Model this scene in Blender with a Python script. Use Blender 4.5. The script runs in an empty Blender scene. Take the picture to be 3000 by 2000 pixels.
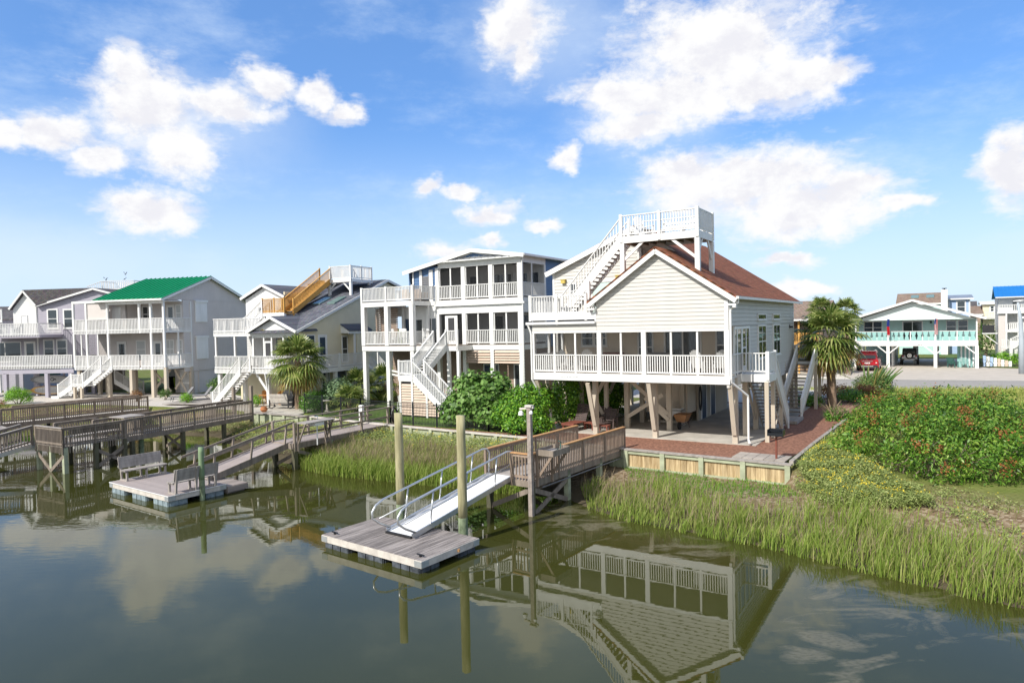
import bpy, math, random
import numpy as np
from mathutils import Vector, Matrix
R = math.radians
random.seed(7)
rng = np.random.default_rng(11)
scene = bpy.context.scene
COL = scene.collection

# ------------------------------------------------------------------ materials
def newmat(name):
    m = bpy.data.materials.new(name); m.use_nodes = True
    nt = m.node_tree
    return m, nt, nt.nodes, nt.links, nt.nodes['Principled BSDF']

def ramp(nodes, stops):
    r = nodes.new('ShaderNodeValToRGB')
    e = r.color_ramp.elements
    while len(e) > len(stops): e.remove(e[-1])
    while len(e) < len(stops): e.new(0.5)
    for el, (p, c) in zip(e, stops):
        el.position = p; el.color = (*c, 1)
    return r

def mat(name, col, rough=.6, var=.12, scale=3., stretch=(1, 1, 1), bump=0., bscale=None, metal=0., spec=.4, col2=None, detail=5, island=0.):
    """procedural surface: base colour varied by stretched noise, optional bump and per-piece tone"""
    m, nt, N, L, b = newmat(name)
    tc = N.new('ShaderNodeTexCoord'); mp = N.new('ShaderNodeMapping')
    mp.inputs['Scale'].default_value = stretch
    L.new(tc.outputs['Object'], mp.inputs['Vector'])
    nz = N.new('ShaderNodeTexNoise'); nz.inputs['Scale'].default_value = scale; nz.inputs['Detail'].default_value = detail
    nz.inputs['Roughness'].default_value = .62
    L.new(mp.outputs['Vector'], nz.inputs['Vector'])
    c1 = tuple(max(0, c * (1 - var)) for c in col)
    c2 = col2 if col2 else tuple(min(1, c * (1 + var)) for c in col)
    r = ramp(N, [(.3, c1), (.7, c2)])
    L.new(nz.outputs['Fac'], r.inputs['Fac'])
    out = r.outputs['Color']
    if island:
        g = N.new('ShaderNodeNewGeometry'); h = N.new('ShaderNodeHueSaturation')
        mr = N.new('ShaderNodeMapRange'); mr.inputs['To Min'].default_value = 1 - island; mr.inputs['To Max'].default_value = 1 + island
        L.new(g.outputs['Random Per Island'], mr.inputs['Value'])
        L.new(mr.outputs['Result'], h.inputs['Value']); L.new(out, h.inputs['Color']); out = h.outputs['Color']
    L.new(out, b.inputs['Base Color'])
    b.inputs['Roughness'].default_value = rough; b.inputs['Metallic'].default_value = metal
    b.inputs['Specular IOR Level'].default_value = spec
    if bump:
        n2 = N.new('ShaderNodeTexNoise'); n2.inputs['Scale'].default_value = bscale or scale * 4; n2.inputs['Detail'].default_value = 4
        L.new(mp.outputs['Vector'], n2.inputs['Vector'])
        bp = N.new('ShaderNodeBump'); bp.inputs['Strength'].default_value = bump; bp.inputs['Distance'].default_value = .02
        L.new(n2.outputs['Fac'], bp.inputs['Height']); L.new(bp.outputs['Normal'], b.inputs['Normal'])
    return m

def leafmat(name, cols, rough=.5, trans=.25, clump=0.):
    """leaves: colour drawn per leaf from a ramp, plus soft large-scale variation, some light let through"""
    m, nt, N, L, b = newmat(name)
    g = N.new('ShaderNodeNewGeometry')
    stops = [((i / (len(cols) - 1)) if len(cols) > 1 else 0, c) for i, c in enumerate(cols)]
    r = ramp(N, stops)
    tc = N.new('ShaderNodeTexCoord'); nz = N.new('ShaderNodeTexNoise'); nz.inputs['Scale'].default_value = 1.6; nz.inputs['Detail'].default_value = 3
    L.new(tc.outputs['Object'], nz.inputs['Vector'])
    mx = N.new('ShaderNodeMath'); mx.operation = 'MULTIPLY_ADD'
    L.new(nz.outputs['Fac'], mx.inputs[0]); mx.inputs[1].default_value = clump
    ml = N.new('ShaderNodeMath'); ml.operation = 'MULTIPLY_ADD'; ml.inputs[1].default_value = 1 - clump * .5; ml.inputs[2].default_value = -clump * .25
    L.new(g.outputs['Random Per Island'], ml.inputs[0]); L.new(ml.outputs[0], mx.inputs[2])
    L.new(mx.outputs[0], r.inputs['Fac'])
    L.new(r.outputs['Color'], b.inputs['Base Color'])
    b.inputs['Roughness'].default_value = rough; b.inputs['Specular IOR Level'].default_value = .35
    if trans:
        t = N.new('ShaderNodeBsdfTranslucent'); mixs = N.new('ShaderNodeMixShader'); mixs.inputs[0].default_value = trans
        out = N['Material Output']
        L.new(r.outputs['Color'], t.inputs['Color'])
        L.new(b.outputs[0], mixs.inputs[1]); L.new(t.outputs[0], mixs.inputs[2]); L.new(mixs.outputs[0], out.inputs['Surface'])
    return m

def shingle(name, c1, c2, axis='xz', sz=1.25):
    m, nt, N, L, b = newmat(name)
    tc = N.new('ShaderNodeTexCoord'); sp = N.new('ShaderNodeSeparateXYZ'); cb = N.new('ShaderNodeCombineXYZ')
    L.new(tc.outputs['Object'], sp.inputs[0])
    L.new(sp.outputs['X' if axis == 'xz' else 'Y'], cb.inputs[0])
    mu = N.new('ShaderNodeMath'); mu.operation = 'MULTIPLY'; mu.inputs[1].default_value = sz
    L.new(sp.outputs['Z'], mu.inputs[0]); L.new(mu.outputs[0], cb.inputs[1])
    bk = N.new('ShaderNodeTexBrick'); bk.inputs['Scale'].default_value = 1.; bk.inputs['Brick Width'].default_value = .33
    bk.inputs['Row Height'].default_value = .16; bk.inputs['Mortar Size'].default_value = .012; bk.inputs['Bias'].default_value = -.1
    bk.inputs['Color1'].default_value = (*c1, 1); bk.inputs['Color2'].default_value = (*c2, 1)
    bk.inputs['Mortar'].default_value = (*[c * .45 for c in c1], 1)
    L.new(cb.outputs[0], bk.inputs['Vector'])
    nz = N.new('ShaderNodeTexNoise'); nz.inputs['Scale'].default_value = 9; nz.inputs['Detail'].default_value = 6
    L.new(tc.outputs['Object'], nz.inputs['Vector'])
    mx = N.new('ShaderNodeMix'); mx.data_type = 'RGBA'; mx.blend_type = 'OVERLAY'; mx.inputs['Factor'].default_value = .5
    L.new(bk.outputs['Color'], mx.inputs['A']); L.new(nz.outputs['Color'], mx.inputs['B'])
    hs = N.new('ShaderNodeHueSaturation'); hs.inputs['Saturation'].default_value = 1.05; L.new(mx.outputs['Result'], hs.inputs['Color'])
    L.new(hs.outputs['Color'], b.inputs['Base Color']); b.inputs['Roughness'].default_value = .85; b.inputs['Specular IOR Level'].default_value = .2
    bp = N.new('ShaderNodeBump'); bp.inputs['Strength'].default_value = .4; bp.inputs['Distance'].default_value = .01
    L.new(nz.outputs['Fac'], bp.inputs['Height']); L.new(bp.outputs['Normal'], b.inputs['Normal'])
    return m

def screenmat(name, op=.42, col=(.02, .022, .025)):
    m, nt, N, L, b = newmat(name)
    t = N.new('ShaderNodeBsdfTransparent'); mx = N.new('ShaderNodeMixShader'); mx.inputs[0].default_value = op
    b.inputs['Base Color'].default_value = (*col, 1); b.inputs['Roughness'].default_value = .55
    L.new(t.outputs[0], mx.inputs[1]); L.new(b.outputs[0], mx.inputs[2]); L.new(mx.outputs[0], N['Material Output'].inputs['Surface'])
    return m

M = {}
M['white'] = mat('white_paint', (.76, .757, .745), .45, .07, 1.6, (1, 1, .3), bump=.08)
M['white_deck'] = mat('white_deck_paint', (.74, .74, .73), .55, .06, 3, bump=.08)
M['cream'] = mat('cream_siding', (.575, .555, .52), .55, .035, 1.4, (1, 1, .4))
M['beige'] = mat('beige_siding', (.60, .52, .43), .6, .05, 1.5)
M['tan_post'] = mat('tan_timber', (.50, .435, .35), .7, .10, 4, (1, 1, .15), bump=.1)
M['yellow'] = mat('yellow_siding', (.74, .66, .47), .6, .04, 1.4)
M['blue'] = mat('blue_siding', (.085, .16, .30), .5, .08, 1.6)
M['lilac'] = mat('grey_lilac_siding', (.39, .37, .43), .6, .04, 1.4)
M['warm_grey'] = mat('warm_grey_panel', (.60, .555, .53), .65, .05, .8)
M['aqua'] = mat('aqua_siding', (.42, .60, .58), .6, .05, 1.4)
M['pale_gable'] = mat('pale_aqua_paint', (.66, .765, .745), .5, .04, 1.5)
M['aqua_panel'] = mat('aqua_boards', (.27, .50, .48), .6, .06, 2)
M['pale_blue'] = mat('pale_blue_siding', (.36, .48, .68), .6, .05, 1.4)
M['brown_siding'] = mat('brown_louvre', (.30, .22, .17), .7, .08, 2)
M['tan_louvre'] = mat('tan_louvre', (.58, .46, .37), .65, .06, 2)
M['shing_brown'] = shingle('red_brown_shingle', (.20, .080, .045), (.30, .125, .075), 'yz')
M['shing_grey'] = shingle('dark_grey_shingle', (.095, .10, .12), (.16, .165, .19), 'xz')
M['shing_dark'] = shingle('charcoal_shingle', (.085, .08, .085), (.14, .13, .135), 'xz')
M['shing_tan'] = shingle('brown_shingle', (.22, .165, .13), (.29, .22, .18), 'xz')
M['green_metal'] = mat('green_metal_roof', (.005, .27, .10), .32, .06, .7, spec=.5)
M['blue_metal'] = mat('blue_metal_roof', (.01, .17, .50), .32, .06, .7, spec=.5)
M['grey_metal'] = mat('grey_metal_roof', (.30, .31, .32), .35, .08, .7, metal=.3)
M['old_wood'] = mat('weathered_timber', (.235, .195, .16), .85, .3, 5, (1, 1, .12), bump=.25, island=.16)
M['old_wood_h'] = mat('weathered_boards', (.30, .255, .225), .85, .3, 6, (1, .1, 1), bump=.25, island=.22)
M['grey_wood'] = mat('silvered_timber', (.32, .29, .265), .85, .28, 5, (1, .2, .3), bump=.2, island=.14)
M['pier_rail'] = mat('brown_grey_timber', (.285, .215, .165), .85, .25, 5, (1, 1, .12), bump=.25, island=.16)
M['cedar'] = mat('cedar_cap', (.47, .26, .115), .75, .2, 4, (1, .15, 1), bump=.1, island=.1)
M['porch_beige'] = mat('porch_siding', (.72, .62, .50), .6, .05, 1.5)
M['orange_wood'] = mat('new_treated_timber', (.53, .29, .075), .65, .15, 3, bump=.1, island=.08)
M['pile'] = mat('treated_pile', (.27, .25, .13), .85, .3, 7, (1, 1, .12), bump=.6, bscale=12, col2=(.46, .42, .25))
M['pile_dark'] = mat('wet_pile', (.10, .095, .06), .6, .35, 4, (1, 1, .3), bump=.3)
M['comp_deck'] = mat('composite_deck', (.34, .29, .27), .7, .06, 4, (1, .3, 1), island=.07)
M['dock_fascia'] = mat('bleached_fascia', (.55, .51, .46), .8, .2, 3, bump=.15)
M['float'] = mat('black_float', (.075, .085, .10), .5, .6, 5, bump=.1)
M['float_blue'] = mat('slate_float', (.24, .30, .33), .5, .35, 6)
M['galv'] = mat('galvanised_plate', (.55, .57, .58), .4, .12, 8, metal=.6)
M['alu'] = mat('aluminium', (.62, .63, .64), .34, .06, 4, metal=.75)
M['alu_deck'] = mat('aluminium_deck', (.74, .74, .74), .5, .05, 4)
M['pale_aqua'] = mat('pale_aqua_glass', (.55, .68, .64), .2, .05, 2)
M['conc'] = mat('concrete', (.46, .43, .38), .85, .22, 1.1, bump=.1, detail=8)
M['paver'] = mat('stone_paver', (.36, .32, .28), .9, .15, 3, bump=.15, island=.12)
M['bulk_frame'] = mat('green_grey_timber', (.36, .39, .27), .8, .22, 3, (.5, .5, 1), bump=.2, island=.08)
M['bulk_panel'] = mat('honey_sheet_piling', (.36, .235, .105), .75, .4, 2.2, (5, 5, .5), bump=.15, island=.14, col2=(.60, .47, .28))
M['black_metal'] = mat('black_metal', (.012, .014, .018), .4, .2, 4)
M['black_plastic'] = mat('black_plastic', (.02, .02, .022), .45, .2, 4)
M['rubber'] = mat('tyre_rubber', (.018, .018, .018), .8, .2, 6)
M['red_wood'] = mat('stained_red_timber', (.20, .065, .045), .65, .2, 5, island=.1)
M['brown_wood'] = mat('dark_stained_timber', (.085, .06, .055), .65, .2, 5, island=.1)
M['plastic_white'] = mat('white_resin', (.78, .78, .77), .45, .03, 3)
M['screen'] = screenmat('insect_screen', .13)
M['screen_dark'] = screenmat('dense_screen', .17)
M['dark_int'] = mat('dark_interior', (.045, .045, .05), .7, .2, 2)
M['trunk'] = mat('palm_bark', (.25, .175, .12), .95, .3, 6, (1, 1, 2.5), bump=.6)
M['bark'] = mat('grey_bark', (.21, .165, .125), .9, .25, 6, bump=.3)
M['terracotta'] = mat('terracotta', (.48, .19, .08), .8, .1, 4)
M['wicker'] = mat('wicker', (.46, .20, .055), .7, .2, 20, bump=.4, bscale=60)
M['red_paint'] = mat('red_car_paint', (.42, .008, .018), .22, .03, 2, spec=.6)
M['silver_paint'] = mat('silver_car_paint', (.50, .51, .53), .3, .03, 2, metal=.35)
M['car_trim'] = mat('car_trim', (.03, .03, .033), .5, .1, 4)
M['chrome'] = mat('chrome', (.75, .75, .76), .15, .02, 4, metal=.9)
M['red_lamp'] = mat('red_lens', (.42, .012, .01), .2, .05, 4)
M['lamp_post'] = mat('galvanised_lamp_post', (.40, .45, .50), .5, .08, 2)
M['grey_pvc'] = mat('grey_textilene', (.19, .19, .20), .7, .1, 5)
M['teal_cloth'] = mat('teal_canvas', (.035, .12, .10), .8, .1, 4)
M['orange_plastic'] = mat('faded_orange_plastic', (.44, .22, .10), .6, .1, 4)
M['lime_plastic'] = mat('lime_plastic', (.24, .34, .02), .5, .08, 4)
M['blue_door'] = mat('navy_door', (.022, .05, .10), .4, .08, 3)
M['yellow_light'] = mat('yellowed_fixture', (.55, .42, .10), .5, .1, 4)
M['fl_red'] = mat('flag_red', (.55, .02, .03), .8, .05, 4)
M['fl_blue'] = mat('flag_blue', (.03, .06, .30), .8, .05, 4)
M['fl_white'] = mat('flag_white', (.78, .78, .78), .8, .04, 4)
M['bird'] = mat('dark_feathers', (.03, .028, .028), .7, .3, 20)
M['skylight'] = mat('skylight_glass', (.16, .24, .23), .12, .1, 1, spec=.7)
M['sup_board'] = mat('paddleboard_deck', (.36, .36, .36), .6, .2, 9)
M['sup_edge'] = mat('paddleboard_wood', (.46, .27, .08), .6, .1, 4)
def glassmat():
    m, nt, N, L, b = newmat('window_glass')
    b.inputs['Base Color'].default_value = (.035, .045, .05, 1); b.inputs['Roughness'].default_value = .04; b.inputs['Specular IOR Level'].default_value = .9
    return m
M['glass'] = glassmat()
M['blind'] = mat('pale_blind', (.45, .47, .47), .35, .06, 1, (1, 1, 9), spec=.6)

# ------------------------------------------------------------------ mesh building
class MB:
    def __init__(s): s.v = []; s.f = []
    def poly(s, pts):
        n = len(s.v); s.v += [tuple(p) for p in pts]; s.f.append(tuple(range(n, n + len(pts)))); return s
    def hexa(s, p):
        n = len(s.v); s.v += [tuple(q) for q in p]
        for f in ((0, 3, 2, 1), (4, 5, 6, 7), (0, 1, 5, 4), (1, 2, 6, 5), (2, 3, 7, 6), (3, 0, 4, 7)): s.f.append(tuple(n + i for i in f))
        return s
    def box(s, x0, x1, y0, y1, z0, z1):
        return s.hexa([(x0, y0, z0), (x1, y0, z0), (x1, y1, z0), (x0, y1, z0), (x0, y0, z1), (x1, y0, z1), (x1, y1, z1), (x0, y1, z1)])
    def wbox(s, W, a0, a1, d0, d1, z0, z1):
        return s.hexa([W(a0, d0, z0), W(a1, d0, z0), W(a1, d1, z0), W(a0, d1, z0), W(a0, d0, z1), W(a1, d0, z1), W(a1, d1, z1), W(a0, d1, z1)])
    def beam(s, p, q, w, h, up=(0, 0, 1)):
        """bar from p to q, w across and h in the up direction, centred on the line"""
        p = Vector(p); q = Vector(q); d = (q - p).normalized(); up = Vector(up)
        x = d.cross(up)
        if x.length < 1e-4: x = d.cross(Vector((1, 0, 0)))
        x.normalize(); z = x.cross(d).normalized(); x *= w / 2; z *= h / 2
        return s.hexa([p - x - z, p + x - z, q + x - z, q - x - z, p - x + z, p + x + z, q + x + z, q - x + z])
    def prism(s, pts, vec):
        n = len(s.v); k = len(pts); vec = Vector(vec)
        s.v += [tuple(p) for p in pts] + [tuple(Vector(p) + vec) for p in pts]
        s.f.append(tuple(range(n, n + k))); s.f.append(tuple(range(n + 2 * k - 1, n + k - 1, -1)))
        for i in range(k): j = (i + 1) % k; s.f.append((n + j, n + i, n + k + i, n + k + j))
        return s
    def ring(s, c, ax, r, n, rx=None):
        c = Vector(c); ax = Vector(ax).normalized(); a = ax.cross(Vector((0, 0, 1)))
        if a.length < 1e-3: a = Vector((1, 0, 0))
        a.normalize(); b = ax.cross(a).normalized(); i0 = len(s.v)
        for i in range(n):
            t = 2 * math.pi * i / n; s.v.append(tuple(c + a * (r * math.cos(t)) + b * ((rx or r) * math.sin(t))))
        return i0
    def tube(s, pts, r, n=8, caps=True):
        pts = [Vector(p) for p in pts]; rs = r if isinstance(r, (list, tuple)) else [r] * len(pts); st = []
        a = None
        for i, p in enumerate(pts):
            d = (pts[min(i + 1, len(pts) - 1)] - pts[max(i - 1, 0)]).normalized()
            if a is None:
                a = d.cross(Vector((0, 0, 1)))
                if a.length < 1e-3: a = Vector((1, 0, 0))
            a = (a - d * a.dot(d)).normalized(); b = d.cross(a); i0 = len(s.v); st.append(i0)
            for k in range(n):
                t = 2 * math.pi * k / n; s.v.append(tuple(p + a * (rs[i] * math.cos(t)) + b * (rs[i] * math.sin(t))))
        for i0, i1 in zip(st, st[1:]):
            for k in range(n): j = (k + 1) % n; s.f.append((i0 + k, i0 + j, i1 + j, i1 + k))
        if caps: s.f.append(tuple(range(st[0] + n - 1, st[0] - 1, -1))); s.f.append(tuple(range(st[-1], st[-1] + n)))
        return s
    def lathe(s, prof, c=(0, 0, 0), n=16):
        st = []
        for r, z in prof:
            st.append(len(s.v))
            for k in range(n): t = 2 * math.pi * k / n; s.v.append((c[0] + r * math.cos(t), c[1] + r * math.sin(t), c[2] + z))
        for i0, i1 in zip(st, st[1:]):
            for k in range(n): j = (k + 1) % n; s.f.append((i0 + k, i0 + j, i1 + j, i1 + k))
        s.f.append(tuple(range(st[0] + n - 1, st[0] - 1, -1))); s.f.append(tuple(range(st[-1], st[-1] + n)))
        return s
    def loft(s, secs, close=True):
        """secs: list of equal-length rings of points"""
        st = []
        for r in secs: st.append(len(s.v)); s.v += [tuple(p) for p in r]
        n = len(secs[0])
        for i0, i1 in zip(st, st[1:]):
            for k in range(n): j = (k + 1) % n; s.f.append((i0 + k, i0 + j, i1 + j, i1 + k))
        if close: s.f.append(tuple(range(st[0] + n - 1, st[0] - 1, -1))); s.f.append(tuple(range(st[-1], st[-1] + n)))
        return s
    def build(s, name, m, parent=None, smooth=False, bevel=0.):
        me = bpy.data.meshes.new(name); me.from_pydata(s.v, [], s.f); me.update()
        me.materials.append(M[m] if isinstance(m, str) else m)
        if smooth: me.polygons.foreach_set('use_smooth', [True] * len(me.polygons))
        o = bpy.data.objects.new(name, me); COL.objects.link(o)
        if parent is not None: o.parent = parent
        if bevel:
            b = o.modifiers.new('bevel', 'BEVEL'); b.width = bevel; b.segments = 2; b.limit_method = 'ANGLE'
        return o

def arrmesh(name, V, F4, m, parent=None, smooth=False):
    """fast mesh of quads (or triangles) from numpy arrays"""
    me = bpy.data.meshes.new(name); nv = len(V); k = F4.shape[1]; nf = len(F4)
    me.vertices.add(nv); me.vertices.foreach_set('co', np.ascontiguousarray(V, dtype=np.float32).ravel())
    me.loops.add(nf * k); me.loops.foreach_set('vertex_index', np.ascontiguousarray(F4, dtype=np.int32).ravel())
    me.polygons.add(nf); me.polygons.foreach_set('loop_start', np.arange(0, nf * k, k, dtype=np.int32))
    me.update(calc_edges=True); me.validate()
    me.materials.append(M[m] if isinstance(m, str) else m)
    if smooth: me.polygons.foreach_set('use_smooth', [True] * nf)
    o = bpy.data.objects.new(name, me); COL.objects.link(o)
    if parent is not None: o.parent = parent
    return o

def thing(name, label, cat, loc=(0, 0, 0), rot=0., group=None):
    o = bpy.data.objects.new(name, None); COL.objects.link(o); o.empty_display_size = .3
    o.location = loc; o.rotation_euler = (0, 0, R(rot)); o['label'] = label; o['category'] = cat
    if group: o['group'] = group
    return o
def tag(o, label, cat, group=None):
    o['label'] = label; o['category'] = cat
    if group: o['group'] = group
    return o
def struct(o): o['kind'] = 'structure'; return o
def stuff(o, label=None, cat=None):
    o['kind'] = 'stuff'
    if label: o['label'] = label; o['category'] = cat
    return o
def kids(o): return [c for c in COL.objects if c.parent == o]
CH = {}
def copy_thing(o, loc, rot, label, group=None):
    c = o.copy(); COL.objects.link(c); c.location = loc; c.rotation_euler = (0, 0, R(rot)); c['label'] = label
    if group: c['group'] = group
    for k in kids(o):
        kc = k.copy(); COL.objects.link(kc); kc.parent = c
        for g in kids(k): gc = g.copy(); COL.objects.link(gc); gc.parent = kc
    return c

# wall frames: a = along the wall, d = outwards, z = up
def WF(v0): return lambda a, d, z: (a, v0 - d, z)       # faces the water (-v)
def WR(u0): return lambda a, d, z: (u0 + d, a, z)       # faces right (+u)
def WL(u0): return lambda a, d, z: (u0 - d, a, z)       # faces left (-u)

def clipz(poly, z0, z1):
    def half(P, zc, keep):
        o = []
        for i in range(len(P)):
            a = P[i]; b = P[(i + 1) % len(P)]; ia = keep(a[1], zc); ib = keep(b[1], zc)
            if ia: o.append(a)
            if ia != ib: t = (zc - a[1]) / (b[1] - a[1]); o.append((a[0] + t * (b[0] - a[0]), zc))
        return o
    P = half(poly, z0, lambda z, c: z >= c - 1e-9)
    return half(P, z1, lambda z, c: z <= c + 1e-9) if P else P

def lap(mb, W, poly, expo=.17, lip=.022, d0=0., gv=0.):
    """horizontal lap boards on a convex wall outline (a,z), each board tilted out at its lower edge"""
    zmin = min(p[1] for p in poly); zmax = max(p[1] for p in poly); z = zmin
    while z < zmax - 1e-4:
        z1 = min(z + expo, zmax); zb = z + gv; P = clipz(poly, zb, z1)
        if len(P) >= 3:
            mb.poly([W(a, d0 + lip * (1 - (zz - z) / expo) + .003, zz) for a, zz in P])
            xs = [a for a, zz in P if abs(zz - zb) < 1e-6]
            if len(xs) >= 2: mb.poly([W(min(xs), .003, zb), W(max(xs), .003, zb), W(max(xs), d0 + lip + .003, zb), W(min(xs), d0 + lip + .003, zb)])
        z = z1
    return mb

def solid(mb, W, poly, th=.12):
    """backing slab of a wall outline, outer face at d=0"""
    p = [W(a, 0, z) for a, z in poly]; q = [W(a, -th, z) for a, z in poly]
    n = len(mb.v); k = len(p); mb.v += p + q
    mb.f.append(tuple(range(n, n + k))); mb.f.append(tuple(range(n + 2 * k - 1, n + k - 1, -1)))
    for i in range(k): j = (i + 1) % k; mb.f.append((n + j, n + i, n + k + i, n + k + j))
    return mb

def rect(a0, a1, z0, z1): return [(a0, z0), (a1, z0), (a1, z1), (a0, z1)]

def wall(par, W, polys, m, expo=.17, lip=.022, name='wall', d0=0., gv=0.):
    mb = MB()
    for p in polys: solid(mb, W, p); 
    if expo:
        for p in polys: lap(mb, W, p, expo, lip, d0, gv)
    return mb.build(name, m, par)

def window(par, W, a0, a1, z0, z1, mid=True, vert=False, casing=.09, proud=.05, glass='glass', name='window', fm='white'):
    f = MB(); c = casing
    f.wbox(W, a0, a0 + c, .004, proud, z0, z1).wbox(W, a1 - c, a1, .004, proud, z0, z1)
    f.wbox(W, a0 + c, a1 - c, .004, proud, z1 - c, z1).wbox(W, a0 - .03, a1 + .03, .004, proud + .04, z0 - .05, z0).wbox(W, a0 + c, a1 - c, .004, proud, z0, z0 + c * .8)
    if mid: zm = (z0 + z1) / 2; f.wbox(W, a0 + c, a1 - c, .01, proud - .008, zm - .028, zm + .028)
    if vert: am = (a0 + a1) / 2; f.wbox(W, am - .025, am + .025, .012, proud - .012, z0 + c * .8, z1 - c)
    o = f.build(name, fm, par)
    g = MB(); g.wbox(W, a0 + c * .5, a1 - c * .5, .006, proud - .02, z0 + .02, z1 - c * .5); g.build('pane', glass, o)
    return o

def door(par, W, a0, a1, z0, z1, m='white', glass=True, knob=True):
    f = MB(); c = .09
    f.wbox(W, a0, a0 + c, .004, .06, z0, z1).wbox(W, a1 - c, a1, .004, .06, z0, z1).wbox(W, a0 + c, a1 - c, .004, .06, z1 - c, z1)
    o = f.build('door', 'white', par)
    p = MB(); p.wbox(W, a0 + c, a1 - c, .006, .035, z0, z1 - c); p.build('door_leaf', m, o)
    if glass:
        g = MB(); g.wbox(W, a0 + c + .11, a1 - c - .11, .03, .042, z0 + .25, z1 - c - .13); g.build('pane', 'glass', o)
    if knob: k = MB(); k.wbox(W, a1 - c - .08, a1 - c - .03, .03, .09, z0 + .95, z0 + 1.0); k.build('handle', 'galv', o)
    return o

def rail(mb, p, q, h=1.0, sp=.135, bw=.042, gap=.09, cap=(.10, .045), low=None, posts=(), pw=.1, bottom=True, capdrop=0.):
    """guard rail from p to q (points at floor level); slopes when p and q differ in height"""
    p = Vector(p); q = Vector(q); L = ((q - p).xy).length; Z = Vector((0, 0, 1))
    mb.beam(p + Z * (h - cap[1] / 2), q + Z * (h - cap[1] / 2), cap[0], cap[1])
    if bottom: mb.beam(p + Z * (gap + .03), q + Z * (gap + .03), .045, .07)
    n = max(1, int(round(L / sp))); z0 = (gap + .06) if low is None else low
    for i in range(n):
        c = p.lerp(q, (i + .5) / n); mb.beam(c + Z * z0, c + Z * (h - cap[1]), bw, bw * .8, up=(q - p).normalized() if abs((q - p).normalized().z) < .9 else (1, 0, 0))
    for t in posts:
        c = p.lerp(q, t); mb.box(c.x - pw / 2, c.x + pw / 2, c.y - pw / 2, c.y + pw / 2, c.z - (.28 if low is None else -low), c.z + h + .06)
    return mb

def railing(par, p, q, m='white', name='railing', **k):
    mb = MB(); rail(mb, p, q, **k); return mb.build(name, m, par)

def post(par, x, y, z0, z1, w=.2, m='white', name='post', bottom_m=None):
    mb = MB(); mb.box(x - w / 2, x + w / 2, y - w / 2, y + w / 2, z0, z1); return mb.build(name, m, par)

def stair(par, top, bot, wv, n=None, m='white', tm=None, risers=False, h=.95, rails=True, sp=.15, openback=True, rl=(1, 1), rm=None, sh=.38):
    """straight flight from top to bottom (centres of the landings' edges); wv = full width vector"""
    top = Vector(top); bot = Vector(bot); wv = Vector(wv); H = top.z - bot.z; n = n or max(3, int(round(H / .19))); run = Vector((bot.x - top.x, bot.y - top.y, 0)); st = run / n; d = run.normalized(); W = wv.length
    t = MB()
    for i in range(1, n):
        z = top.z - H * i / n; c = top + st * (i - .5); c.z = z - .02
        t.beam(c - st * .56, c + st * .56, W - .04, .04)
        if risers: k = c - st * .5; t.beam(Vector((k.x, k.y, z + H / n - .05)), Vector((k.x, k.y, z - .04)), W - .06, .02, up=d)
    o = t.build('stair_treads', tm or m, par)
    s = MB()
    for sgn in (-.5, .5):
        a = top + wv * sgn; b = bot + wv * sgn
        s.beam(a + Vector((0, 0, -.15)), b + Vector((0, 0, .03)), .05, sh)
    s.build('stringer', m, par)
    if rails:
        for sgn, on in ((-.5, rl[0]), (.5, rl[1])):
            if on: railing(par, top + wv * sgn * 1.03, bot + wv * sgn * 1.03 + Vector((0, 0, .05)), rm or m, 'stair_railing', h=h, sp=sp, posts=(0, 1), gap=.06)
    return o

def roofslab(par, pts, m, th=.09, name='roof'):
    mb = MB(); mb.prism(pts, (0, 0, -th)); return mb.build(name, m, par)

def seams(mb, p00, p10, p11, p01, step=.4, h=.09):
    """standing seams on a roof plane: p00-p10 eave, p01-p11 ridge"""
    p00, p10, p11, p01 = map(Vector, (p00, p10, p11, p01)); n = int((p10 - p00).length / step)
    for i in range(n + 1):
        t = i / n; a = p00.lerp(p10, t); b = p01.lerp(p11, t); mb.beam(a + Vector((0, 0, h / 2)), b + Vector((0, 0, h / 2)), .06, h)
    return mb
# ================================================================== MAIN HOUSE (x along the front, y away from the water)
GZ = 1.3
H = thing('beach_house', 'cream beach house on tan stilts with red-brown roof, screened porch and rooftop deck', 'house', (9.65, 30.38, 0), -32)
XL, XR, YB, PV = -10.09, 0.0, 15.9, 3.3
front, sideR, sideL, inner = WF(0), WR(0), WL(XL), WF(PV)
# --- walls
wall(H, front, [[(-6.42, 6.63), (0, 6.63), (0, 8.12), (-3.25, 10.28), (-6.42, 8.06)], rect(XL, -6.43, 6.63, 6.93)], 'cream', .185, .022, d0=.02, gv=.012)
wall(H, sideR, [rect(.02, YB, 6.70, 8.2), rect(3.75, YB, 3.62, 6.699), rect(.02, 3.749, 3.95, 4.42)], 'cream', .19, .02, d0=.03, gv=.022)
wall(H, WF(YB + .12), [rect(XL - .4, 0, 3.62, 8)], 'cream', 0)
wall(H, WL(XL - .4), [rect(PV, YB, 3.62, 9.8)], 'cream', .19)
wall(H, inner, [rect(XL, -.13, 4.42, 6.69)], 'porch_beige', .17, .012, 'porch_wall')
ul = [(-10.55, 7.42), (-1.0, 7.42), (-1.0, 8.8), (-5.63, 11.85), (-10.55, 9.85)]
wall(H, WF(PV + .02), [ul], 'cream', .185, .022, d0=.02, gv=.012)
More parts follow.
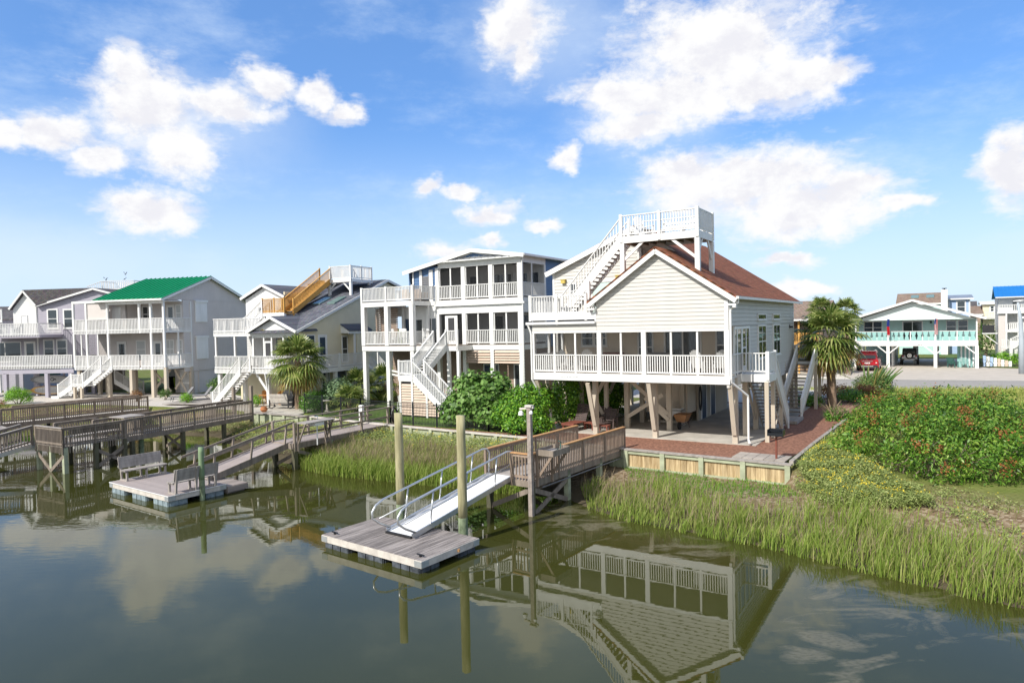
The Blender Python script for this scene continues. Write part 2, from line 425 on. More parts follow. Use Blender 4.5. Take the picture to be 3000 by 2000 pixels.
# corner boards and white trim
for W_, q in ((front, (-.16, .012, .03, .055, 6.60, 7.85)), (sideR, (-.012, .15, .03, .05, 6.60, 7.9)), (sideR, (YB - .13, YB, .03, .052, 3.62, 7.9)), (front, (-6.50, -6.42, .006, .05, 6.93, 7.6)), (WF(PV), (-10.62, -10.5, .006, .04, 7.45, 9.8))):
    t = MB(); t.wbox(W_, *q); t.build('corner_board', 'white', H)
t = MB(); t.wbox(front, XL, 0, .004, .045, 6.50, 6.63); t.build('trim_board', 'white', H)
# rake boards along both gables
k = MB()
for (xa, za, xb, zb, y) in ((.42, 7.90, -3.25, 10.36, -.30), (-6.78, 7.90, -3.25, 10.36, -.30), (-10.95, 9.80, -5.63, 11.96, PV - .28), (-3.3, 10.40, -5.63, 11.96, PV - .28)):
    k.beam((xa, y, za - .06), (xb, y, zb - .06), .045, .27)
    k.beam((xa, y + .15, za - .13), (xb, y + .15, zb - .13), .28, .03)
k.box(.02, .40, -.28, -.02, 7.62, 7.70).box(-6.78, -6.40, -.28, -.02, 7.62, 7.70)
k.build('rake_board', 'white', H)
# roofs: the long right slope runs on over the main block, the front gable joins it
ra = lambda x: 8.05 + .663 * (.42 - x)
mb = MB(); T = (0, 0, -.1)
mb.prism([(.42, -.33, ra(.42)), (.42, PV - .3, ra(.42)), (-3.25, PV - .3, ra(-3.25)), (-3.25, -.33, ra(-3.25))], T)
mb.prism([(.42, PV - .3, ra(.42)), (.42, YB + .35, ra(.42)), (-5.63, YB + .35, ra(-5.63)), (-5.63, PV - .3, ra(-5.63))], T)
mb.prism([(-3.25, -.33, ra(-3.25)), (-3.25, PV + .2, ra(-3.25)), (-6.8, PV + .2, 8.02), (-6.8, -.33, 8.02)], T)
mb.prism([(-5.63, PV - .3, ra(-5.63)), (-5.63, YB + .35, ra(-5.63)), (-10.98, YB + .35, 9.88), (-10.98, PV - .3, 9.88)], T)
rf = mb.build('roof', 'shing_brown', H)
# small lit dormer wedge behind the deck
d = MB(); d.prism([(-4.7, 5.2, 11.3), (-4.7, 7.0, 11.3), (-4.2, 7.0, 11.85)], (.0, .0, .02)); d.box(-5.2, -4.5, 5.2, 7.2, 11.3, 11.75); d.build('skylight', 'white', rf)
# gutters and downspouts
g = MB(); g.box(.42, .54, -.33, YB + .35, 7.90, 8.02); g.box(XL - .3, -6.45, -.20, -.06, 6.95, 7.08); g.box(XL - .2, -6.45, -.06, .02, 7.05, 7.08); g.build('gutter', 'white', H)
dn = MB(); dn.tube([(.46, -.15, 7.92), (.46, -.15, 7.75), (.12, -.06, 7.45), (.10, -.05, 7.3), (.10, -.05, 4.35), (.10, .02, 4.2), (.62, .75, 3.55), (.62, .78, 3.4), (.62, .78, 1.55), (.72, .6, 1.40)], .05, 8); dn.build('downspout', 'white', H)
dn = MB(); dn.tube([(XL - .22, -.12, 6.95), (XL - .1, -.06, 6.6), (XL - .06, -.06, 6.4), (XL - .06, -.06, 4.1), (XL + .45, .9, 2.3), (XL + .45, 1.0, 1.6), (XL + .35, .9, 1.42)], .05, 8); dn.build('downspout', 'white', H)
# --- screened porch
deck = MB(); deck.box(XL, -.02, .06, PV, 4.34, 4.43); deck.build('porch_floor', 'beige', H)
cl = MB(); cl.box(XL, -.02, .06, PV, 6.70, 6.76); cl.build('porch_ceiling', 'white', H)
sk = MB(); sk.box(XL, 0.03, -.02, .06, 4.10, 4.47).box(XL, XL + .06, .06, PV, 4.10, 4.47).box(-.05, .03, .06, 1.2, 4.1, 4.44); sk.build('skirt_board', 'white', H)
sn = MB(); rr = random.Random(3)
for i in range(12):
    if i == 5: sn.box(-8.42 + i * .085, -8.38 + i * .085, -.035, -.022, 4.27, 4.31); continue
    x = -8.45 + i * .085; w = .03 + .02 * rr.random(); sn.box(x, x + .012, -.035, -.022, 4.24, 4.33).box(x + .012, x + w, -.035, -.022, 4.24 + .07 * rr.random(), 4.262 + .07 * rr.random())
sn.build('name_letters', 'galv', H)
for a0, a1 in ((XL, XL + .1), (-6.42, -6.19), (-4.11, -3.88), (-.2, .02)):
    mb = MB(); mb.box(a0, a1, -.03, .17, 4.44, 6.63); mb.build('post', 'white', H)
for a in (-8.83, -7.63, -5.16, -2.66, -1.42):
    mb = MB(); mb.box(a - .045, a + .045, -.005, .09, 4.44, 6.52); mb.build('mullion', 'white', H)
bays = [(XL + .1, -8.83), (-8.83, -7.63), (-7.63, -6.42), (-6.19, -5.16), (-5.16, -4.11), (-3.88, -2.66), (-2.66, -1.42), (-1.42, -.2)]
for a0, a1 in bays: railing(H, (a0 + .02, .02, 4.44), (a1 - .02, .02, 4.44), h=.97, sp=.124, bw=.05, gap=.1)
s = MB(); s.wbox(WF(.05), XL + .1, -.2, 0, .004, 4.5, 6.52); s.wbox(sideL, .1, PV - .1, -.05, -.046, 4.5, 6.6); s.build('insect_screen', 'screen', H)
for y in (1.65, 3.2):
    mb = MB(); mb.box(XL, XL + .12, y - .06, y + .06, 4.44, 6.7); mb.build('post', 'white', H)
railing(H, (XL + .05, .15, 4.44), (XL + .05, PV - .1, 4.44), h=.97)
mb = MB(); mb.box(XL, XL + .1, .1, PV, 6.5, 6.76); mb.box(XL, -.0, .02, .12, 6.52, 6.63); mb.build('header_beam', 'white', H)
window(H, inner, -8.9, -8.12, 5.70, 6.6); window(H, inner, -8.12, -7.34, 5.70, 6.6)
window(H, inner, -5.6, -4.7, 4.75, 6.55)
sl = MB(); sl.wbox(inner, -4.15, -4.05, .0, .06, 4.45, 6.58).wbox(inner, -2.28, -2.18, 0, .06, 4.45, 6.58).wbox(inner, -4.05, -2.28, 0, .06, 6.5, 6.58).wbox(inner, -3.2, -3.12, .01, .05, 4.45, 6.5)
so = sl.build('sliding_door', 'white', H); g = MB(); g.wbox(inner, -4.05, -2.28, .005, .02, 4.47, 6.5); g.build('pane', 'glass', so)
window(H, inner, -1.5, -.7, 4.95, 6.55)
# right wall: porch door, narrow windows, transoms, lamp
dg = MB()
dg.wbox(sideR, .68, .78, .004, .09, 4.44, 6.68).wbox(sideR, 3.55, 3.7, .004, .09, 4.44, 6.68).wbox(sideR, .78, 3.55, .004, .09, 6.55, 6.68).wbox(sideR, 2.0, 2.25, .004, .08, 4.44, 6.55).wbox(sideR, 1.15, 1.3, .004, .08, 4.44, 6.55).wbox(sideR, 2.9, 3.0, .004, .08, 4.44, 6.55)
so = dg.build('porch_door', 'white', H)
g = MB(); g.wbox(sideR, .78, 3.55, .045, .06, 4.45, 6.55); g.build('pane', 'glass', so)
h2 = MB(); h2.wbox(sideR, 2.25, 2.9, .05, .08, 4.47, 4.8).wbox(sideR, 2.25, 2.9, .05, .08, 5.62, 5.68); h2.build('handle', 'white', so)
for a0, a1 in ((5.5, 7.45), (9.3, 11.25)):
    window(H, sideR, a0, a1, 4.95, 6.70, vert=True, casing=.09, proud=.10); window(H, sideR, a0, a1, 6.95, 7.28, mid=False, casing=.07, proud=.10)
lm = MB(); lm.wbox(sideR, 14.3, 14.5, .0, .08, 6.45, 6.6).wbox(sideR, 14.28, 14.52, .06, .25, 6.40, 6.52); lm.build('wall_lamp', 'black_plastic', H)
fl = MB(); fl.lathe([(.02, 0), (.09, .03), (.075, .15), (.03, .2)], (.30, -.1, 7.55), 10); fl.lathe([(.02, 0), (.09, .03), (.075, .15), (.03, .2)], (.32, -.22, 7.5), 10); fl.build('floodlight', 'white', H)
# --- upper deck at the left and its back wall doors
ud = MB(); ud.box(-10.26, -6.45, .05, PV, 7.24, 7.42); ud.build('balcony_floor', 'old_wood', H)
us = MB(); us.box(-10.28, -6.43, -.01, .05, 7.17, 7.50).box(-10.3, -10.25, -.01, PV, 7.17, 7.5); us.build('skirt_board', 'white', H)
railing(H, (-10.22, .03, 7.42), (-8.66, .03, 7.42), h=1.0, sp=.15, posts=(0, 1), pw=.13)
railing(H, (-8.66, .03, 7.42), (-7.0, .03, 7.42), h=1.0, sp=.15, posts=(1,), pw=.13)
railing(H, (-7.0, .03, 7.32), (-6.45, .03, 7.32), h=.5, sp=.15)
railing(H, (-10.22, .1, 7.42), (-10.22, PV, 7.42), h=1.0, sp=.15)
upf = WF(PV + .02)
mb = MB(); mb.wbox(upf, -8.25, -8.13, .03, .08, 7.45, 9.3).wbox(upf, -6.5, -6.38, .03, .08, 7.45, 9.3).wbox(upf, -8.13, -6.5, .03, .08, 9.18, 9.3); so = mb.build('sliding_door', 'white', H)
g = MB(); g.wbox(upf, -8.13, -6.5, .03, .045, 7.45, 9.18); g.build('pane', 'pale_aqua', so)
window(H, upf, -9.6, -9.1, 8.3, 9.25, proud=.07)
for x, z in ((-9.9, 9.35), (-6.6, 9.42)):
    lm = MB(); lm.wbox(upf, x - .12, x + .12, .03, .2, z - .12, z + .06); lm.wbox(upf, x - .16, x + .16, .03, .22, z + .06, z + .09); lm.build('wall_lamp', 'yellow_light', H)
# --- roof deck on posts with its stair
DZ = 11.18; x0, x1, y0, y1 = -5.35, -1.55, .75, 3.15
dk = MB()
for i in range(int((y1 - y0) / .145)): dk.box(x0, x1, y0 + i * .145, y0 + i * .145 + .138, DZ - .04, DZ)
for i in range(9): x = x0 + .05 + i * (x1 - x0 - .1) / 8; dk.box(x - .025, x + .025, y0 + .05, y1 - .05, DZ - .24, DZ - .045)
dk.build('roof_deck', 'old_wood', H)
fs = MB(); fs.box(x0 - .03, x1 + .03, y0 - .05, y0, DZ - .32, DZ + .02).box(x0 - .03, x1 + .03, y1, y1 + .05, DZ - .32, DZ + .02).box(x1, x1 + .05, y0, y1, DZ - .32, DZ + .02).box(x0 - .05, x0, y0, y1, DZ - .32, DZ + .02); fs.build('deck_fascia', 'white', H)
railing(H, (x0, y0 - .02, DZ), (-3.4, y0 - .02, DZ), h=1.05, sp=.135, posts=(0, 1), pw=.14)
railing(H, (-3.4, y0 - .02, DZ), (x1, y0 - .02, DZ), h=1.05, sp=.135, posts=(1,), pw=.15)
railing(H, (x1 + .02, y0, DZ), (x1 + .02, y1, DZ), h=1.05, sp=.11, bw=.075, posts=(1,), pw=.14)
railing(H, (x0, y1, DZ), (x1, y1, DZ), h=1.05, sp=.16)
for x, y in ((x0 + .05, y0 + .05), (x1 - .02, y0 + .05), (x1 - .02, y1 - .05), (x0 + .05, y1 - .05)):
    zb = min(ra(x), 8.02 + .69 * (x + 6.8)) if y < 3.2 else ra(x)
    mb = MB(); mb.box(x - .11, x + .11, y - .11, y + .11, zb - .25, DZ - .33); mb.build('roof_post', 'white', H)
for p, q in (((x1 - 1.25, y0 + .05, DZ - .3), (x1 - .1, y0 + .05, 9.95)), ((x0 + 1.1, y0 + .05, DZ - .3), (x0 + .12, y0 + .05, 10.05)), ((x1 - .02, y0 + .75, DZ - .3), (x1 - .02, y0 + .12, 10.1)), ((x1 - .02, y1 - .75, DZ - .3), (x1 - .02, y1 - .12, 10.0)), ((x0 + .9, y1 - .1, DZ - .3), (x0 + .1, y1 - .1, 9.9))):
    mb = MB(); mb.beam(p, q, .07, .13); mb.build('brace', 'white', H)
stair(H, (x0 - .02, 1.27, DZ), (-8.72, 1.27, 7.44), (0, -1.0, 0), 20, tm='old_wood', h=.98, sp=.15)
mb = MB(); mb.box(-7.1, -6.95, .35, .5, 7.42, 9.1); mb.beam((-6.9, .42, 7.5), (-6.5, .42, 8.2), .06, .1); mb.build('stair_post', 'white', H)
# --- piles under the house, braces, back shed
pm = 'tan_post'
cols = [(XL + .12, 1.35), (-7.0, .95), (-3.82, .95), (.0, .95)]
for x, y in cols:
    if x == -7.0: continue
    post(H, x, y, 1.2, 4.33, .24, pm, 'pile'); mb = MB(); mb.beam((x, y - .15, 1.75), (x, .12, 4.08), .2, .16); mb.build('brace', pm, H)
post(H, -7.0, .95, 1.2, 4.33, .24, pm, 'pile'); mb = MB(); mb.beam((-7.0, .82, 1.75), (-7.0, .06, 3.98), .2, .12); mb.build('brace', pm, H)
for y in (3.3, 5.5, 8.0, 10.5, 13.0, 15.6):
    for x in (XL + .12, -6.25, -3.92, -.08):
        if y > 5.6 and x in (-6.25, -3.92): continue
        post(H, x, y, 1.2, 4.33, .24, pm, 'pile')
for p, q in (((-6.25, 3.15, 4.1), (-3.95, 3.15, 2.2)), ((-6.25, 3.15, 1.9), (-4.2, 3.15, 3.2)), ((-8.9, 3.15, 1.5), (-7.3, 3.15, 4.2)), ((-7.3, 3.15, 1.5), (-8.9, 3.15, 4.2)), ((-3.92, 3.15, 1.9), (-5.2, 3.15, 3.0)), ((-.08, 3.4, 4.1), (-.08, 5.3, 1.9)), ((-.08, 5.6, 2.0), (-.08, 7.8, 4.1)), ((-8.9, 5.4, 1.5), (-7.6, 5.4, 4.2))):
    mb = MB(); mb.beam(p, q, .06, .2); mb.build('brace', pm, H)
for x in (-8.95, -7.45): post(H, x, 3.3, 1.2, 4.33, .2, pm, 'pile')
bm = MB(); bm.box(XL, .05, .85, 1.1, 4.0, 4.33)
for y in (3.3, 5.5, 8.0, 10.5, 13, 15.6): bm.box(XL, .05, y - .1, y + .1, 4.0, 4.33)
bm.build('floor_beam', pm, H)
un = MB(); un.box(XL, 0, PV + .14, YB, 4.34, 4.40); un.build('underside', 'tan_post', H)
sh = MB(); solid(sh, WF(5.75), rect(-6.1, -3.75, 1.9, 3.95)); solid(sh, WR(-3.75), rect(5.87, 7.3, 1.9, 3.95)); solid(sh, WF(5.9), rect(-6.1, -3.87, 1.3, 1.45)); sh.build('shower_panel', 'porch_beige', H)
wl = MB(); solid(wl, WR(-3.6), rect(7.3, 13.5, 1.3, 4.33)); solid(wl, WF(13.4), rect(-8.5, -3.75, 1.3, 4.33)); wl.build('ground_wall', 'tan_post', H)
for a0, a1 in ((7.7, 8.75), (9.5, 10.6)): door(H, WR(-3.6), a0, a1, 1.36, 3.75, 'blue_door', glass=False)
# --- right hand side decks and stairs
fl = MB(); fl.box(.03, 1.28, 1.95, 3.45, 4.36, 4.44); fl.build('side_deck', 'white_deck', H)
fs = MB(); fs.box(.03, 1.3, 1.9, 1.95, 4.08, 4.42).box(1.28, 1.33, 1.9, 3.45, 4.08, 4.42); fs.build('deck_fascia', 'white', H)
railing(H, (.06, 1.93, 4.46), (1.25, 1.93, 4.46), h=.98, sp=.155, bw=.055, posts=(1,), pw=.16)
railing(H, (1.27, 1.95, 4.46), (1.27, 3.45, 4.46), h=.98, sp=.13, bw=.07, posts=(1,), pw=.14)
railing(H, (.05, .35, 4.46), (.05, 1.93, 4.46), h=.98, sp=.14)
for y in (1.95, 3.3, 5.2): post(H, 1.2, y, 1.2, 4.1 if y < 4 else 2.9, .18, pm, 'pile')
stair(H, (.66, 3.45, 4.44), (.66, 6.6, 1.42), (1.2, 0, 0), 16, pm, tm='old_wood', h=.9, sp=.07, rm='white')
for p, q in (((1.2, 3.3, 2.9), (1.2, 5.2, 1.5)), ((1.2, 5.2, 2.8), (1.2, 3.4, 1.5))): mb = MB(); mb.beam(p, q, .05, .12); mb.build('brace', pm, H)
fl = MB(); fl.box(.02, 1.45, 15.3, 17.6, 4.22, 4.30); fl.build('entry_deck', 'old_wood', H)
fs = MB(); fs.box(.02, 1.47, 15.25, 15.3, 4.02, 4.27).box(1.45, 1.5, 15.25, 17.6, 4.02, 4.27); fs.build('deck_fascia', 'white', H)
railing(H, (.05, 16.05, 4.3), (1.1, 16.05, 4.3), h=1.0, sp=.14); railing(H, (1.45, 15.3, 4.3), (1.45, 17.6, 4.3), h=1.0, sp=.12, bw=.06, posts=(0,), pw=.14)
stair(H, (.85, 15.28, 4.3), (.85, 10.0, 1.5), (1.05, 0, 0), 15, pm, tm='old_wood', h=.9, sp=.06, rm='white')
for x, y in ((1.4, 15.2), (1.4, 16.9), (.25, 15.2)): post(H, x, y, 1.2, 4.03, .18, pm, 'pile')
pl = MB(); pl.box(.2, 1.5, 7.9, 10.0, 1.34, 1.5); pl.build('stair_landing', 'grey_wood', H)
# ================================================================== BLUE AND WHITE HOUSE
B = thing('porch_house', 'tall white-trimmed blue house with two stacked screened porches and zigzag outside stairs', 'house', (-10.63, 49.46, 0), -31)
V2 = 2.0
fB, sB = WF(V2), WR(12.0)
# body
wall(B, WR(12.0), [rect(V2 + 3.4, 14, 8.6, 11.5), rect(V2 + 3.4, 14, 5.4, 8.55)], 'blue', .2, .02)
wall(B, WR(12.0), [rect(V2, 14, 1.3, 5.35)], 'brown_siding', .2, .03, 'ground_wall')
wall(B, WF(V2 + 3.3), [rect(2.4, 12, 5.6, 8.4), rect(2.9, 12, 8.7, 11.3)], 'white', 0, name='porch_wall')
wall(B, WF(V2 + .02), [rect(2.95, 5.25, 8.7, 11.2)], 'blue', .2, .02)
wall(B, WF(14), [rect(2.4, 12, 1.3, 11.3)], 'blue', 0)
wall(B, WL(2.4), [rect(V2 + .2, 14, 1.3, 11.0)], 'blue', .2)
wall(B, WF(V2 + 1.2), [rect(-.2, 12, 1.3, 5.3)], 'brown_siding', .2, .03, 'ground_wall')
lv = MB()
for a0, a1 in ((7.52, 9.48), (9.85, 11.78)):
    for i in range(5): z = 4.42 + i * .175; lv.hexa([fB(a0, -.02, z), fB(a1, -.02, z), fB(a1, .11, z), fB(a0, .11, z), fB(a0, -.05, z + .14), fB(a1, -.05, z + .14), fB(a1, .0, z + .14), fB(a0, .0, z + .14)])
lv.build('louvre', 'tan_louvre', B)
# slatted brown screen and inner wall under the left deck
lv = MB()
for i in range(17): z = 5.75 + i * .155; lv.wbox(WF(1.4), -.2, 1.9, -.02 + .0, .03, z, z + .12)
lv.build('slat_screen', 'brown_siding', B)
# floors, skirts
f = MB(); f.box(-.3, 4.45, .05, V2 + 3.3, 5.6, 5.68).box(4.45, 12.0, V2, V2 + 3.3, 5.6, 5.68).box(4.45, 8.0, .25, V2, 5.6, 5.68).box(-.3, 4.45, .05, V2 + 3.3, 8.72, 8.8).box(4.45, 12, V2, V2 + 3.3, 8.72, 8.8)
f.build('deck_floor', 'old_wood', B)
s = MB()
for z0, z1 in ((5.31, 5.64), (8.46, 8.78)):
    s.box(-.33, 4.45, 0, .06, z0, z1).box(-.33, -.27, .06, V2 + 3, z0, z1).box(4.42, 4.47, .06, V2, z0, z1)
    s.box(4.47, 12.06, V2 - .03, V2 + .03, z0, z1).box(12.0, 12.06, V2 + .03, V2 + 3.4, z0, z1)
s.box(4.5, 8.02, .22, .28, 5.31, 5.64).box(7.98, 8.03, .28, V2, 5.31, 5.64)
s.box(5.2, 12.02, V2 - .015, V2 + .1, 7.83, 8.44).box(12.0, 12.02, V2, V2 + 3.4, 7.8, 8.46).box(5.2, 12.02, V2 - .015, V2 + .1, 11.05, 11.45).box(11.98, 12.02, V2, V2 + 3.4, 11.1, 11.6)
s.box(-.2, 5.2, 2.03, 2.1, 7.75, 8.46)
s.build('trim_board', 'white', B)
g = MB(); g.box(4.9, 12.3, V2 - .18, V2 - .03, 8.38, 8.50); g.build('gutter', 'white', B)
g = MB(); g.tube([(12.2, V2 - .1, 11.35), (12.12, V2 - .08, 11.0), (12.12, V2 - .08, 1.6)], .05, 8); g.build('downspout', 'white', B)
# posts
for a in (-.18, 2.04, 4.3):
    post(B, a, .15, 5.68, 8.46, .33, 'white', 'column'); post(B, a + (.0 if a < 4 else -.05), .2, 1.2, 5.31, .30, 'white', 'column')
    post(B, a, 1.9, 5.68, 8.46, .2, 'white', 'column')
for a in (5.1, 7.35, 9.62, 11.88):
    for z0, z1 in ((5.68, 7.85), (8.8, 11.1)):
        if a == 5.1 and z0 < 6: post(B, a, V2 + .1, z0, z1, .3, 'white', 'column'); continue
        mb = MB(); mb.box(a - .15, a + .15, V2 - .02, V2 + .24, z0, z1); mb.build('column', 'white', B)
    post(B, a, V2 + .1, 1.2, 5.31, .28, 'white', 'column')
post(B, 7.2, .35, 1.2, 5.31, .2, 'white', 'column'); post(B, 8.0, .35, 1.2, 5.31, .2, 'white', 'column')
for z0, z1 in ((5.68, 7.85), (8.8, 11.1)): mb = MB(); mb.box(11.82, 12.03, V2 + 3.2, V2 + 3.42, z0, z1); mb.box(11.95, 12.02, V2 + 1.4, V2 + 1.5, z0, z1); mb.build('column', 'white', B)
# screens with white mullions and rails
for z0, z1 in ((5.7, 7.83), (8.82, 11.05)):
    mb = MB(); mb.box(5.25, 12, V2 + .1, V2 + .106, z0, z1).box(11.97, 11.976, V2 + .2, V2 + 3.2, z0, z1); mb.build('insect_screen', 'screen_dark', B)
    for a0, a1 in ((5.25, 7.2), (7.5, 9.47), (9.77, 11.73)):
        if a0 < 6 and z0 < 6: continue
        m2 = (a0 + a1) / 2; mb = MB(); mb.box(m2 - .05, m2 + .05, V2 + .06, V2 + .14, z0, z1).box(a0, a0 + .07, V2 + .06, V2 + .14, z0, z1).box(a1 - .07, a1, V2 + .06, V2 + .14, z0, z1); mb.build('mullion', 'white', B)
        railing(B, (a0, V2 + .04, z0 - .02), (a1, V2 + .04, z0 - .02), h=1.0, sp=.14, bw=.055)
    railing(B, (12.0, V2 + .2, z0 - .02), (12.0, V2 + 3.2, z0 - .02), h=1.0, sp=.14, bw=.055)
dr = MB(); dr.wbox(WF(V2 + .06), 5.72, 6.78, .0, .05, 5.7, 7.7); so = dr.build('screen_door', 'white', B); g = MB(); g.wbox(WF(V2 + .06), 5.98, 6.52, .04, .06, 5.95, 7.55); g.build('pane', 'dark_int', so)
railing(B, (-.05, .08, 5.68), (1.88, .08, 5.68), h=1.0, sp=.135, bw=.055); railing(B, (2.2, .08, 5.68), (4.15, .08, 5.68), h=1.0, sp=.135, bw=.055)
railing(B, (4.42, .3, 5.68), (4.42, V2, 5.68), h=1.0, sp=.135)
railing(B, (7.05, .28, 5.68), (7.98, .28, 5.68), h=1.0, sp=.135, bw=.055, posts=(0, 1), pw=.12)
railing(B, (-.25, .2, 5.68), (-.25, V2, 5.68), h=1.0, sp=.135)
railing(B, (-.3, .08, 8.8), (2.0, .08, 8.8), h=1.02, sp=.125, bw=.055, posts=(0, 1), pw=.14); railing(B, (2.0, .08, 8.8), (4.42, .08, 8.8), h=1.02, sp=.125, bw=.055, posts=(1,), pw=.16)
railing(B, (4.42, .1, 8.8), (4.98, V2, 8.8), h=1.02, sp=.125, bw=.055, posts=(1,), pw=.14); railing(B, (-.3, .1, 8.8), (-.3, 4.5, 8.8), h=1.02, sp=.14)
# openings behind the porch
pw = WF(V2 + 3.3)
for a0, a1 in ((5.6, 6.5), (7.7, 8.7), (8.9, 9.4), (10.0, 10.7), (10.9, 11.6)):
    window(B, pw, a0, a1, 8.9, 10.7, mid=False)
for a0, a1 in ((3.2, 4.4), (4.7, 5.4), (7.7, 8.6), (9.9, 10.8)): window(B, pw, a0, a1, 5.75, 7.7, mid=False)
dw = WF(2.02)
wall(B, dw, [rect(1.9, 5.0, 5.68, 7.75)], 'white', 0)
g = MB(); g.wbox(dw, 2.15, 2.75, .004, .05, 5.75, 7.55); g.build('blue_door', 'blue_door', B)
window(B, dw, 2.95, 3.75, 5.75, 7.55, mid=False, casing=.07); window(B, dw, 4.05, 5.0, 5.75, 7.6, mid=False, vert=True, casing=.06)
sh = MB()
for i in range(11): sh.wbox(WF(V2), 3.85, 4.35, .02, .05, 8.95 + i * .15, 9.06 + i * .15)
sh.wbox(WF(V2), 3.78, 3.85, .01, .06, 8.85, 10.65).wbox(WF(V2), 4.35, 4.42, .01, .06, 8.85, 10.65); sh.build('louvred_shutter', 'grey_pvc', B)
for a0, a1 in ((2.9, 3.03), (3.55, 3.78), (4.42, 4.75)): mb = MB(); mb.wbox(WF(V2), a0, a1, .01, .05, 8.7, 11.0); mb.build('corner_board', 'white', B)
lo = WF(V2 + 1.2)
window(B, lo, 8.1, 9.4, 1.9, 4.3, mid=False, glass='blue_door'); door(B, lo, 10.6, 11.4, 1.35, 4.3, 'dark_int', glass=True)
# roof: low gable toward the water with set-back pediment
rk = MB(); pk = (8.35, 12.22); eL = (2.3, 10.98); eR = (12.45, 11.62); y0 = V2 - .38; y1 = 14.4
roofslab(B, [(eR[0], y0, eR[1]), (eR[0], y1, eR[1]), (pk[0], y1, pk[1]), (pk[0], y0, pk[1])], 'grey_metal', .1)
roofslab(B, [(pk[0], y0, pk[1]), (pk[0], y1, pk[1]), (eL[0], y1, eL[1]), (eL[0], y0, eL[1])], 'grey_metal', .1)
for a, b in ((eL, pk), (eR, pk)): rk.beam((a[0], y0 - .02, a[1] - .13), (b[0], y0 - .02, b[1] - .13), .05, .26)
rk.box(5.2, 12.3, y0 - .03, V2, 11.42, 11.5).box(12.4, 12.5, y0, y1, 11.48, 11.62); rk.build('rake_board', 'white', B)
mb = MB(); mb.prism([(5.9, V2 - .14, 11.45), (11.5, V2 - .14, 11.45), (8.35, V2 - .14, 12.08)], (0, .1, 0)); mb.build('gable_panel', 'white', B)
mb = MB(); mb.prism([(7.3, V2 - .15, 11.66), (9.5, V2 - .15, 11.66), (8.35, V2 - .15, 11.92)], (0, .005, 0)); mb.build('gable_panel', 'blue', B)
mb = MB(); P0, P1, P2, P3 = (5.9, V2 - .40, 11.45), (11.4, V2 - .40, 11.45), (10.2, V2 - .16, 11.66), (6.7, V2 - .16, 11.66); mb.poly([P0, P1, P2, P3]); seams(mb, P0, P1, P2, P3, .5, .05); mb.build('pent_roof', 'grey_metal', B)
# two-flight stair down to the lawn
stair(B, (6.53, .25, 5.66), (6.53, -2.05, 3.92), (1.05, 0, 0), 10, h=.98, sp=.13)
ld = MB(); ld.box(6.0, 7.1, -3.42, -2.02, 3.82, 3.92); ld.build('stair_landing', 'white_deck', B)
sk = MB(); sk.box(5.98, 7.12, -3.46, -3.42, 3.55, 3.9).box(5.95, 6.0, -3.42, -2.0, 3.55, 3.9); sk.build('deck_fascia', 'white', B)
railing(B, (6.02, -3.42, 3.92), (7.08, -3.42, 3.92), h=.92, sp=.13, posts=(0, 1), pw=.12); railing(B, (6.02, -3.42, 3.92), (6.02, -2.05, 3.92), h=.92, sp=.13)
stair(B, (7.1, -2.82, 3.92), (10.0, -2.82, 1.36), (0, 1.15, 0), 14, risers=True, h=.92, sp=.13)
for x in (6.08, 7.05, 8.2): post(B, x, -3.38, 1.2, 3.55 if x < 7.5 else 2.85, .13, 'white', 'stair_post')
for x in (2.3,): mb = MB(); mb.beam((x, .2, 3.9), (6.0, -2.4, 3.9), .06, .12); mb.beam((x, .2, 3.65), (6.0, -2.4, 3.65), .06, .12); mb.build('stair_beam', 'white', B)
lv = MB()
for i in range(13):
    z = 1.42 + i * .165
    for a0, a1 in ((6.15, 6.98), (7.13, 8.13), (8.27, 9.7)):
        zt = 3.5 if a1 < 7 else 3.72 - (2.56 / 2.9) * (a0 - 7.1)
        e = a1 if a1 < 7 else min(a1, 7.1 + (3.55 - z) * 2.9 / 2.56 - .1)
        if e > a0 + .1 and z < 3.4: lv.hexa([(a0, -3.42, z), (e, -3.42, z), (e, -3.34, z), (a0, -3.34, z), (a0, -3.36, z + .135), (e, -3.36, z + .135), (e, -3.32, z + .135), (a0, -3.32, z + .135)])
lv.build('louvre', 'tan_louvre', B)
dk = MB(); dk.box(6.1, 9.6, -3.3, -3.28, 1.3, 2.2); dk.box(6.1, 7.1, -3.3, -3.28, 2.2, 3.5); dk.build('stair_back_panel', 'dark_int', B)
# ================================================================== YELLOW HOUSE
Yh = thing('yellow_house', 'pale yellow house with orange timber stair climbing its dark roof to a white lookout deck', 'house', (-18.45, 50.9, 0), -25)
ry = lambda v: 6.97 + .375 * v
wall(Yh, WR(3.1), [[(0.1, 4.0), (12.6, 4.0), (12.6, 10.5), (11.1, 11.0), (0.1, 6.9)]], 'yellow', .2, .022)
wall(Yh, WR(3.0), [rect(1.5, 12.4, 1.3, 3.95)], 'yellow', .2, name='ground_wall')
wall(Yh, WF(3.5), [[(-5.4, 6.9), (-1.2, 6.9), (-1.2, 9.55), (-3.3, 10.5), (-5.4, 9.5)], rect(-5.4, -1.2, 4.1, 6.75)], 'white', .2, .015)
wall(Yh, WF(2.6), [rect(-1.2, 3.05, 4.1, 6.8)], 'yellow', .2, .02, 'porch_wall')
wall(Yh, WR(-1.2), [rect(3.5, 12.4, 6.8, 10)], 'yellow', .2); wall(Yh, WL(-5.4), [rect(3.5, 12.4, 4.0, 9.5)], 'white', .2); wall(Yh, WF(12.5), [rect(-5.4, 3.1, 1.3, 9)], 'yellow', 0)
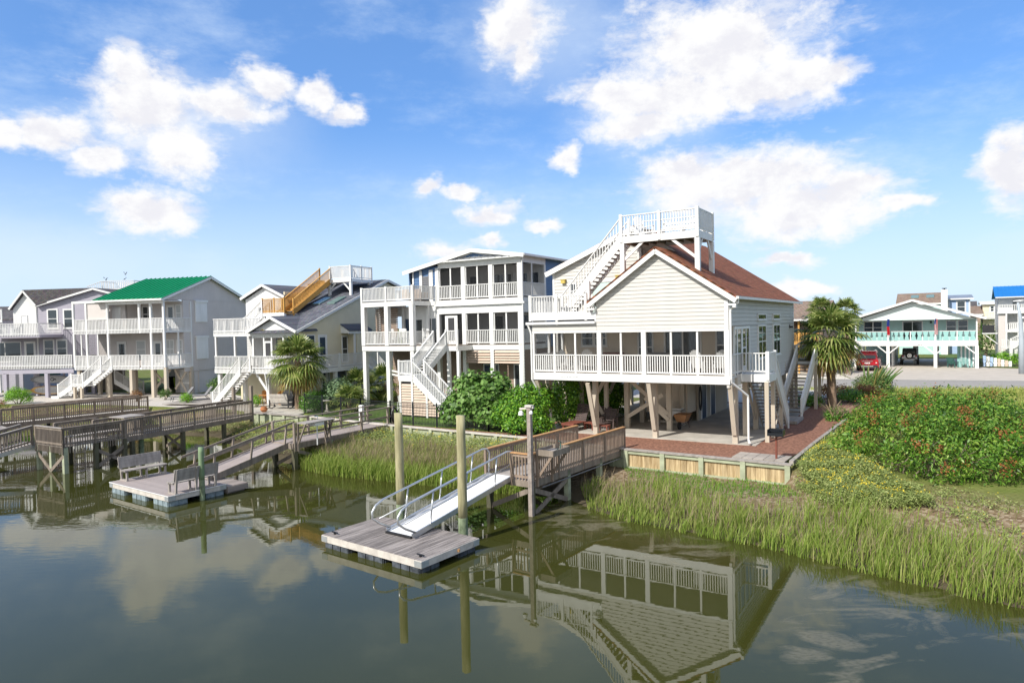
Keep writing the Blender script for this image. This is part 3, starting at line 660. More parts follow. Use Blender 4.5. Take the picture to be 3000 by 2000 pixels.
mb = MB(); solid(mb, WF(0), [(-1.2, 6.55), (3.05, 6.55), (3.05, 6.85), (.93, 7.83), (-1.2, 6.85)], .1); lap(mb, WF(0), [(-1.2, 6.55), (3.05, 6.55), (3.05, 6.85), (.93, 7.83), (-1.2, 6.85)], .18, .015); mb.build('gable_panel', 'white', Yh)
mb = MB(); mb.box(-.35, .05, -.05, -.02, 6.95, 6.99).box(-.2, -.12, -.05, -.02, 6.9, 7.06); mb.build('starfish_ornament', 'yellow_light', Yh)
roofslab(Yh, [(-1.25, -.3, ry(-.3)), (3.35, -.3, ry(-.3)), (3.35, 11.15, ry(11.15)), (-1.25, 11.15, ry(11.15))], 'shing_grey', .12)
roofslab(Yh, [(3.35, 11.15, ry(11.15)), (3.35, 13.2, 10.65), (-5.6, 13.2, 10.65), (-5.6, 11.15, ry(11.15))], 'shing_grey', .12)
roofslab(Yh, [(-3.3, 3.2, 10.68), (-3.3, 12, 10.68), (-1.0, 12, 9.65), (-1.0, 3.2, 9.65)], 'shing_grey', .1); roofslab(Yh, [(-3.3, 3.2, 10.68), (-5.7, 3.2, 9.62), (-5.7, 12, 9.62), (-3.3, 12, 10.68)], 'shing_grey', .1)
roofslab(Yh, [(.93, -.35, 7.98), (3.35, -.35, 6.86), (3.35, 2.0, 6.9), (.93, 2.9, 8.05)], 'shing_grey', .08); roofslab(Yh, [(.93, -.35, 7.98), (.93, 2.9, 8.05), (-1.5, .2, 6.9), (-1.5, -.35, 6.86)], 'shing_grey', .08)
rk = MB()
for p, q in (((3.37, -.3, 6.78), (3.37, 11.15, ry(11.15) - .1)), ((3.37, 11.15, ry(11.15) - .1), (3.37, 13.2, 10.55)), ((-1.5, -.37, 6.80), (.93, -.37, 7.90)), ((3.36, -.37, 6.80), (.93, -.37, 7.90)), ((-5.7, 3.18, 9.55), (-3.3, 3.18, 10.6)), ((-1.0, 3.18, 9.58), (-3.3, 3.18, 10.6))): rk.beam(p, q, .05, .2)
rk.build('rake_board', 'white', Yh)
sk = MB()
for u in (.1, 1.6): sk.prism([(u, 5.2, ry(5.2) + .03), (u + .75, 5.2, ry(5.2) + .03), (u + .75, 6.7, ry(6.7) + .03), (u, 6.7, ry(6.7) + .03)], (0, 0, .09))
sk.build('skylight', 'skylight', Yh)
# decks
f = MB(); f.box(-5.2, 4.2, .05, 2.5, 3.96, 4.04).box(-5.2, -1.2, 2.5, 3.5, 3.96, 4.04).box(3.1, 4.2, 2.5, 6.6, 3.96, 4.04).box(-5.2, -.4, .05, 3.5, 6.76, 6.84); f.build('deck_floor', 'old_wood', Yh)
s = MB(); s.box(-5.22, 4.22, 0, .05, 3.72, 4.03).box(4.2, 4.25, 0, 6.6, 3.72, 4.03).box(-5.22, -.35, 0, .05, 6.55, 6.84).box(-5.25, -5.2, 0, 3.5, 6.55, 6.84).box(-5.25, -5.2, 0, 3.5, 3.72, 4.03); s.build('skirt_board', 'white', Yh)
railing(Yh, (-5.18, -.02, 4.04), (-1.5, -.02, 4.04), low=-.22, sp=.14, bw=.05); railing(Yh, (-1.3, -.02, 4.04), (4.2, -.02, 4.04), low=-.22, sp=.14, bw=.05)
railing(Yh, (4.24, 0, 4.04), (4.24, 6.6, 4.04), low=-.22, sp=.14, bw=.05, posts=(.0, .5, 1))
railing(Yh, (-5.2, -.02, 6.84), (-.4, -.02, 6.84), low=-.1, sp=.14, bw=.05, h=1.08); railing(Yh, (-5.24, 0, 6.84), (-5.24, 3.4, 6.84), low=-.1, sp=.16, h=1.08)
for u in (-5.1, -3.1, -1.2): post(Yh, u, .1, 4.04, 6.55, .14, 'white')
for u in (-5.0, -2.4, 0.0, 4.0): post(Yh, u, .3, 1.2, 3.75, .26, 'white')
for u in (-5.0, -2.4, 0, 3.0): post(Yh, u, 3.2, 1.2, 3.9, .26, 'white')
for y in (3.0, 6.3): post(Yh, 4.05, y, 1.2, 3.75, .24, 'white')
for p, q in (((0, .25, 2.3), (-1.2, .25, 3.75)), ((0, .25, 2.3), (0, -.0, 3.75)), ((3.0, 3.2, 2.0), (1.6, 3.2, 3.8)), ((4.0, .3, 2.2), (3.0, .3, 3.75)), ((-2.4, 3.2, 1.6), (0, 3.2, 3.6)), ((4.0, .4, 2.2), (4.0, 1.6, 3.75)), ((2.9, .6, 1.5), (1.7, .6, 3.7))): mb = MB(); mb.beam(p, q, .08, .18); mb.build('brace', 'white', Yh)
for u in (-1.2, -.15, .62, 1.75, 3.0): post(Yh, u, .12, 4.04, 6.6, .12, 'white', 'column')
mb = MB(); mb.box(-1.2, 3.05, .14, .146, 4.1, 6.55).box(3.04, 3.046, .2, 2.5, 4.1, 6.5).box(-5.1, -1.2, .14, .146, 4.9, 6.5); mb.build('insect_screen', 'screen', Yh)
mb = MB(); mb.box(-1.2, 3.05, .1, .16, 6.40, 6.56).box(-.1, .6, .08, .12, 4.04, 6.15); so = mb.build('screen_door', 'white', Yh); mb = MB(); mb.box(0, .5, .07, .09, 4.9, 6.02); mb.build('pane', 'dark_int', so)
window(Yh, WF(2.6), -.9, -.3, 4.6, 6.4); window(Yh, WF(2.6), 1.0, 1.8, 4.6, 6.4); window(Yh, WF(2.6), 2.1, 2.8, 4.6, 6.4)
dr = MB(); dr.wbox(WF(3.5), -4.3, -3.2, .02, .07, 6.85, 9.0); so = dr.build('sliding_door', 'white', Yh); g = MB(); g.wbox(WF(3.5), -3.95, -3.3, .06, .08, 6.95, 8.8); g.build('pane', 'glass', so)
window(Yh, WF(3.5), -2.3, -1.7, 4.8, 6.4); dr = MB()
window(Yh, WR(3.1), 1.0, 1.9, 4.5, 6.55, casing=.06); door(Yh, WR(3.1), 2.25, 3.25, 4.05, 6.55, 'white')
bay = MB(); solid(bay, WR(3.9), rect(5.9, 7.7, 4.0, 6.6), .8); bay.build('bay_wall', 'yellow', Yh); mb = MB(); mb.prism([(3.05, 4.9, 7.3), (4.0, 4.9, 6.75), (4.0, 7.9, 6.75), (3.05, 7.9, 7.3)], (0, 0, .07)); mb.build('bay_roof', 'shing_grey', Yh)
mb = MB(); mb.prism([(3.1, 4.92, 7.25), (3.95, 4.92, 6.72), (3.95, 4.92, 6.6), (3.1, 4.92, 6.6)], (0, .04, 0)); mb.box(3.85, 3.95, 4.9, 7.9, 6.55, 6.75).box(3.8, 3.92, 5.6, 5.75, 4.04, 6.6); mb.build('bay_trim', 'white', Yh)
window(Yh, WR(3.1), 5.0, 5.75, 4.3, 6.4, casing=.1)
window(Yh, WR(3.0), 2.6, 3.6, 2.2, 3.7, casing=.1); window(Yh, WR(3.0), 4.4, 5.6, 2.2, 3.7, casing=.1)
dk = MB(); dk.wbox(WF(2.4), -5.0, 3.0, 0, .08, 1.3, 3.95); dk.build('ground_wall', 'yellow', Yh)
wr = MB(); wr.lathe([(.26, 0), (.32, .08), (.26, .16)], (0, 0, 0), 14); wo = wr.build('tyre_ornament', 'rubber', Yh); wo.location = (1.9, 2.3, 2.4); wo.rotation_euler = (R(90), 0, 0)
# stairs
stair(Yh, (-1.45, -.55, 4.02), (-4.3, -.55, 1.36), (0, 1.0, 0), 14, tm='old_wood', h=.95, sp=.14)
stair(Yh, (4.75, 6.8, 4.0), (4.75, 10.3, 1.36), (1.0, 0, 0), 14, h=.95, sp=.14)
stair(Yh, (-1.95, 2.3, 8.3), (-3.9, 2.3, 6.9), (0, .95, 0), 8, h=1.0, sp=.15)
ld = MB(); ld.box(-1.95, .25, 1.85, 2.85, 8.2, 8.3); ld.build('stair_landing', 'orange_wood', Yh)
mb = MB(); mb.box(-1.98, .28, 1.8, 1.85, 8.05, 8.3).box(.2, .3, 1.85, 2.0, 7.0, 8.2).box(-1.9, -1.75, 1.85, 2.0, 6.85, 8.2); mb.build('landing_fascia', 'white', Yh)
railing(Yh, (-1.95, 1.85, 8.3), (-.75, 1.85, 8.3), 'orange_wood', h=1.1, sp=.12, bw=.05, posts=(0, 1), low=-.02); railing(Yh, (-.75, 1.85, 8.3), (.25, 1.85, 8.3), 'orange_wood', h=1.1, sp=.12, bw=.05, posts=(1,), low=-.02)
stair(Yh, (-.3, 7.3, 11.05), (-.3, 2.85, 8.3), (1.1, 0, 0), 15, 'orange_wood', h=1.0, sp=.12, risers=True)
ld = MB(); ld.box(-.9, 2.4, 7.3, 10.1, 10.98, 11.06); ld.build('roof_deck', 'old_wood', Yh)
fs = MB(); fs.box(-.3, 2.43, 7.25, 7.3, 10.82, 11.08).box(2.4, 2.45, 7.25, 10.1, 10.82, 11.08); fs.build('deck_fascia', 'white', Yh)
railing(Yh, (.25, 7.27, 11.06), (2.4, 7.27, 11.06), h=1.1, sp=.12, bw=.06, posts=(0, 1)); railing(Yh, (2.42, 7.3, 11.06), (2.42, 10.1, 11.06), h=1.1, sp=.14, bw=.05, posts=(.5, 1)); railing(Yh, (-.9, 10.1, 11.06), (2.42, 10.1, 11.06), h=1.1, sp=.14)
for u, v in ((.1, 7.4), (2.3, 7.4), (2.3, 9.9)): post(Yh, u, v, ry(v) - .2, 10.85, .2, 'white', 'roof_post')
for p, q in (((.15, 7.4, 10.2), (.8, 7.4, 10.85)), ((2.25, 7.4, 10.1), (1.5, 7.4, 10.85))): mb = MB(); mb.beam(p, q, .08, .12); mb.build('brace', 'white', Yh)

# ================================================================== GREEN ROOFED HOUSE
Gh = thing('green_roof_house', 'warm grey house with bright green metal roof and two white decks facing the water', 'house', (-30.17, 59.2, 0), -14)
wall(Gh, WR(0), [[(2.45, 3.4), (11.6, 3.4), (11.6, 9.9), (2.45, 9.9)], [(-.3, 9.85), (11.9, 9.85), (6.0, 12.05)]], 'warm_grey', 0)
wall(Gh, WR(-.06), [rect(3.7, 11.5, 1.3, 3.4)], 'warm_grey', 0, name='ground_wall')
gr = MB()
for i in range(40): y = 3.6 + i * .2; gr.box(.0, .012, y, y + .018, 3.4, 9.85)
for i in range(60):
    y = -.2 + i * .2; zt = 9.85 + 2.2 * (1 - abs(y - 5.9) / 6.1); gr.box(.0, .012, y, y + .018, 9.85, zt - .05)
gr.box(-.02, .03, 3.4, 11.6, 3.38, 3.44).box(-.02, .03, 3.5, 11.6, 9.8, 9.87).box(-.02, .03, 3.5, 11.6, 6.7, 6.75); gr.build('wall_groove', 'warm_grey', Gh)
wall(Gh, WF(2.4), [rect(-9.4, -.05, 3.95, 6.9), rect(-4.75, -.05, 7.2, 9.75)], 'warm_grey', 0, name='porch_wall')
wall(Gh, WF(1.0), [rect(-6.7, -4.75, 7.2, 9.7)], 'warm_grey', 0, name='porch_wall'); wall(Gh, WR(-4.75), [rect(1.0, 2.4, 7.2, 9.7)], 'warm_grey', 0)
wall(Gh, WF(11.6), [rect(-9.4, 0, 1.3, 9.8)], 'warm_grey', 0); wall(Gh, WL(-9.4), [rect(2.4, 11.6, 3.9, 7.0)], 'warm_grey', 0); wall(Gh, WL(-6.7), [rect(1.0, 11.6, 7, 9.7)], 'warm_grey', 0)
rp = lambda v: 9.93 + (12.18 - 9.93) * (v + .4) / 6.4
mb = MB(); A, B_, C_, D_ = (-6.9, -.45, 9.9), (.3, -.45, 9.9), (.3, 6.0, 12.18), (-6.9, 6.0, 12.18); mb.prism([A, B_, C_, D_], (0, 0, -.06)); seams(mb, A, B_, C_, D_, .5, .08); mb.build('roof', 'green_metal', Gh)
mb = MB(); mb.box(-6.9, -.05, -.3, 2.4, 9.70, 9.76); mb.build('porch_ceiling', 'white', Gh)
mb = MB(); mb.box(-6.0, .05, -.02, .1, 9.5, 9.75); mb.build('header_beam', 'white', Gh)
mb = MB(); A, B_, C_, D_ = (.3, 12.3, 9.85), (-6.9, 12.3, 9.85), (-6.9, 6.0, 12.18), (.3, 6.0, 12.18); mb.prism([A, B_, C_, D_], (0, 0, -.06)); seams(mb, A, B_, C_, D_, .3, .035); mb.build('roof', 'green_metal', Gh)
rk = MB(); rk.beam((.32, -.45, 9.78), (.32, 6, 12.06), .05, .2).beam((.32, 12.3, 9.73), (.32, 6, 12.06), .05, .2); rk.box(-6.95, .33, -.56, -.44, 9.75, 9.9).box(.0, .3, -.45, -.3, 9.7, 9.78); rk.build('fascia', 'white', Gh)
for zf in (3.95, 7.15):
    f = MB(); f.box(-9.6, 0, .05, 2.4, zf - .12, zf - .02); 
    if zf > 5: f.box(-9.6, -4.75, 2.4, 4.0, zf - .12, zf - .02)
    f.build('deck_floor', 'old_wood', Gh)
    s = MB(); s.box(-9.62, .02, 0, .05, zf - .2, zf).box(0, .05, 0, 3.5, zf - .2, zf); s.build('skirt_board', 'white', Gh)
    us = (-9.6, -8.17, -5.86, -2.5, -1.33, 0.0)
    for a, b in zip(us, us[1:]):
        if zf < 5 and a == -5.86: b = -2.5
        railing(Gh, (a + .08, -.03, zf), (b - .08, -.03, zf), h=1.1, sp=.15, bw=.07, low=-.14, cap=(.12, .04))
    railing(Gh, (.03, 0, zf), (.03, 3.4, zf), h=1.1, sp=.17, bw=.07, low=-.14); railing(Gh, (-9.6, .05, zf), (-9.6, 2.4, zf), h=1.1, sp=.17, bw=.07, low=-.14)
for u in (-9.58, -8.17, -5.86, -2.5, -1.33, 0.0):
    z1 = 9.75
    post(Gh, u, .05, 7.15, z1, .17, 'white'); post(Gh, u, .05, 3.95, 6.98, .17, 'white') if u not in (-2.5,) else None
post(Gh, 0, 3.4, 3.95, 9.75, .14, 'white'); post(Gh, .02, 1.7, 3.95, 7.0, .12, 'white')
mb = MB(); mb.box(-9.66, -5.8, -.05, .13, 9.7, 9.9); mb.box(-9.66, -9.5, .1, 2.4, 9.7, 9.9); mb.build('privacy_frame', 'white', Gh)
pv = MB(); pv.box(-8.08, -5.95, .06, .1, 8.1, 9.7); pv.build('privacy_panel', 'warm_grey', Gh)
pv = MB(); [pv.box(-9.48 + i * .13, -9.42 + i * .13, 1.6, 1.64, 7.2, 9.6) for i in range(10)]; pv.box(-9.5, -8.2, 1.6, 1.64, 8.3, 8.4); pv.build('privacy_slats', 'warm_grey', Gh)
w = WF(2.4); w1 = WF(1.0)
door(Gh, w1, -6.25, -5.35, 7.2, 9.35, 'white', glass=False); window(Gh, w, -4.3, -3.1, 7.9, 9.4, vert=True); door(Gh, w, -1.7, -.85, 7.2, 9.45, 'white'); window(Gh, w, -.72, -.1, 7.9, 9.45, glass='blind')
window(Gh, w, -5.1, -4.05, 4.6, 6.3, glass='blind'); door(Gh, w, -3.2, -2.3, 4.0, 6.2, 'white'); window(Gh, w, -1.9, -1.0, 4.6, 6.3, vert=True, glass='blind'); window(Gh, w, -.75, -.1, 4.6, 6.3, vert=True, glass='blind')
door(Gh, w, -7.2, -6.2, 4.0, 6.2, 'white')
mb = MB(); mb.box(-9.5, -5.95, .1, .106, 4.0, 6.95).box(-9.56, -9.55, .1, 2.3, 4, 6.95); mb.build('insect_screen', 'screen', Gh)
for u in (-8.85, -7.05): mb = MB(); mb.box(u - .05, u + .05, .06, .13, 4.0, 6.95); mb.build('mullion', 'white', Gh)
for z0, z1 in ((7.86, 9.87), (4.43, 6.56)):
    s = MB(); s.wbox(WR(0), 3.95, 5.55, .015, .1, z0, z1); s.wbox(WR(0), 3.9, 5.6, .015, .2, z1 - .18, z1 + .02)
    for i in range(14): s.wbox(WR(0), 4.05, 5.45, .1, .112, z0 + .06 + i * .125, z0 + .16 + i * .125)
    s.build('storm_shutter', 'white', Gh)
pm = 'tan_post'
for u, y in ((-6.0, .15), (-3.6, .15), (-1.35, .15), (-5.3, 2.4), (-8.4, 2.4), (-9.4, .3), (-.05, 3.3), (-3.2, 2.4), (-9.3, 2.4)): post(Gh, u, y, 1.2, 3.8, .28, pm, 'pile')
post(Gh, 0, .12, 1.2, 3.95, .26, pm, 'pile')
for p, q in (((-3.4, 2.4, 3.6), (-1.5, 2.4, 1.6)), ((-3.4, 2.4, 1.6), (-1.5, 2.4, 3.6)), ((-1.2, 2.6, 3.6), (0, 2.6, 1.5)), ((-1.2, 2.6, 1.8), (0, 2.6, 3.4))): mb = MB(); mb.beam(p, q, .06, .2); mb.build('brace', pm, Gh)
gd = MB(); gd.wbox(WF(4.1), -1.9, -.3, .0, .06, 1.32, 3.5); gd.build('garage_door', 'white', Gh); bk = MB(); bk.wbox(WF(4.3), -2.6, 0, 0, .05, 1.3, 3.9).wbox(WF(10.8), -9.4, 0, 0, .05, 1.3, 3.9); bk.build('ground_wall', 'warm_grey', Gh)
lt = MB()
for i in range(16): lt.beam((-3.9 + i * .12, 7.0, 1.5), (-2.6 + i * .12, 7.0, 3.8), .03, .05).beam((-2.6 + i * .12, 7.02, 1.5), (-3.9 + i * .12, 7.02, 3.8), .03, .05)
lt.build('lattice_panel', 'white', Gh)
stair(Gh, (-5.5, -.65, 3.93), (-7.5, -.65, 2.45), (0, 1.1, 0), 8, h=1.0, sp=.15); ld = MB(); ld.box(-8.7, -7.5, -1.25, -.08, 2.35, 2.45); ld.build('stair_landing', 'white', Gh)
railing(Gh, (-8.7, -1.22, 2.45), (-7.5, -1.22, 2.45), h=1.0, sp=.15, low=-.1, bw=.06); stair(Gh, (-8.72, -.65, 2.45), (-10.2, -.65, 1.5), (0, 1.1, 0), 6, h=1.0, sp=.12, rm='white')
for u in (-8.5, -7.75): post(Gh, u, -1.1, 1.2, 2.35, .2, pm, 'pile')
mb = MB(); mb.box(-10.9, -10.1, -1.3, 0, 1.3, 1.5); mb.build('stair_base', 'white', Gh)
stair(Gh, (-7.6, 2.9, 2.6), (-5.4, 2.9, 1.4), (0, 1.0, 0), 7, h=1.0, sp=.14)

# ================================================================== LILAC HOUSE
P = thing('lilac_house', 'grey-lilac house with white gable, long grey deck and paddleboards stored underneath', 'house', (-42.29, 61.68, 0), -2)
wall(P, WF(3), [[(-2.75, 4.1), (6.0, 4.1), (6.0, 10.3), (2.9, 11.15), (-2.75, 9.75)], rect(-8, -2.76, 4.1, 6.8)], 'lilac', .17, .018)
wall(P, WF(2.9), [[(-5.0, 7.0), (-2.76, 7.0), (-2.76, 9.8), (-3.8, 11.1), (-5.0, 9.6)]], 'white', .17, .018); wall(P, WR(6), [rect(3, 12, 4, 10.2)], 'lilac', 0); wall(P, WL(-5), [rect(2.9, 12, 7, 9.6)], 'white', .2)
roofslab(P, [(-3.8, 2.6, 11.25), (-2.6, 2.6, 9.83), (2.95, 2.7, 11.3), (1.5, 9, 11.45)], 'shing_dark', .12); roofslab(P, [(2.95, 2.7, 11.3), (6.4, 2.7, 10.35), (6.4, 12, 10.3), (2.95, 12, 11.4)], 'shing_dark', .12)
roofslab(P, [(-3.8, 2.6, 11.25), (1.5, 9, 11.45), (-5.3, 9, 9.5), (-5.3, 2.6, 9.5)], 'shing_dark', .1)
rk = MB()
for p, q in (((-5.2, 2.6, 9.45), (-3.8, 2.6, 11.15)), ((-2.6, 2.6, 9.75), (-3.8, 2.6, 11.15)), ((-2.6, 2.65, 9.72), (2.95, 2.65, 11.2)), ((6.4, 2.65, 10.25), (2.95, 2.65, 11.2))): rk.beam(p, q, .06, .17)
rk.wbox(WF(3), -2.85, -2.7, 0, .05, 4.1, 9.7); rk.build('rake_board', 'white', P)
w = WF(3)
for a, z0, z1 in ((-1.7, 7.64, 9.33), (-.14, 7.64, 9.29), (-2.15, 4.9, 6.46), (-.9, 4.9, 6.43)): window(P, w, a - .1, a + .98, z0 - .1, z1 + .1, casing=.13)
window(P, w, -4.1, -3.0, 4.2, 6.4, mid=False, casing=.2); window(P, w, -7.6, -4.4, 4.5, 6.4, vert=True, mid=False)
door(P, WF(2.9), -4.3, -3.6, 7.0, 8.9, 'white', glass=False)
f = MB(); f.box(-9, 2.65, .05, 3, 4.0, 4.1).box(-6.5, -.4, .05, 3, 6.88, 6.98); f.build('deck_floor', 'old_wood', P)
s = MB(); s.box(-9, 2.65, .0, .06, 3.5, 3.85).box(-6.5, -.38, 0, .06, 6.75, 7.0).box(-.4, -.34, 0, 3, 6.75, 7.0); s.build('floor_beam', 'lilac', P)
railing(P, (-9, -.02, 4.1), (2.6, -.02, 4.1), 'white_deck', h=1.05, sp=.15, bw=.07, low=-.18); railing(P, (-6.5, -.02, 6.98), (-.4, -.02, 6.98), 'white_deck', h=1.08, sp=.15, bw=.06, low=-.1); railing(P, (-.38, 0, 6.98), (-.38, 2.9, 6.98), 'white_deck', h=1.08, sp=.16)
stair(P, (-5.2, 1.2, 8.4), (-7.5, 1.2, 7.0), (0, 1, 0), 8, h=1.0, sp=.14)
for u, y in ((-3.75, .15), (.08, .15), (2.3, .15), (-3.0, 3.0), (-7, .15), (2.5, 3), (.3, 5), (-5.0, 5.5)): post(P, u, y, 1.2, 3.55, .3, 'lilac', 'pile')
for p, q in (((-4.6, 5.5, 1.5), (-3.2, 5.5, 3.4)), ((-4.6, 5.5, 3.4), (-3.2, 5.5, 1.5))): mb = MB(); mb.beam(p, q, .06, .18); mb.build('brace', 'lilac', P)
bk = MB(); solid(bk, WF(7.0), rect(-1.6, 3, 1.3, 3.9)); bk.build('ground_wall', 'old_wood', P)
dk = MB(); dk.box(.9, 4.3, 7.0, 9.5, 11.3, 11.4); dk.build('roof_deck', 'white', P); railing(P, (.9, 7, 11.3), (4.3, 7, 11.3), h=.95, sp=.2, bw=.06); railing(P, (.9, 9.5, 11.3), (4.3, 9.5, 11.3), h=.95, sp=.2, bw=.06); railing(P, (.9, 7, 11.3), (.9, 9.5, 11.3), h=.95, sp=.2); railing(P, (-.5, 7.0, 10.9), (.9, 7.0, 11.35), h=.85, sp=.2); railing(P, (4.3, 7, 11.3), (4.3, 9.5, 11.3), h=.95, sp=.2)

# ================================================================== SLIVER OF A HOUSE AT THE LEFT EDGE
Q = thing('edge_house', 'grey low-roofed house with white upper balcony, cut by the left edge of the picture', 'house', (-54.5, 68, 0), -2)
wall(Q, WF(3), [rect(-8, 3.5, 1.3, 8.6)], 'lilac', .2, .02); wall(Q, WR(3.5), [rect(3, 12, 1.3, 8.6)], 'lilac', .2)
roofslab(Q, [(-8, 2.5, 8.7), (3.9, 2.5, 8.7), (3.9, 7.5, 10.2), (-8, 7.5, 10.2)], 'shing_dark', .12); roofslab(Q, [(3.9, 12, 8.7), (-8, 12, 8.7), (-8, 7.5, 10.2), (3.9, 7.5, 10.2)], 'shing_dark', .12)
f = MB(); f.box(-8, 3.5, .1, 3, 6.6, 6.8); f.build('deck_floor', 'white', Q); railing(Q, (-8, .1, 6.8), (3.5, .1, 6.8), h=1.1, sp=.17, bw=.06); railing(Q, (3.5, .1, 6.8), (3.5, 3, 6.8), h=1.1, sp=.17, bw=.06)
window(Q, WF(3), .5, 1.6, 7.0, 8.4); window(Q, WF(3), -1.6, -.5, 7.0, 8.4)
for u in (-3, .2, 3.3): post(Q, u, .2, 1.2, 6.6, .2, 'white')
# ================================================================== AQUA COTTAGE ACROSS THE ROAD
A = thing('aqua_cottage', 'aqua cottage with low white gable, cut-out board balcony and cars parked beneath', 'house', (41.9, 76.3, 0), -33)
wall(A, WF(2.2), [rect(-3.0, 8.3, 4.15, 6.6)], 'aqua', .22, .012)
gab = [(-3.3, 6.52), (8.35, 6.52), (7.6, 6.75), (2.5, 8.42), (-2.6, 6.75)]
mb = MB(); solid(mb, WF(.1), [(-3.3, 6.52), (8.35, 6.52), (2.5, 8.45)], .1); lap(mb, WF(.1), [(-3.3, 6.52), (8.35, 6.52), (2.5, 8.45)], .24, .012); mb.build('gable_panel', 'pale_gable', A)
wall(A, WR(8.3), [rect(2.2, 13, 4.15, 6.6)], 'aqua', .22); wall(A, WL(-3.0), [rect(2.2, 13, 4.15, 6.6)], 'aqua', .22); wall(A, WF(13), [rect(-3, 8.3, 4.15, 6.6)], 'aqua', 0)
roofslab(A, [(2.5, -.5, 8.75), (9.15, -.5, 6.62), (9.15, 13.5, 6.62), (2.5, 13.5, 8.75)], 'shing_tan', .12); roofslab(A, [(2.5, -.5, 8.75), (2.5, 13.5, 8.75), (-3.95, -.5 + 14, 6.68), (-3.95, -.5, 6.68)], 'shing_tan', .12)
rk = MB(); rk.beam((9.15, -.52, 6.55), (2.5, -.52, 8.66), .06, .24).beam((-3.95, -.52, 6.6), (2.5, -.52, 8.66), .06, .24); rk.build('rake_board', 'white', A)
f = MB(); f.box(-3.2, 8.4, .05, 2.2, 4.0, 4.15); f.build('deck_floor', 'white', A); s = MB(); s.box(-3.25, 8.45, -.02, .05, 3.95, 4.2).box(-3.25, 8.45, .0, .07, 3.66, 3.94).box(8.4, 8.46, .05, 2.2, 3.95, 4.2); s.build('skirt_board', 'white', A)
for a, b in ((-3.1, .12), (.12, 2.25), (2.25, 4.62), (4.62, 6.55), (6.55, 8.3)):
    br = MB(); n = int((b - a - .1) / .47); w_ = (b - a - .1) / n
    for i in range(n):
        x = a + .05 + (i + .5) * w_; h = w_ / 2 - .03; yb = .02
        br.prism([(x - h, yb, 4.28), (x + h, yb, 4.28), (x + h, yb, 4.42), (x + h - .05, yb, 4.5), (x + h - .05, yb, 4.62), (x + h - .12, yb, 4.78), (x + h - .05, yb, 4.94), (x + h - .05, yb, 5.06), (x + h, yb, 5.14), (x + h, yb, 5.24), (x - h, yb, 5.24), (x - h, yb, 5.14), (x - h + .05, yb, 5.06), (x - h + .05, yb, 4.94), (x - h + .12, yb, 4.78), (x - h + .05, yb, 4.62), (x - h + .05, yb, 4.5), (x - h, yb, 4.42)], (0, .03, 0))
    br.build('railing', 'aqua_panel', A)
    tr = MB(); tr.box(a, b, .05, .09, 4.24, 4.32).box(a, b, .0, .1, 5.24, 5.29).box(a, a + .09, -.0, .08, 4.2, 5.25); tr.build('railing_frame', 'white', A)
for u in (.12, 4.62, 8.33, -3.1): post(A, u, .03, 4.2, 6.55, .13, 'white'); post(A, u, .08, 1.2, 3.7, .32, 'white', 'pile')
for u in (-3.0, .1, 2.4, 4.6, 8.2):
    for y in (6.5, 12.5): post(A, u, y, 1.2, 4.0, .3, 'white', 'pile')
for u, s_ in ((.12, -1), (.12, 1), (4.62, -1), (4.62, 1), (8.33, -1)): mb = MB(); mb.beam((u, .08, 2.75), (u + s_ * 1.05, .08, 3.68), .1, .12); mb.build('brace', 'white', A)
w = WF(2.2)
for a in (-2.5, -1.55, 5.6, 6.65): window(A, w, a, a + .95, 5.0, 6.4, casing=.06)
sl = MB(); sl.wbox(w, 1.4, 1.5, .0, .06, 4.2, 6.4).wbox(w, 3.3, 3.4, 0, .06, 4.2, 6.4).wbox(w, 1.4, 3.4, 0, .06, 6.3, 6.4).wbox(w, 2.35, 2.42, 0, .06, 4.2, 6.3); so = sl.build('sliding_door', 'white', A); g = MB(); g.wbox(w, 1.5, 3.3, .005, .03, 4.2, 6.3); g.build('pane', 'glass', so)
lm = MB(); lm.wbox(w, 4.1, 4.25, 0, .15, 6.1, 6.35); lm.build('wall_lamp', 'black_plastic', A)
bk = MB(); solid(bk, WR(.5), rect(1.0, 8.5, 1.3, 3.9), .1); bk.build('ground_wall', 'white_deck', A); bk = MB(); solid(bk, WF(9.5), rect(-3, .5, 1.3, 3.9)); bk.build('ground_wall', 'aqua', A); bk = MB(); solid(bk, WF(1.6), rect(6.6, 8.2, 1.3, 3.7)); bk.build('ground_wall', 'aqua_panel', A)
lt = MB()
for i in range(4): lt.box(6.9 + i * .36, 7.05 + i * .36, 1.42, 1.5, 1.4, 3.6)
lt.build('ladder_boards', 'white', A)
nm = MB(); nm.box(3.0, 3.06, -.03, -.022, 3.76, 3.84).box(3.14, 3.20, -.03, -.022, 3.76, 3.84).box(3.28, 3.34, -.03, -.022, 3.76, 3.84); nm.build('house_number', 'black_plastic', A)

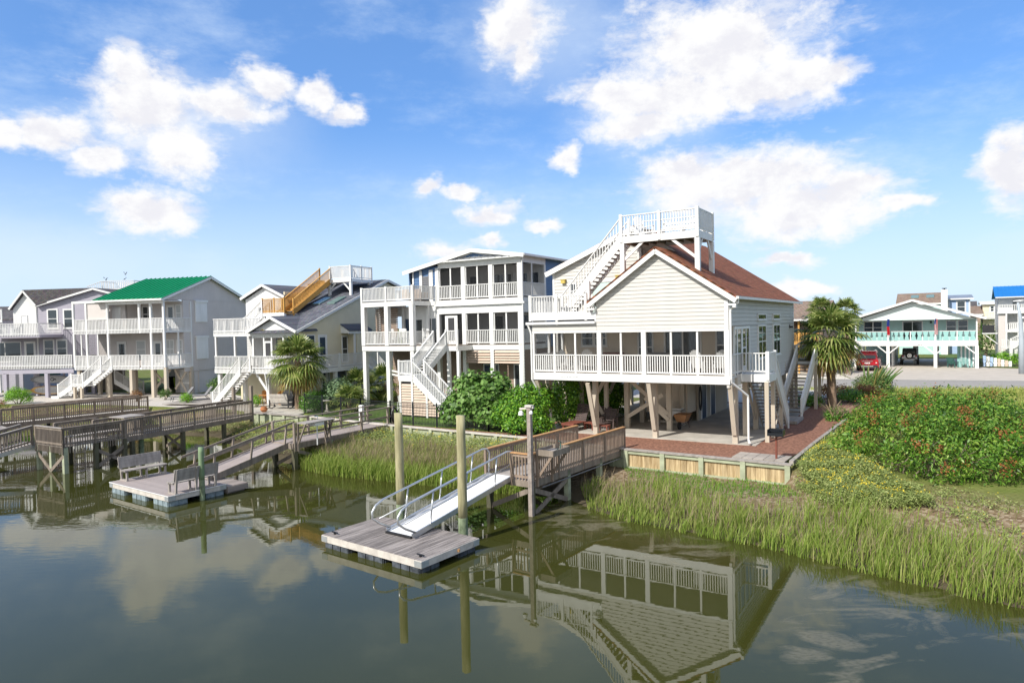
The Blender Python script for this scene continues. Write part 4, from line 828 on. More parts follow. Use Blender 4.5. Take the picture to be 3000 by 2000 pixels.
# ================================================================== BLUE METAL ROOF HOUSE at the right edge
Bh = thing('blue_roof_house', 'white house under a vivid blue metal roof at the right edge, with outside stairs', 'house', (60.0, 84.5, 0), -33)
wall(Bh, WF(1.2), [rect(.25, 11, 7.15, 9.1), rect(1.0, 11, 1.3, 7.1)], 'white', .22, .012); wall(Bh, WL(.25), [rect(1.2, 9, 1.3, 9.1)], 'warm_grey', .2, .03); wall(Bh, WF(9), [rect(.2, 11, 1.3, 9)], 'white', 0)
mb = MB(); a_, b_, c_, d_ = (-.15, -.1, 9.05), (11.3, -.1, 9.05), (11.3, 4.6, 10.5), (-.15, 4.6, 10.5); mb.prism([a_, b_, c_, d_], (0, 0, -.06)); seams(mb, a_, b_, c_, d_, .4, .04); mb.build('roof', 'blue_metal', Bh)
mb = MB(); a_, b_, c_, d_ = (11.3, 9.3, 9.0), (-.15, 9.3, 9.0), (-.15, 4.6, 10.5), (11.3, 4.6, 10.5); mb.prism([a_, b_, c_, d_], (0, 0, -.06)); mb.build('roof', 'blue_metal', Bh)
s = MB(); s.box(-.1, 11, -.15, -.08, 8.93, 9.05).box(.1, 11, .0, .06, 7.0, 7.25).box(.9, 11, .0, .06, 4.7, 4.95); s.build('fascia', 'white', Bh)
f = MB(); f.box(.15, 11, .06, 1.2, 7.02, 7.14).box(.95, 11, .06, 1.2, 4.7, 4.85); f.build('deck_floor', 'white', Bh)
railing(Bh, (.2, 0.03, 7.15), (11, 0.03, 7.15), h=.95, sp=.17, bw=.08); railing(Bh, (1.0, 0.03, 4.85), (11, 0.03, 4.85), h=.95, sp=.2, bw=.07); railing(Bh, (.2, .05, 7.15), (.2, 1.2, 7.15), h=.95, sp=.17)
for a in (1.6, 2.9, 4.4): window(Bh, WF(1.2), a, a + .8, 7.3, 8.8)
mb = MB(); mb.box(1.0, 4, .08, .09, 5.2, 6.9); mb.build('insect_screen', 'screen_dark', Bh)
for u in (1.0, 2.2, 4.2): post(Bh, u, .12, 1.2, 7.0, .16, 'white')
lt = MB(); lt.box(.2, 1.0, .3, .34, 1.3, 7.0); lt.build('trellis_wall', 'warm_grey', Bh)
stair(Bh, (4.2, -.9, 4.8), (1.4, -.9, 2.9), (0, 1.1, 0), 9, h=.95, sp=.18); ld = MB(); ld.box(.4, 1.4, -1.5, -.3, 2.8, 2.9); ld.build('stair_landing', 'white', Bh); railing(Bh, (.4, -1.5, 2.9), (1.4, -1.5, 2.9), h=.95, sp=.2, bw=.07)
for u in (.5, 1.3): post(Bh, u, -1.4, 1.2, 2.8, .12, 'white')
ac = MB(); ac.box(-1.35, -.1, 2.2, 3.2, 4.6, 5.6); ao = ac.build('condenser_unit', 'car_trim', Bh); sh = MB(); sh.box(-1.4, .2, 2.1, 3.3, 4.45, 4.58); sh.beam((-1.2, 2.3, 4.45), (.2, 2.3, 3.2), .08, .1); sh.build('bracket_shelf', 'white', Bh)

# ================================================================== HOUSES BEHIND
def small_house(name, label, loc, rot, w, d, z1, zr, wm, rm, wins=(), gable_front=False, deck=None, skl=0, z0=1.3):
    o = thing(name, label, 'house', loc, rot)
    if gable_front: wall(o, WF(0), [[(0, z0), (w, z0), (w, z1), (w / 2, zr - .1), (0, z1)]], wm, .22, .015); a = [(-.3, z1 - .1), (w / 2, zr), (w + .3, z1 - .1)]
    else: wall(o, WF(0), [rect(0, w, z0, z1)], wm, .22, .015)
    wall(o, WL(0), [rect(0, d, z0, z1)], wm, 0); wall(o, WR(w), [rect(0, d, z0, z1)], wm, 0); wall(o, WF(d), [rect(0, w, z0, z1)], wm, 0)
    if gable_front:
        roofslab(o, [(-.4, -.4, z1 - .1), (w / 2, -.4, zr), (w / 2, d + .4, zr), (-.4, d + .4, z1 - .1)], rm); roofslab(o, [(w / 2, -.4, zr), (w + .4, -.4, z1 - .1), (w + .4, d + .4, z1 - .1), (w / 2, d + .4, zr)], rm)
        k = MB(); k.beam((-.4, -.42, z1 - .18), (w / 2, -.42, zr - .08), .05, .2).beam((w + .4, -.42, z1 - .18), (w / 2, -.42, zr - .08), .05, .2); k.build('rake_board', 'white', o)
    else:
        roofslab(o, [(-.4, -.4, z1), (w + .4, -.4, z1), (w + .4, d / 2, zr), (-.4, d / 2, zr)], rm); roofslab(o, [(w + .4, d + .4, z1), (-.4, d + .4, z1), (-.4, d / 2, zr), (w + .4, d / 2, zr)], rm)
        k = MB(); k.box(-.4, w + .4, -.45, -.4, z1 - .2, z1).prism([(-.02, 0, z1), (-.02, d, z1), (-.02, d / 2, zr - .1)], (.04, 0, 0)).prism([(w - .02, 0, z1), (w - .02, d, z1), (w - .02, d / 2, zr - .1)], (.04, 0, 0)); k.build('fascia', 'white', o)
    for a, b, c, e in wins: window(o, WF(0), a, b, c, e, casing=.16)
    for i in range(skl):
        x = w * (.35 + .35 * i); s = (zr - z1) / (d / 2 + .4); y0_, y1_ = d * .22, d * .36
        m_ = MB(); m_.prism([(x - .5, y0_, z1 + s * (y0_ + .4) + .03), (x + .5, y0_, z1 + s * (y0_ + .4) + .03), (x + .5, y1_, z1 + s * (y1_ + .4) + .03), (x - .5, y1_, z1 + s * (y1_ + .4) + .03)], (0, 0, .08)); m_.build('skylight', 'skylight', o)
    return o
n = small_house('brown_roof_house', 'brown shingled house half hidden behind the palm, with honey timber porch', (22.4, 78, 0), -33, 12, 11, 6.95, 8.9, 'brown_siding', 'shing_tan')
pf = MB(); pf.box(3, 12.5, -2.6, 0, 4.25, 4.45); pf.build('deck_floor', 'orange_wood', n); railing(n, (3, -2.6, 4.45), (12.5, -2.6, 4.45), 'orange_wood', h=1.0, sp=.16, bw=.06, low=-.1)
for u in (3, 5.4, 7.8, 10.2, 12.4): post(n, u, -2.6, 1.2, 6.8, .16, 'orange_wood')
roofslab(n, [(2.6, -3.1, 6.85), (12.9, -3.1, 6.85), (12.9, -.3, 7.1), (2.6, -.3, 7.1)], 'shing_tan'); mb = MB(); mb.box(2.6, 12.9, -3.15, -3.1, 6.7, 6.88); mb.build('fascia', 'white', n); mb = MB(); mb.box(3, 12.4, -2.5, -2.49, 4.6, 6.7); mb.build('insect_screen', 'screen_dark', n)
n = small_house('gabled_house', 'pale grey gabled house peeking between the brown roof and the palm', (31.6, 98, 0), -33, 8, 9, 8.1, 9.9, 'white', 'shing_dark', gable_front=True)
n = small_house('skylight_house', 'brown roofed house with two skylights and a white chimney behind the aqua cottage', (57.6, 101.5, 0), -33, 5.6, 7, 8.75, 10.35, 'aqua', 'shing_tan', skl=2)
mb = MB(); mb.box(5.3, 6.1, -.6, .6, 1.3, 10.6); ch = mb.build('chimney', 'white', n); mb = MB(); mb.box(5.4, 6.0, -.2, .4, 10.75, 10.85).box(5.6, 5.8, 0, .2, 10.6, 10.75); mb.build('chimney_cap', 'black_metal', ch)
n = small_house('pale_blue_house', 'pale blue house with one white framed window right of the white chimney', (63.6, 99.5, 0), -30, 2.7, 6, 9.35, 9.9, 'pale_blue', 'grey_metal', wins=((1.0, 2.2, 7.2, 9.0),))
for a0 in (0, 2.52): mb = MB(); mb.wbox(WF(0), a0, a0 + .18, .004, .05, 1.3, 9.3); mb.build('corner_board', 'white', n)
small_house('long_brown_house', 'long low brown roof behind the right eave of the aqua cottage', (68.5, 113, 0), -33, 7.5, 8, 7.0, 8.35, 'brown_siding', 'shing_tan')
small_house('dark_gable_house', 'small dark grey roofed house left of the yellow house', (74.4, 114, 0), -33, 2.4, 6, 7.9, 9.2, 'blue', 'shing_dark')
n = small_house('far_yellow_house', 'bright yellow narrow house just left of the blue roof', (75.9, 110, 0), -33, 2.6, 8, 8.7, 9.1, 'yellow', 'white', wins=((.9, 1.6, 7.3, 8.3),)); mb = MB(); mb.box(.2, 2.4, -1.0, 0, 6.2, 6.35); mb.build('balcony_floor', 'white', n); railing(n, (.2, -1, 6.35), (2.4, -1, 6.35), h=.95, sp=.2, bw=.06)
# ================================================================== DOCKS, GANGWAYS, PIERS, PILINGS
def plank_deck(mb, x0, x1, y0, y1, z, along='y', w=.14, th=.04, gap=.008):
    if along == 'y':
        n = max(1, int(round((x1 - x0) / w))); w = (x1 - x0) / n
        for i in range(n): mb.box(x0 + i * w, x0 + (i + 1) * w - gap, y0, y1, z - th, z)
    else:
        n = max(1, int(round((y1 - y0) / w))); w = (y1 - y0) / n
        for i in range(n): mb.box(x0, x1, y0 + i * w, y0 + (i + 1) * w - gap, z - th, z)
    return mb
M['dock_plank'] = mat('silvered_dock_plank', (.17, .145, .135), .85, .45, 3.2, (6, .35, 1), bump=.3, bscale=14, island=.3, col2=(.37, .33, .31))

def floating_dock(name, label, loc, rot, L, D, plank, along, fascia, fm, ztop=.40):
    o = thing(name, label, 'dock', loc, rot)
    p = MB(); plank_deck(p, .02, L - .02, .02, D - .02, ztop, along); p.build('deck_boards', plank, o)
    f = MB(); f.box(0, L, -.0, .05, ztop - .22, ztop - .015).box(0, L, D - .05, D, ztop - .22, ztop - .015).box(0, .05, .05, D - .05, ztop - .22, ztop - .015).box(L - .05, L, .05, D - .05, ztop - .22, ztop - .015); f.build('fascia', fascia, o)
    for x0 in (.12, L / 2 - .55, L - 1.27):
        for y0, y1 in ((.06, .85), (D - .85, D - .06)):
            m = MB(); m.box(x0, x0 + 1.15, y0, y1, -.25, ztop - .22)
            for k in range(3):
                xa = x0 + .03 + k * .38; m.box(xa, xa + .33, y0 - .03 if y0 < 1 else y1, (y0 if y0 < 1 else y1 + .03), -.25, ztop - .24)
            for k in range(2): ya = y0 + .06 + k * .36; m.box(x0 + 1.15, x0 + 1.175, ya, ya + .3, -.25, ztop - .24); m.box(x0 - .025, x0, ya, ya + .3, -.25, ztop - .24)
            m.build('float', fm, o)
    for x, s in ((0, 1), (L, -1)):
        for y, t in ((0, 1), (D, -1)):
            c = MB(); c.box(min(x, x + s * .28), max(x, x + s * .28), y - .008 * t - .004, y - .008 * t + .004, ztop - .20, ztop - .03); c.box(x - .008 * s - .004, x - .008 * s + .004, min(y, y + t * .28), max(y, y + t * .28), ztop - .20, ztop - .03); c.build('corner_plate', 'galv', o)
    return o
fd = floating_dock('floating_dock', 'silver-grey planked floating dock on black floats, nearest in the picture', (-6.25, 21.77, 0), -37.3, 4.48, 2.52, 'dock_plank', 'y', 'dock_fascia', 'float')
for x, y in ((.35, .25), (4.2, .25)):
    m = MB(); m.box(x - .03, x + .03, y - .03, y + .03, .40, .45).box(x - .14, x + .14, y - .02, y + .02, .45, .48); m.build('cleat', 'black_metal', fd)
m = MB(); m.tube([(4.485, 1.55, .32), (4.485, 1.55, .24)], .05, 8); m.build('rusty_bolt', 'cedar', fd)
fd2 = floating_dock('floating_dock', 'brown composite floating dock carrying two benches', (-17.87, 29.94, 0), -35.6, 4.97, 2.5, 'comp_deck', 'x', 'dock_fascia', 'float_blue', .45)
m = MB(); m.box(0, 5, -.03, 0, .43, .455).box(4.97, 5.0, 0, 2.5, .43, .455).box(-.03, 0, 0, 2.5, .43, .455); m.build('edge_trim', 'plastic_white', fd2)
m = MB(); plank_deck(m, 3.0, 5.0, 2.56, 3.5, .33); m.box(3.0, 5.0, 2.54, 2.56, .1, .3).box(5.0, 5.03, 2.54, 3.5, .08, .3).box(3.1, 4.9, 2.6, 3.4, -.1, .2); m.build('side_float', 'old_wood_h', fd2)

# benches on the second dock
def bench(label, loc, rot):
    o = thing('bench', label, 'bench', loc, rot, 'benches on the floating dock')
    s = MB()
    for k in range(3): s.box(-.95, .95, -.25 + k * .165, -.10 + k * .165, .43, .47)
    s.build('seat', 'grey_wood', o)
    b = MB()
    for k in range(3): b.hexa([(-.95, .29 + .03 * k, .52 + k * .165), (.95, .29 + .03 * k, .52 + k * .165), (.95, .33 + .03 * k, .52 + k * .165), (-.95, .33 + .03 * k, .52 + k * .165), (-.95, .317 + .03 * k, .68 + k * .165), (.95, .317 + .03 * k, .68 + k * .165), (.95, .357 + .03 * k, .68 + k * .165), (-.95, .357 + .03 * k, .68 + k * .165)])
    b.build('backrest', 'grey_wood', o)
    for x in (-.88, -.03, .82):
        l = MB(); l.box(x, x + .07, -.24, -.15, 0, .43).beam((x + .035, .28, 0), (x + .035, .41, 1.0), .07, .09, up=(0, 1, 0)).box(x - .02, x + .09, -.26, .34, 0, .05).box(x, x + .07, -.24, .3, .37, .43); l.build('leg', 'grey_wood', o)
    return o
# dock frame to world
def dk2(x, y): t = R(-35.6); return (-17.87 + x * math.cos(t) - y * math.sin(t), 29.94 + x * math.sin(t) + y * math.cos(t), .45)
bench('silvered bench at the far end of the composite dock, seat side toward the viewer', dk2(.32, 1.35), -35.6 + 90)
bench('silvered bench seen from behind at the near end of the composite dock', dk2(4.62, 1.2), -35.6 - 90)

# pilings
def piling(label, x, y, r, z1, m='pile', lean=0):
    o = thing('piling', label, 'piling', (x, y, 0), 0, 'free standing pilings')
    p = MB(); pts = [(lean * k / 6, 0, .85 + (z1 - .85) * k / 6) for k in range(7)]; p.tube(pts, [r * (1.02 - .012 * k) for k in range(7)], 14); p.build('shaft', m, o, True)
    p = MB(); p.tube([(0, 0, -1.2), (0, 0, .1), (0, 0, .852)], [r * 1.03, r * 1.03, r * 1.025], 14, caps=False); p.build('wet_foot', 'pile_wet', o, True)
    return o
M['pile_wet'] = mat('algae_green_pile', (.10, .14, .075), .7, .4, 5, (1, 1, .5), bump=.4, col2=(.33, .40, .25))
M['pile_green'] = mat('green_pile', (.19, .27, .15), .75, .25, 4, (1, 1, .3), bump=.2)
piling('tall tan piling at the back edge of the near dock, left of the gangway', -4.0, 23.62, .15, 4.02)
piling('tall tan piling at the back edge of the near dock, right of the gangway', -1.70, 21.78, .15, 4.13)
piling('short green piling in front of the bench with its back to us', -13.0, 28.2, .11, 2.2, 'pile_green')
piling('short pale green piling behind the far bench', -21.0, 38.3, .14, 1.12, 'pile_green')

# ---- aluminium gangway and the main pier
PO = (.58, 24.85, 0); PR = -36.2
gw = thing('gangway', 'white aluminium gangway with looped tube handrails, sloping onto the near dock', 'gangway', PO, PR)
def gz(y): return .47 + (1.30 - .47) * (y + 5.25) / 5.4
g = MB()
for i in range(17):
    y = -5.25 + i * .318; g.hexa([(-2.0, y, gz(y) - .05), (-.92, y, gz(y) - .05), (-.92, y + .308, gz(y + .308) - .05), (-2.0, y + .308, gz(y + .308) - .05), (-2.0, y, gz(y)), (-.92, y, gz(y)), (-.92, y + .308, gz(y + .308)), (-2.0, y + .308, gz(y + .308))])
g.build('tread_plate', 'alu_deck', gw)
g = MB()
for x in (-2.04, -.90): g.beam((x, -5.25, gz(-5.25) - .02), (x, .15, gz(.15) - .02), .05, .17)
g.build('side_beam', 'alu', gw)
m = MB(); m.box(-2.02, -.90, -5.33, -5.24, .405, .47); m.build('rubber_flap', 'black_plastic', gw)
for x in (-2.04, -.90):
    h = MB(); rl_ = lambda y, o: (x, y, gz(y) + o)
    h.tube([rl_(-5.1, .05), rl_(-5.55, .35), (x, -5.85, gz(-5.85) + .62), (x, -5.85, gz(-5.85) + .82), (x, -5.68, gz(-5.68) + .98), (x, -5.35, gz(-5.35) + 1.05), rl_(-2, 1.05), (x, -.25, gz(-.25) + 1.05), (x, .02, gz(0) + .98), (x, .16, gz(.1) + .8), (x, .1, gz(0) + .1)], .036, 8)
    h.tube([rl_(-5.55, .5), rl_(.0, .5)], .022, 6)
    for y in (-4.3, -2.6, -.9): h.tube([rl_(y - .12, .02), rl_(y + .06, 1.04)], .028, 6)
    h.build('handrail', 'alu', gw, True)

pr = thing('pier', 'short brown timber pier with picket rails joining the gangway to the mulched yard', 'pier', PO, PR)
PZ = 1.26; PL_ = 7.45
m = MB(); plank_deck(m, -2.08, 0, 0, PL_, PZ, 'x', .14); m.build('deck_boards', 'grey_wood', pr)
m = MB(); m.box(-2.1, .02, -.05, 0, PZ - .24, PZ - .02).box(0, .05, 0, PL_, PZ - .27, PZ - .02).box(-2.13, -2.08, 0, PL_, PZ - .27, PZ - .02).box(-1.1, -1.04, 0, PL_, PZ - .25, PZ - .05); m.build('joist', 'old_wood', pr)
def picket(par, p, q, m='pier_rail', cap='cedar', h=1.0, sp=.125, name='railing', np=4, low=-.2, bw=.045, pw=.09):
    o = MB(); p = Vector(p); q = Vector(q); Z = Vector((0, 0, 1)); L = (q - p).length; n = int(L / sp)
    for i in range(n): c = p.lerp(q, (i + .5) / n); o.beam(c + Z * low, c + Z * (h - .05), bw, .035, up=(q - p).normalized())
    o.beam(p + Z * (h - .1), q + Z * (h - .1), .04, .1).beam(p + Z * .12, q + Z * .12, .04, .09)
    for i in range(np): c = p.lerp(q, i / max(1, np - 1)); o.box(c.x - pw / 2, c.x + pw / 2, c.y - pw / 2, c.y + pw / 2, c.z + low - .05, c.z + h - .03)
    r = o.build(name, m, par)
    c = MB(); c.beam(p + Z * (h - .015), q + Z * (h - .015), .15, .04); c.build('cap_rail', cap, r)
    return r
picket(pr, (0.02, .0, PZ), (0.02, PL_, PZ), np=5); picket(pr, (-2.1, .0, PZ), (-2.1, PL_ - .6, PZ), np=5); picket(pr, (-.85, -.02, PZ), (0, -.02, PZ), np=2)
m = MB(); m.tube([(.1, .6, PZ - .34), (.1, PL_, PZ - .34)], .025, 6); m.build('conduit', 'grey_pvc', pr)
for x in (-2.0, -.05):
    for y, z in ((.1, -1), (2.6, -1), (5.2, -.6), (7.2, -.3)):
        m = MB(); m.box(x - .1, x + .1, y - .1, y + .1, z, PZ - .05); m.build('pile', 'bulk_frame' if y > .5 else 'pile_dark', pr)
for p, q in (((-.0, .15, .9), (0, 2.5, .05)), ((0, 2.5, .85), (0, .2, .0)), ((-2.0, .1, .05), (-.1, .1, .9)), ((.0, 2.6, .9), (-2.0, 2.6, .1))):
    m = MB(); m.beam(p, q, .05, .18); m.build('brace', 'old_wood', pr)
lp = thing('dock_lamp', 'grey timber lamp post at the pier corner with two floodlights on a crossbar', 'lamp post', PO, PR)
m = MB(); m.box(-.02, .14, -.16, -.02, -1, 3.95); m.build('post', 'old_wood_h', lp)
m = MB(); m.beam((-.35, -.09, 3.9), (.25, -.09, 3.98), .08, .07); m.box(-.08, .2, -.19, .01, 3.99, 4.06); m.build('crossbar', 'dock_fascia', lp)
m = MB(); m.lathe([(.03, 0), (.10, .03), (.085, .14), (.03, .19)], (-.3, -.12, 3.65), 10); m.lathe([(.03, 0), (.07, .03), (.06, .10), (.03, .15)], (.15, -.12, 3.72), 10); m.build('floodlight', 'plastic_white', lp)
tb = thing('cleaning_table', 'timber fish cleaning tray bracketed outside the pier rail, teal hose end on it', 'table', PO, PR)
m = MB(); m.box(.08, .82, .25, 1.35, 2.24, 2.28); m.build('tray', 'grey_wood', tb)
m = MB(); m.box(.08, .84, .22, .25, 2.18, 2.4).box(.08, .84, 1.35, 1.38, 2.18, 2.42).box(.82, .85, .25, 1.35, 2.18, 2.4).box(.08, .1, .25, 1.35, 2.28, 2.4); m.build('rim', 'old_wood', tb)
for y in (.3, 1.3): m = MB(); m.beam((.1, y, 1.3), (.75, y, 2.2), .05, .09).box(.06, .14, y - .04, y + .04, 1.0, 2.2); m.build('bracket', 'pier_rail', tb)
m = MB(); m.tube([(.5, 1.25, 2.28), (.52, 1.28, 2.55), (.5, 1.15, 2.6)], .02, 6); m.tube([(.3, .4, 2.3), (.6, .7, 2.3), (.45, 1.2, 2.3)], .015, 6); m.build('tap', 'teal_cloth', tb)

# ---- wooden ramp and pier of the second dock
rp_ = thing('wooden_ramp', 'long grey timber ramp with plain handrails down to the composite dock', 'gangway', (-14.15, 30.3, 0), -28.2)
RL = 5.0; rz = lambda y: .5 + .82 * y / RL
m = MB()
for i in range(36): y = i * RL / 36; m.hexa([(-.62, y, rz(y) - .04), (.62, y, rz(y) - .04), (.62, y + .13, rz(y + .13) - .04), (-.62, y + .13, rz(y + .13) - .04), (-.62, y, rz(y)), (.62, y, rz(y)), (.62, y + .13, rz(y + .13)), (-.62, y + .13, rz(y + .13))])
m.build('deck_boards', 'comp_deck', rp_)
for x in (-.66, .66):
    m = MB(); m.beam((x, 0, rz(0) - .1), (x, RL, rz(RL) - .1), .06, .3); m.build('stringer', 'old_wood', rp_)
    m = MB(); m.beam((x, -.3, rz(-.3) + .95), (x, RL + .1, rz(RL) + .97), .06, .1)
    if x < 0: m.beam((x, 0, rz(0) + .4), (x, RL, rz(RL) + .4), .04, .09)
    for y in (.3, 2.4, 4.5): m.beam((x, y - .05, rz(y) - .15), (x, y + .12, rz(y) + .93), .09, .06, up=(1, 0, 0))
    m.build('handrail', 'old_wood', rp_)
p2 = thing('pier', 'grey timber pier with open plank rails and a sink table, reaching the black fence', 'pier', (-11.0, 33.9, 0), -31)
P2L = 7.4
m = MB(); plank_deck(m, -1.55, 0, 0, P2L, 1.32, 'x', .14); m.build('deck_boards', 'comp_deck', p2)
m = MB(); m.box(0, .05, 0, P2L, 1.02, 1.3).box(-1.6, -1.55, 0, P2L, 1.02, 1.3).box(-1.55, 0, -.05, 0, 1.02, 1.3); m.build('joist', 'old_wood', p2)
for x in (.02, -1.57):
    m = MB(); m.beam((x, 0, 2.3), (x, P2L + .2, 2.3), .14, .05).beam((x, 0, 1.75), (x, P2L, 1.75), .04, .1)
    for y in (.05, 2.4, 4.8, 7.0): m.box(x - .06, x + .06, y - .05, y + .05, .9, 2.28)
    m.build('handrail', 'old_wood', p2)
for x in (-.05, -1.5):
    for y in (.1, 2.5, 5.2): m = MB(); m.box(x - .11, x + .11, y - .11, y + .11, -1, 1.1); m.build('pile', 'pile_dark' if y < 1 else 'bulk_frame', p2)
for p, q in (((0, .2, .9), (0, 2.4, .1)), ((-1.5, .1, .1), (0, .1, .8)), ((0, 2.4, .9), (0, .3, .1))): m = MB(); m.beam(p, q, .05, .16); m.build('brace', 'old_wood', p2)
st = thing('sink_table', 'weathered sink table with a white basin beside the second pier rail', 'table', (-11.0, 33.9, 0), -31)
m = MB(); m.box(.1, .75, .15, 2.1, 2.28, 2.33); m.build('top', 'grey_wood', st)
for y in (.2, 2.05): m = MB(); m.beam((.1, y, 1.2), (.65, y, 2.27), .07, .07).box(.06, .16, y - .05, y + .05, .9, 2.27); m.build('bracket', 'old_wood', st)
m = MB(); m.box(.3, .7, .8, 1.4, 2.1, 2.275); m.tube([(.5, 1.1, 2.1), (.5, 1.1, 1.1)], .03, 8); m.build('basin', 'plastic_white', st)
m = MB(); m.tube([(.45, 1.2, 2.33), (.45, 1.2, 2.55), (.45, 1.0, 2.55)], .02, 6); m.build('tap', 'chrome', st)
m = MB()
for a in range(3): m.tube([(.78 + .02 * a, 1.5 + .16 * math.cos(t * .5), 1.98 + .2 * math.sin(t * .5)) for t in range(14)], .014, 5)
m.build('hose', 'black_plastic', st)
hz = thing('hose_coil', 'black coiled hose hung on the end post of the second pier', 'hose', (-7.12, 40.1, 0), -31)
m = MB(); m.box(-.06, .06, -.06, .06, .9, 2.35); m.build('hanger_post', 'old_wood', hz)
m = MB()
for a in range(6): m.tube([(.1 + .03 * (a % 3), .22 * (1 + .05 * a) * math.cos(t * .42), 1.85 + .45 * (1 - .04 * a) * math.sin(t * .42)) for t in range(16)], .028, 5)
m.build('coil', 'black_plastic', hz)

# ---- third pier with its square platform, and the ramp at the left edge
p3 = thing('pier', 'long dark timber pier with picket rails and a square bench platform on stilts', 'pier', (-22.6, 34.07, 0), -30.5)
m = MB(); plank_deck(m, -2.67, 0, 0, 3.15, 1.36, 'x', .14); m.build('platform_boards', 'grey_wood', p3)
picket(p3, (-2.67, 0, 1.36), (0, 0, 1.36), 'old_wood', 'grey_wood', .95, .125, np=2, low=-.35); picket(p3, (0, 0, 1.36), (0, 3.15, 1.36), 'old_wood', 'old_wood', .95, .125, np=3, low=-.35)
picket(p3, (-2.67, .9, 1.36), (-2.67, 3.1, 1.36), 'old_wood', 'old_wood', .95, .125, np=2)
# walkway toward the yard, bearing slightly more to the left than the platform
wk = thing('pier', 'picket railed timber walkway running from the square platform to the patio', 'pier', (-21.15, 36.75, 0), -23.5)
WLn = 9.4
m = MB(); plank_deck(m, -1.6, 0, 0, WLn, 1.36, 'x', .14); m.build('deck_boards', 'grey_wood', wk); m = MB(); m.box(0, .05, 0, WLn, 1.08, 1.34).box(-1.65, -1.6, 0, WLn, 1.08, 1.34); m.build('joist', 'old_wood', wk)
picket(wk, (.02, 0, 1.36), (.02, WLn, 1.36), 'old_wood', 'old_wood', .97, .13, np=5); picket(wk, (-1.62, -.5, 1.36), (-1.62, WLn, 1.36), 'old_wood', 'old_wood', .97, .13, np=5)
for x in (-.05, -1.55):
    for y in (.6, 3.9, 7.0): m = MB(); m.box(x - .1, x + .1, y - .1, y + .1, -1, 1.1); m.build('pile', 'pile_dark', wk)
m = MB(); m.beam((-.05, 3.9, .9), (-1.55, 3.9, .1), .05, .15).beam((-1.55, 3.88, .9), (-.05, 3.88, .1), .05, .15).beam((-.05, .6, .9), (-1.55, .6, .1), .05, .15); m.build('brace', 'old_wood', wk)
for x in (-.05, -1.6):
    m = MB(); m.box(x - .09, x + .09, WLn - .1, WLn + .08, .9, 3.3 if x > -1 else 3.2); m.build('end_post', 'old_wood', wk)
for x, y in ((-2.6, .1), (-1.3, .1), (-.05, .1), (-.05, 1.6), (-.05, 3.1), (-2.6, 1.6), (-2.6, 3.1), (-1.3, 3.1)): m = MB(); m.box(x - .1, x + .1, y - .1, y + .1, -1, 1.3); m.build('pile', 'bulk_frame' if y < .5 else 'pile_dark', p3)
for p, q in (((-2.6, .02, .9), (-1.3, .02, .05)), ((0, .02, .9), (-1.3, .02, .05)), ((0.02, 1.6, .95), (.02, 3.1, .05)), ((.02, 3.1, .95), (.02, 1.6, .05))): m = MB(); m.beam(p, q, .05, .17); m.build('brace', 'old_wood', p3)
m = MB()
for x in (-.02, .02): m.box(x * 0 + .08, .12, .45 + (x > 0) * .5, .5 + (x > 0) * .5, -.2, 1.2)
for k in range(4): m.box(.08, .11, .48, .97, .05 + k * .3, .1 + k * .3)
m.build('ladder', 'old_wood', p3)
pb = thing('bench', 'built-in slatted bench with grey tops along the square pier platform', 'bench', (-22.6, 34.07, 0), -30.5)
m = MB(); m.box(-.55, -.08, .3, 2.9, 1.78, 1.82); m.build('seat', 'grey_wood', pb)
m = MB(); m.box(-.1, -.06, .3, 2.9, 1.9, 2.2); m.build('backrest', 'old_wood', pb)
m = MB(); m.box(-.5, -.45, .35, .45, 1.36, 1.78).box(-.5, -.45, 2.75, 2.85, 1.36, 1.78).box(-.15, -.1, .35, .45, 1.36, 1.78).box(-.15, -.1, 2.75, 2.85, 1.36, 1.78); m.build('leg', 'old_wood', pb)
tt = thing('serving_shelf', 'flat grey timber shelf on the walkway rail behind the square platform', 'shelf', (-21.15, 36.75, 0), -23.5)
m = MB(); m.box(-1.3, -.1, .2, 1.5, 2.36, 2.41); m.build('top', 'grey_wood', tt); m = MB(); m.box(-.2, -.12, .3, .4, 1.36, 2.36).box(-1.2, -1.12, .3, .4, 1.36, 2.36).box(-.2, -.12, 1.3, 1.4, 1.36, 2.36); m.build('leg', 'old_wood', tt)
g3 = thing('wooden_ramp', 'picket railed timber ramp leaving the picture at the left edge', 'gangway', (-25.1, 35.6, 0), -30.5)
z3 = lambda y: 1.36 + .17 * y
m = MB()
for i in range(40): y = -i * .13; m.hexa([(-1.2, y - .125, z3(y - .12) - .04), (0, y - .125, z3(y - .12) - .04), (0, y, z3(y) - .04), (-1.2, y, z3(y) - .04), (-1.2, y - .125, z3(y - .12)), (0, y - .125, z3(y - .12)), (0, y, z3(y)), (-1.2, y, z3(y))])
m.build('deck_boards', 'grey_wood', g3); m = MB(); m.beam((.03, 0, 1.24), (.03, -5.2, z3(-5.2) - .12), .05, .2).beam((-1.23, 0, 1.24), (-1.23, -5.2, z3(-5.2) - .12), .05, .2); m.build('stringer', 'alu', g3)
for x in (.02, -1.22): picket(g3, (x, -5.2, z3(-5.2)), (x, -.1, z3(-.1)), 'old_wood', 'grey_wood', .95, .15, np=4, low=-.05)
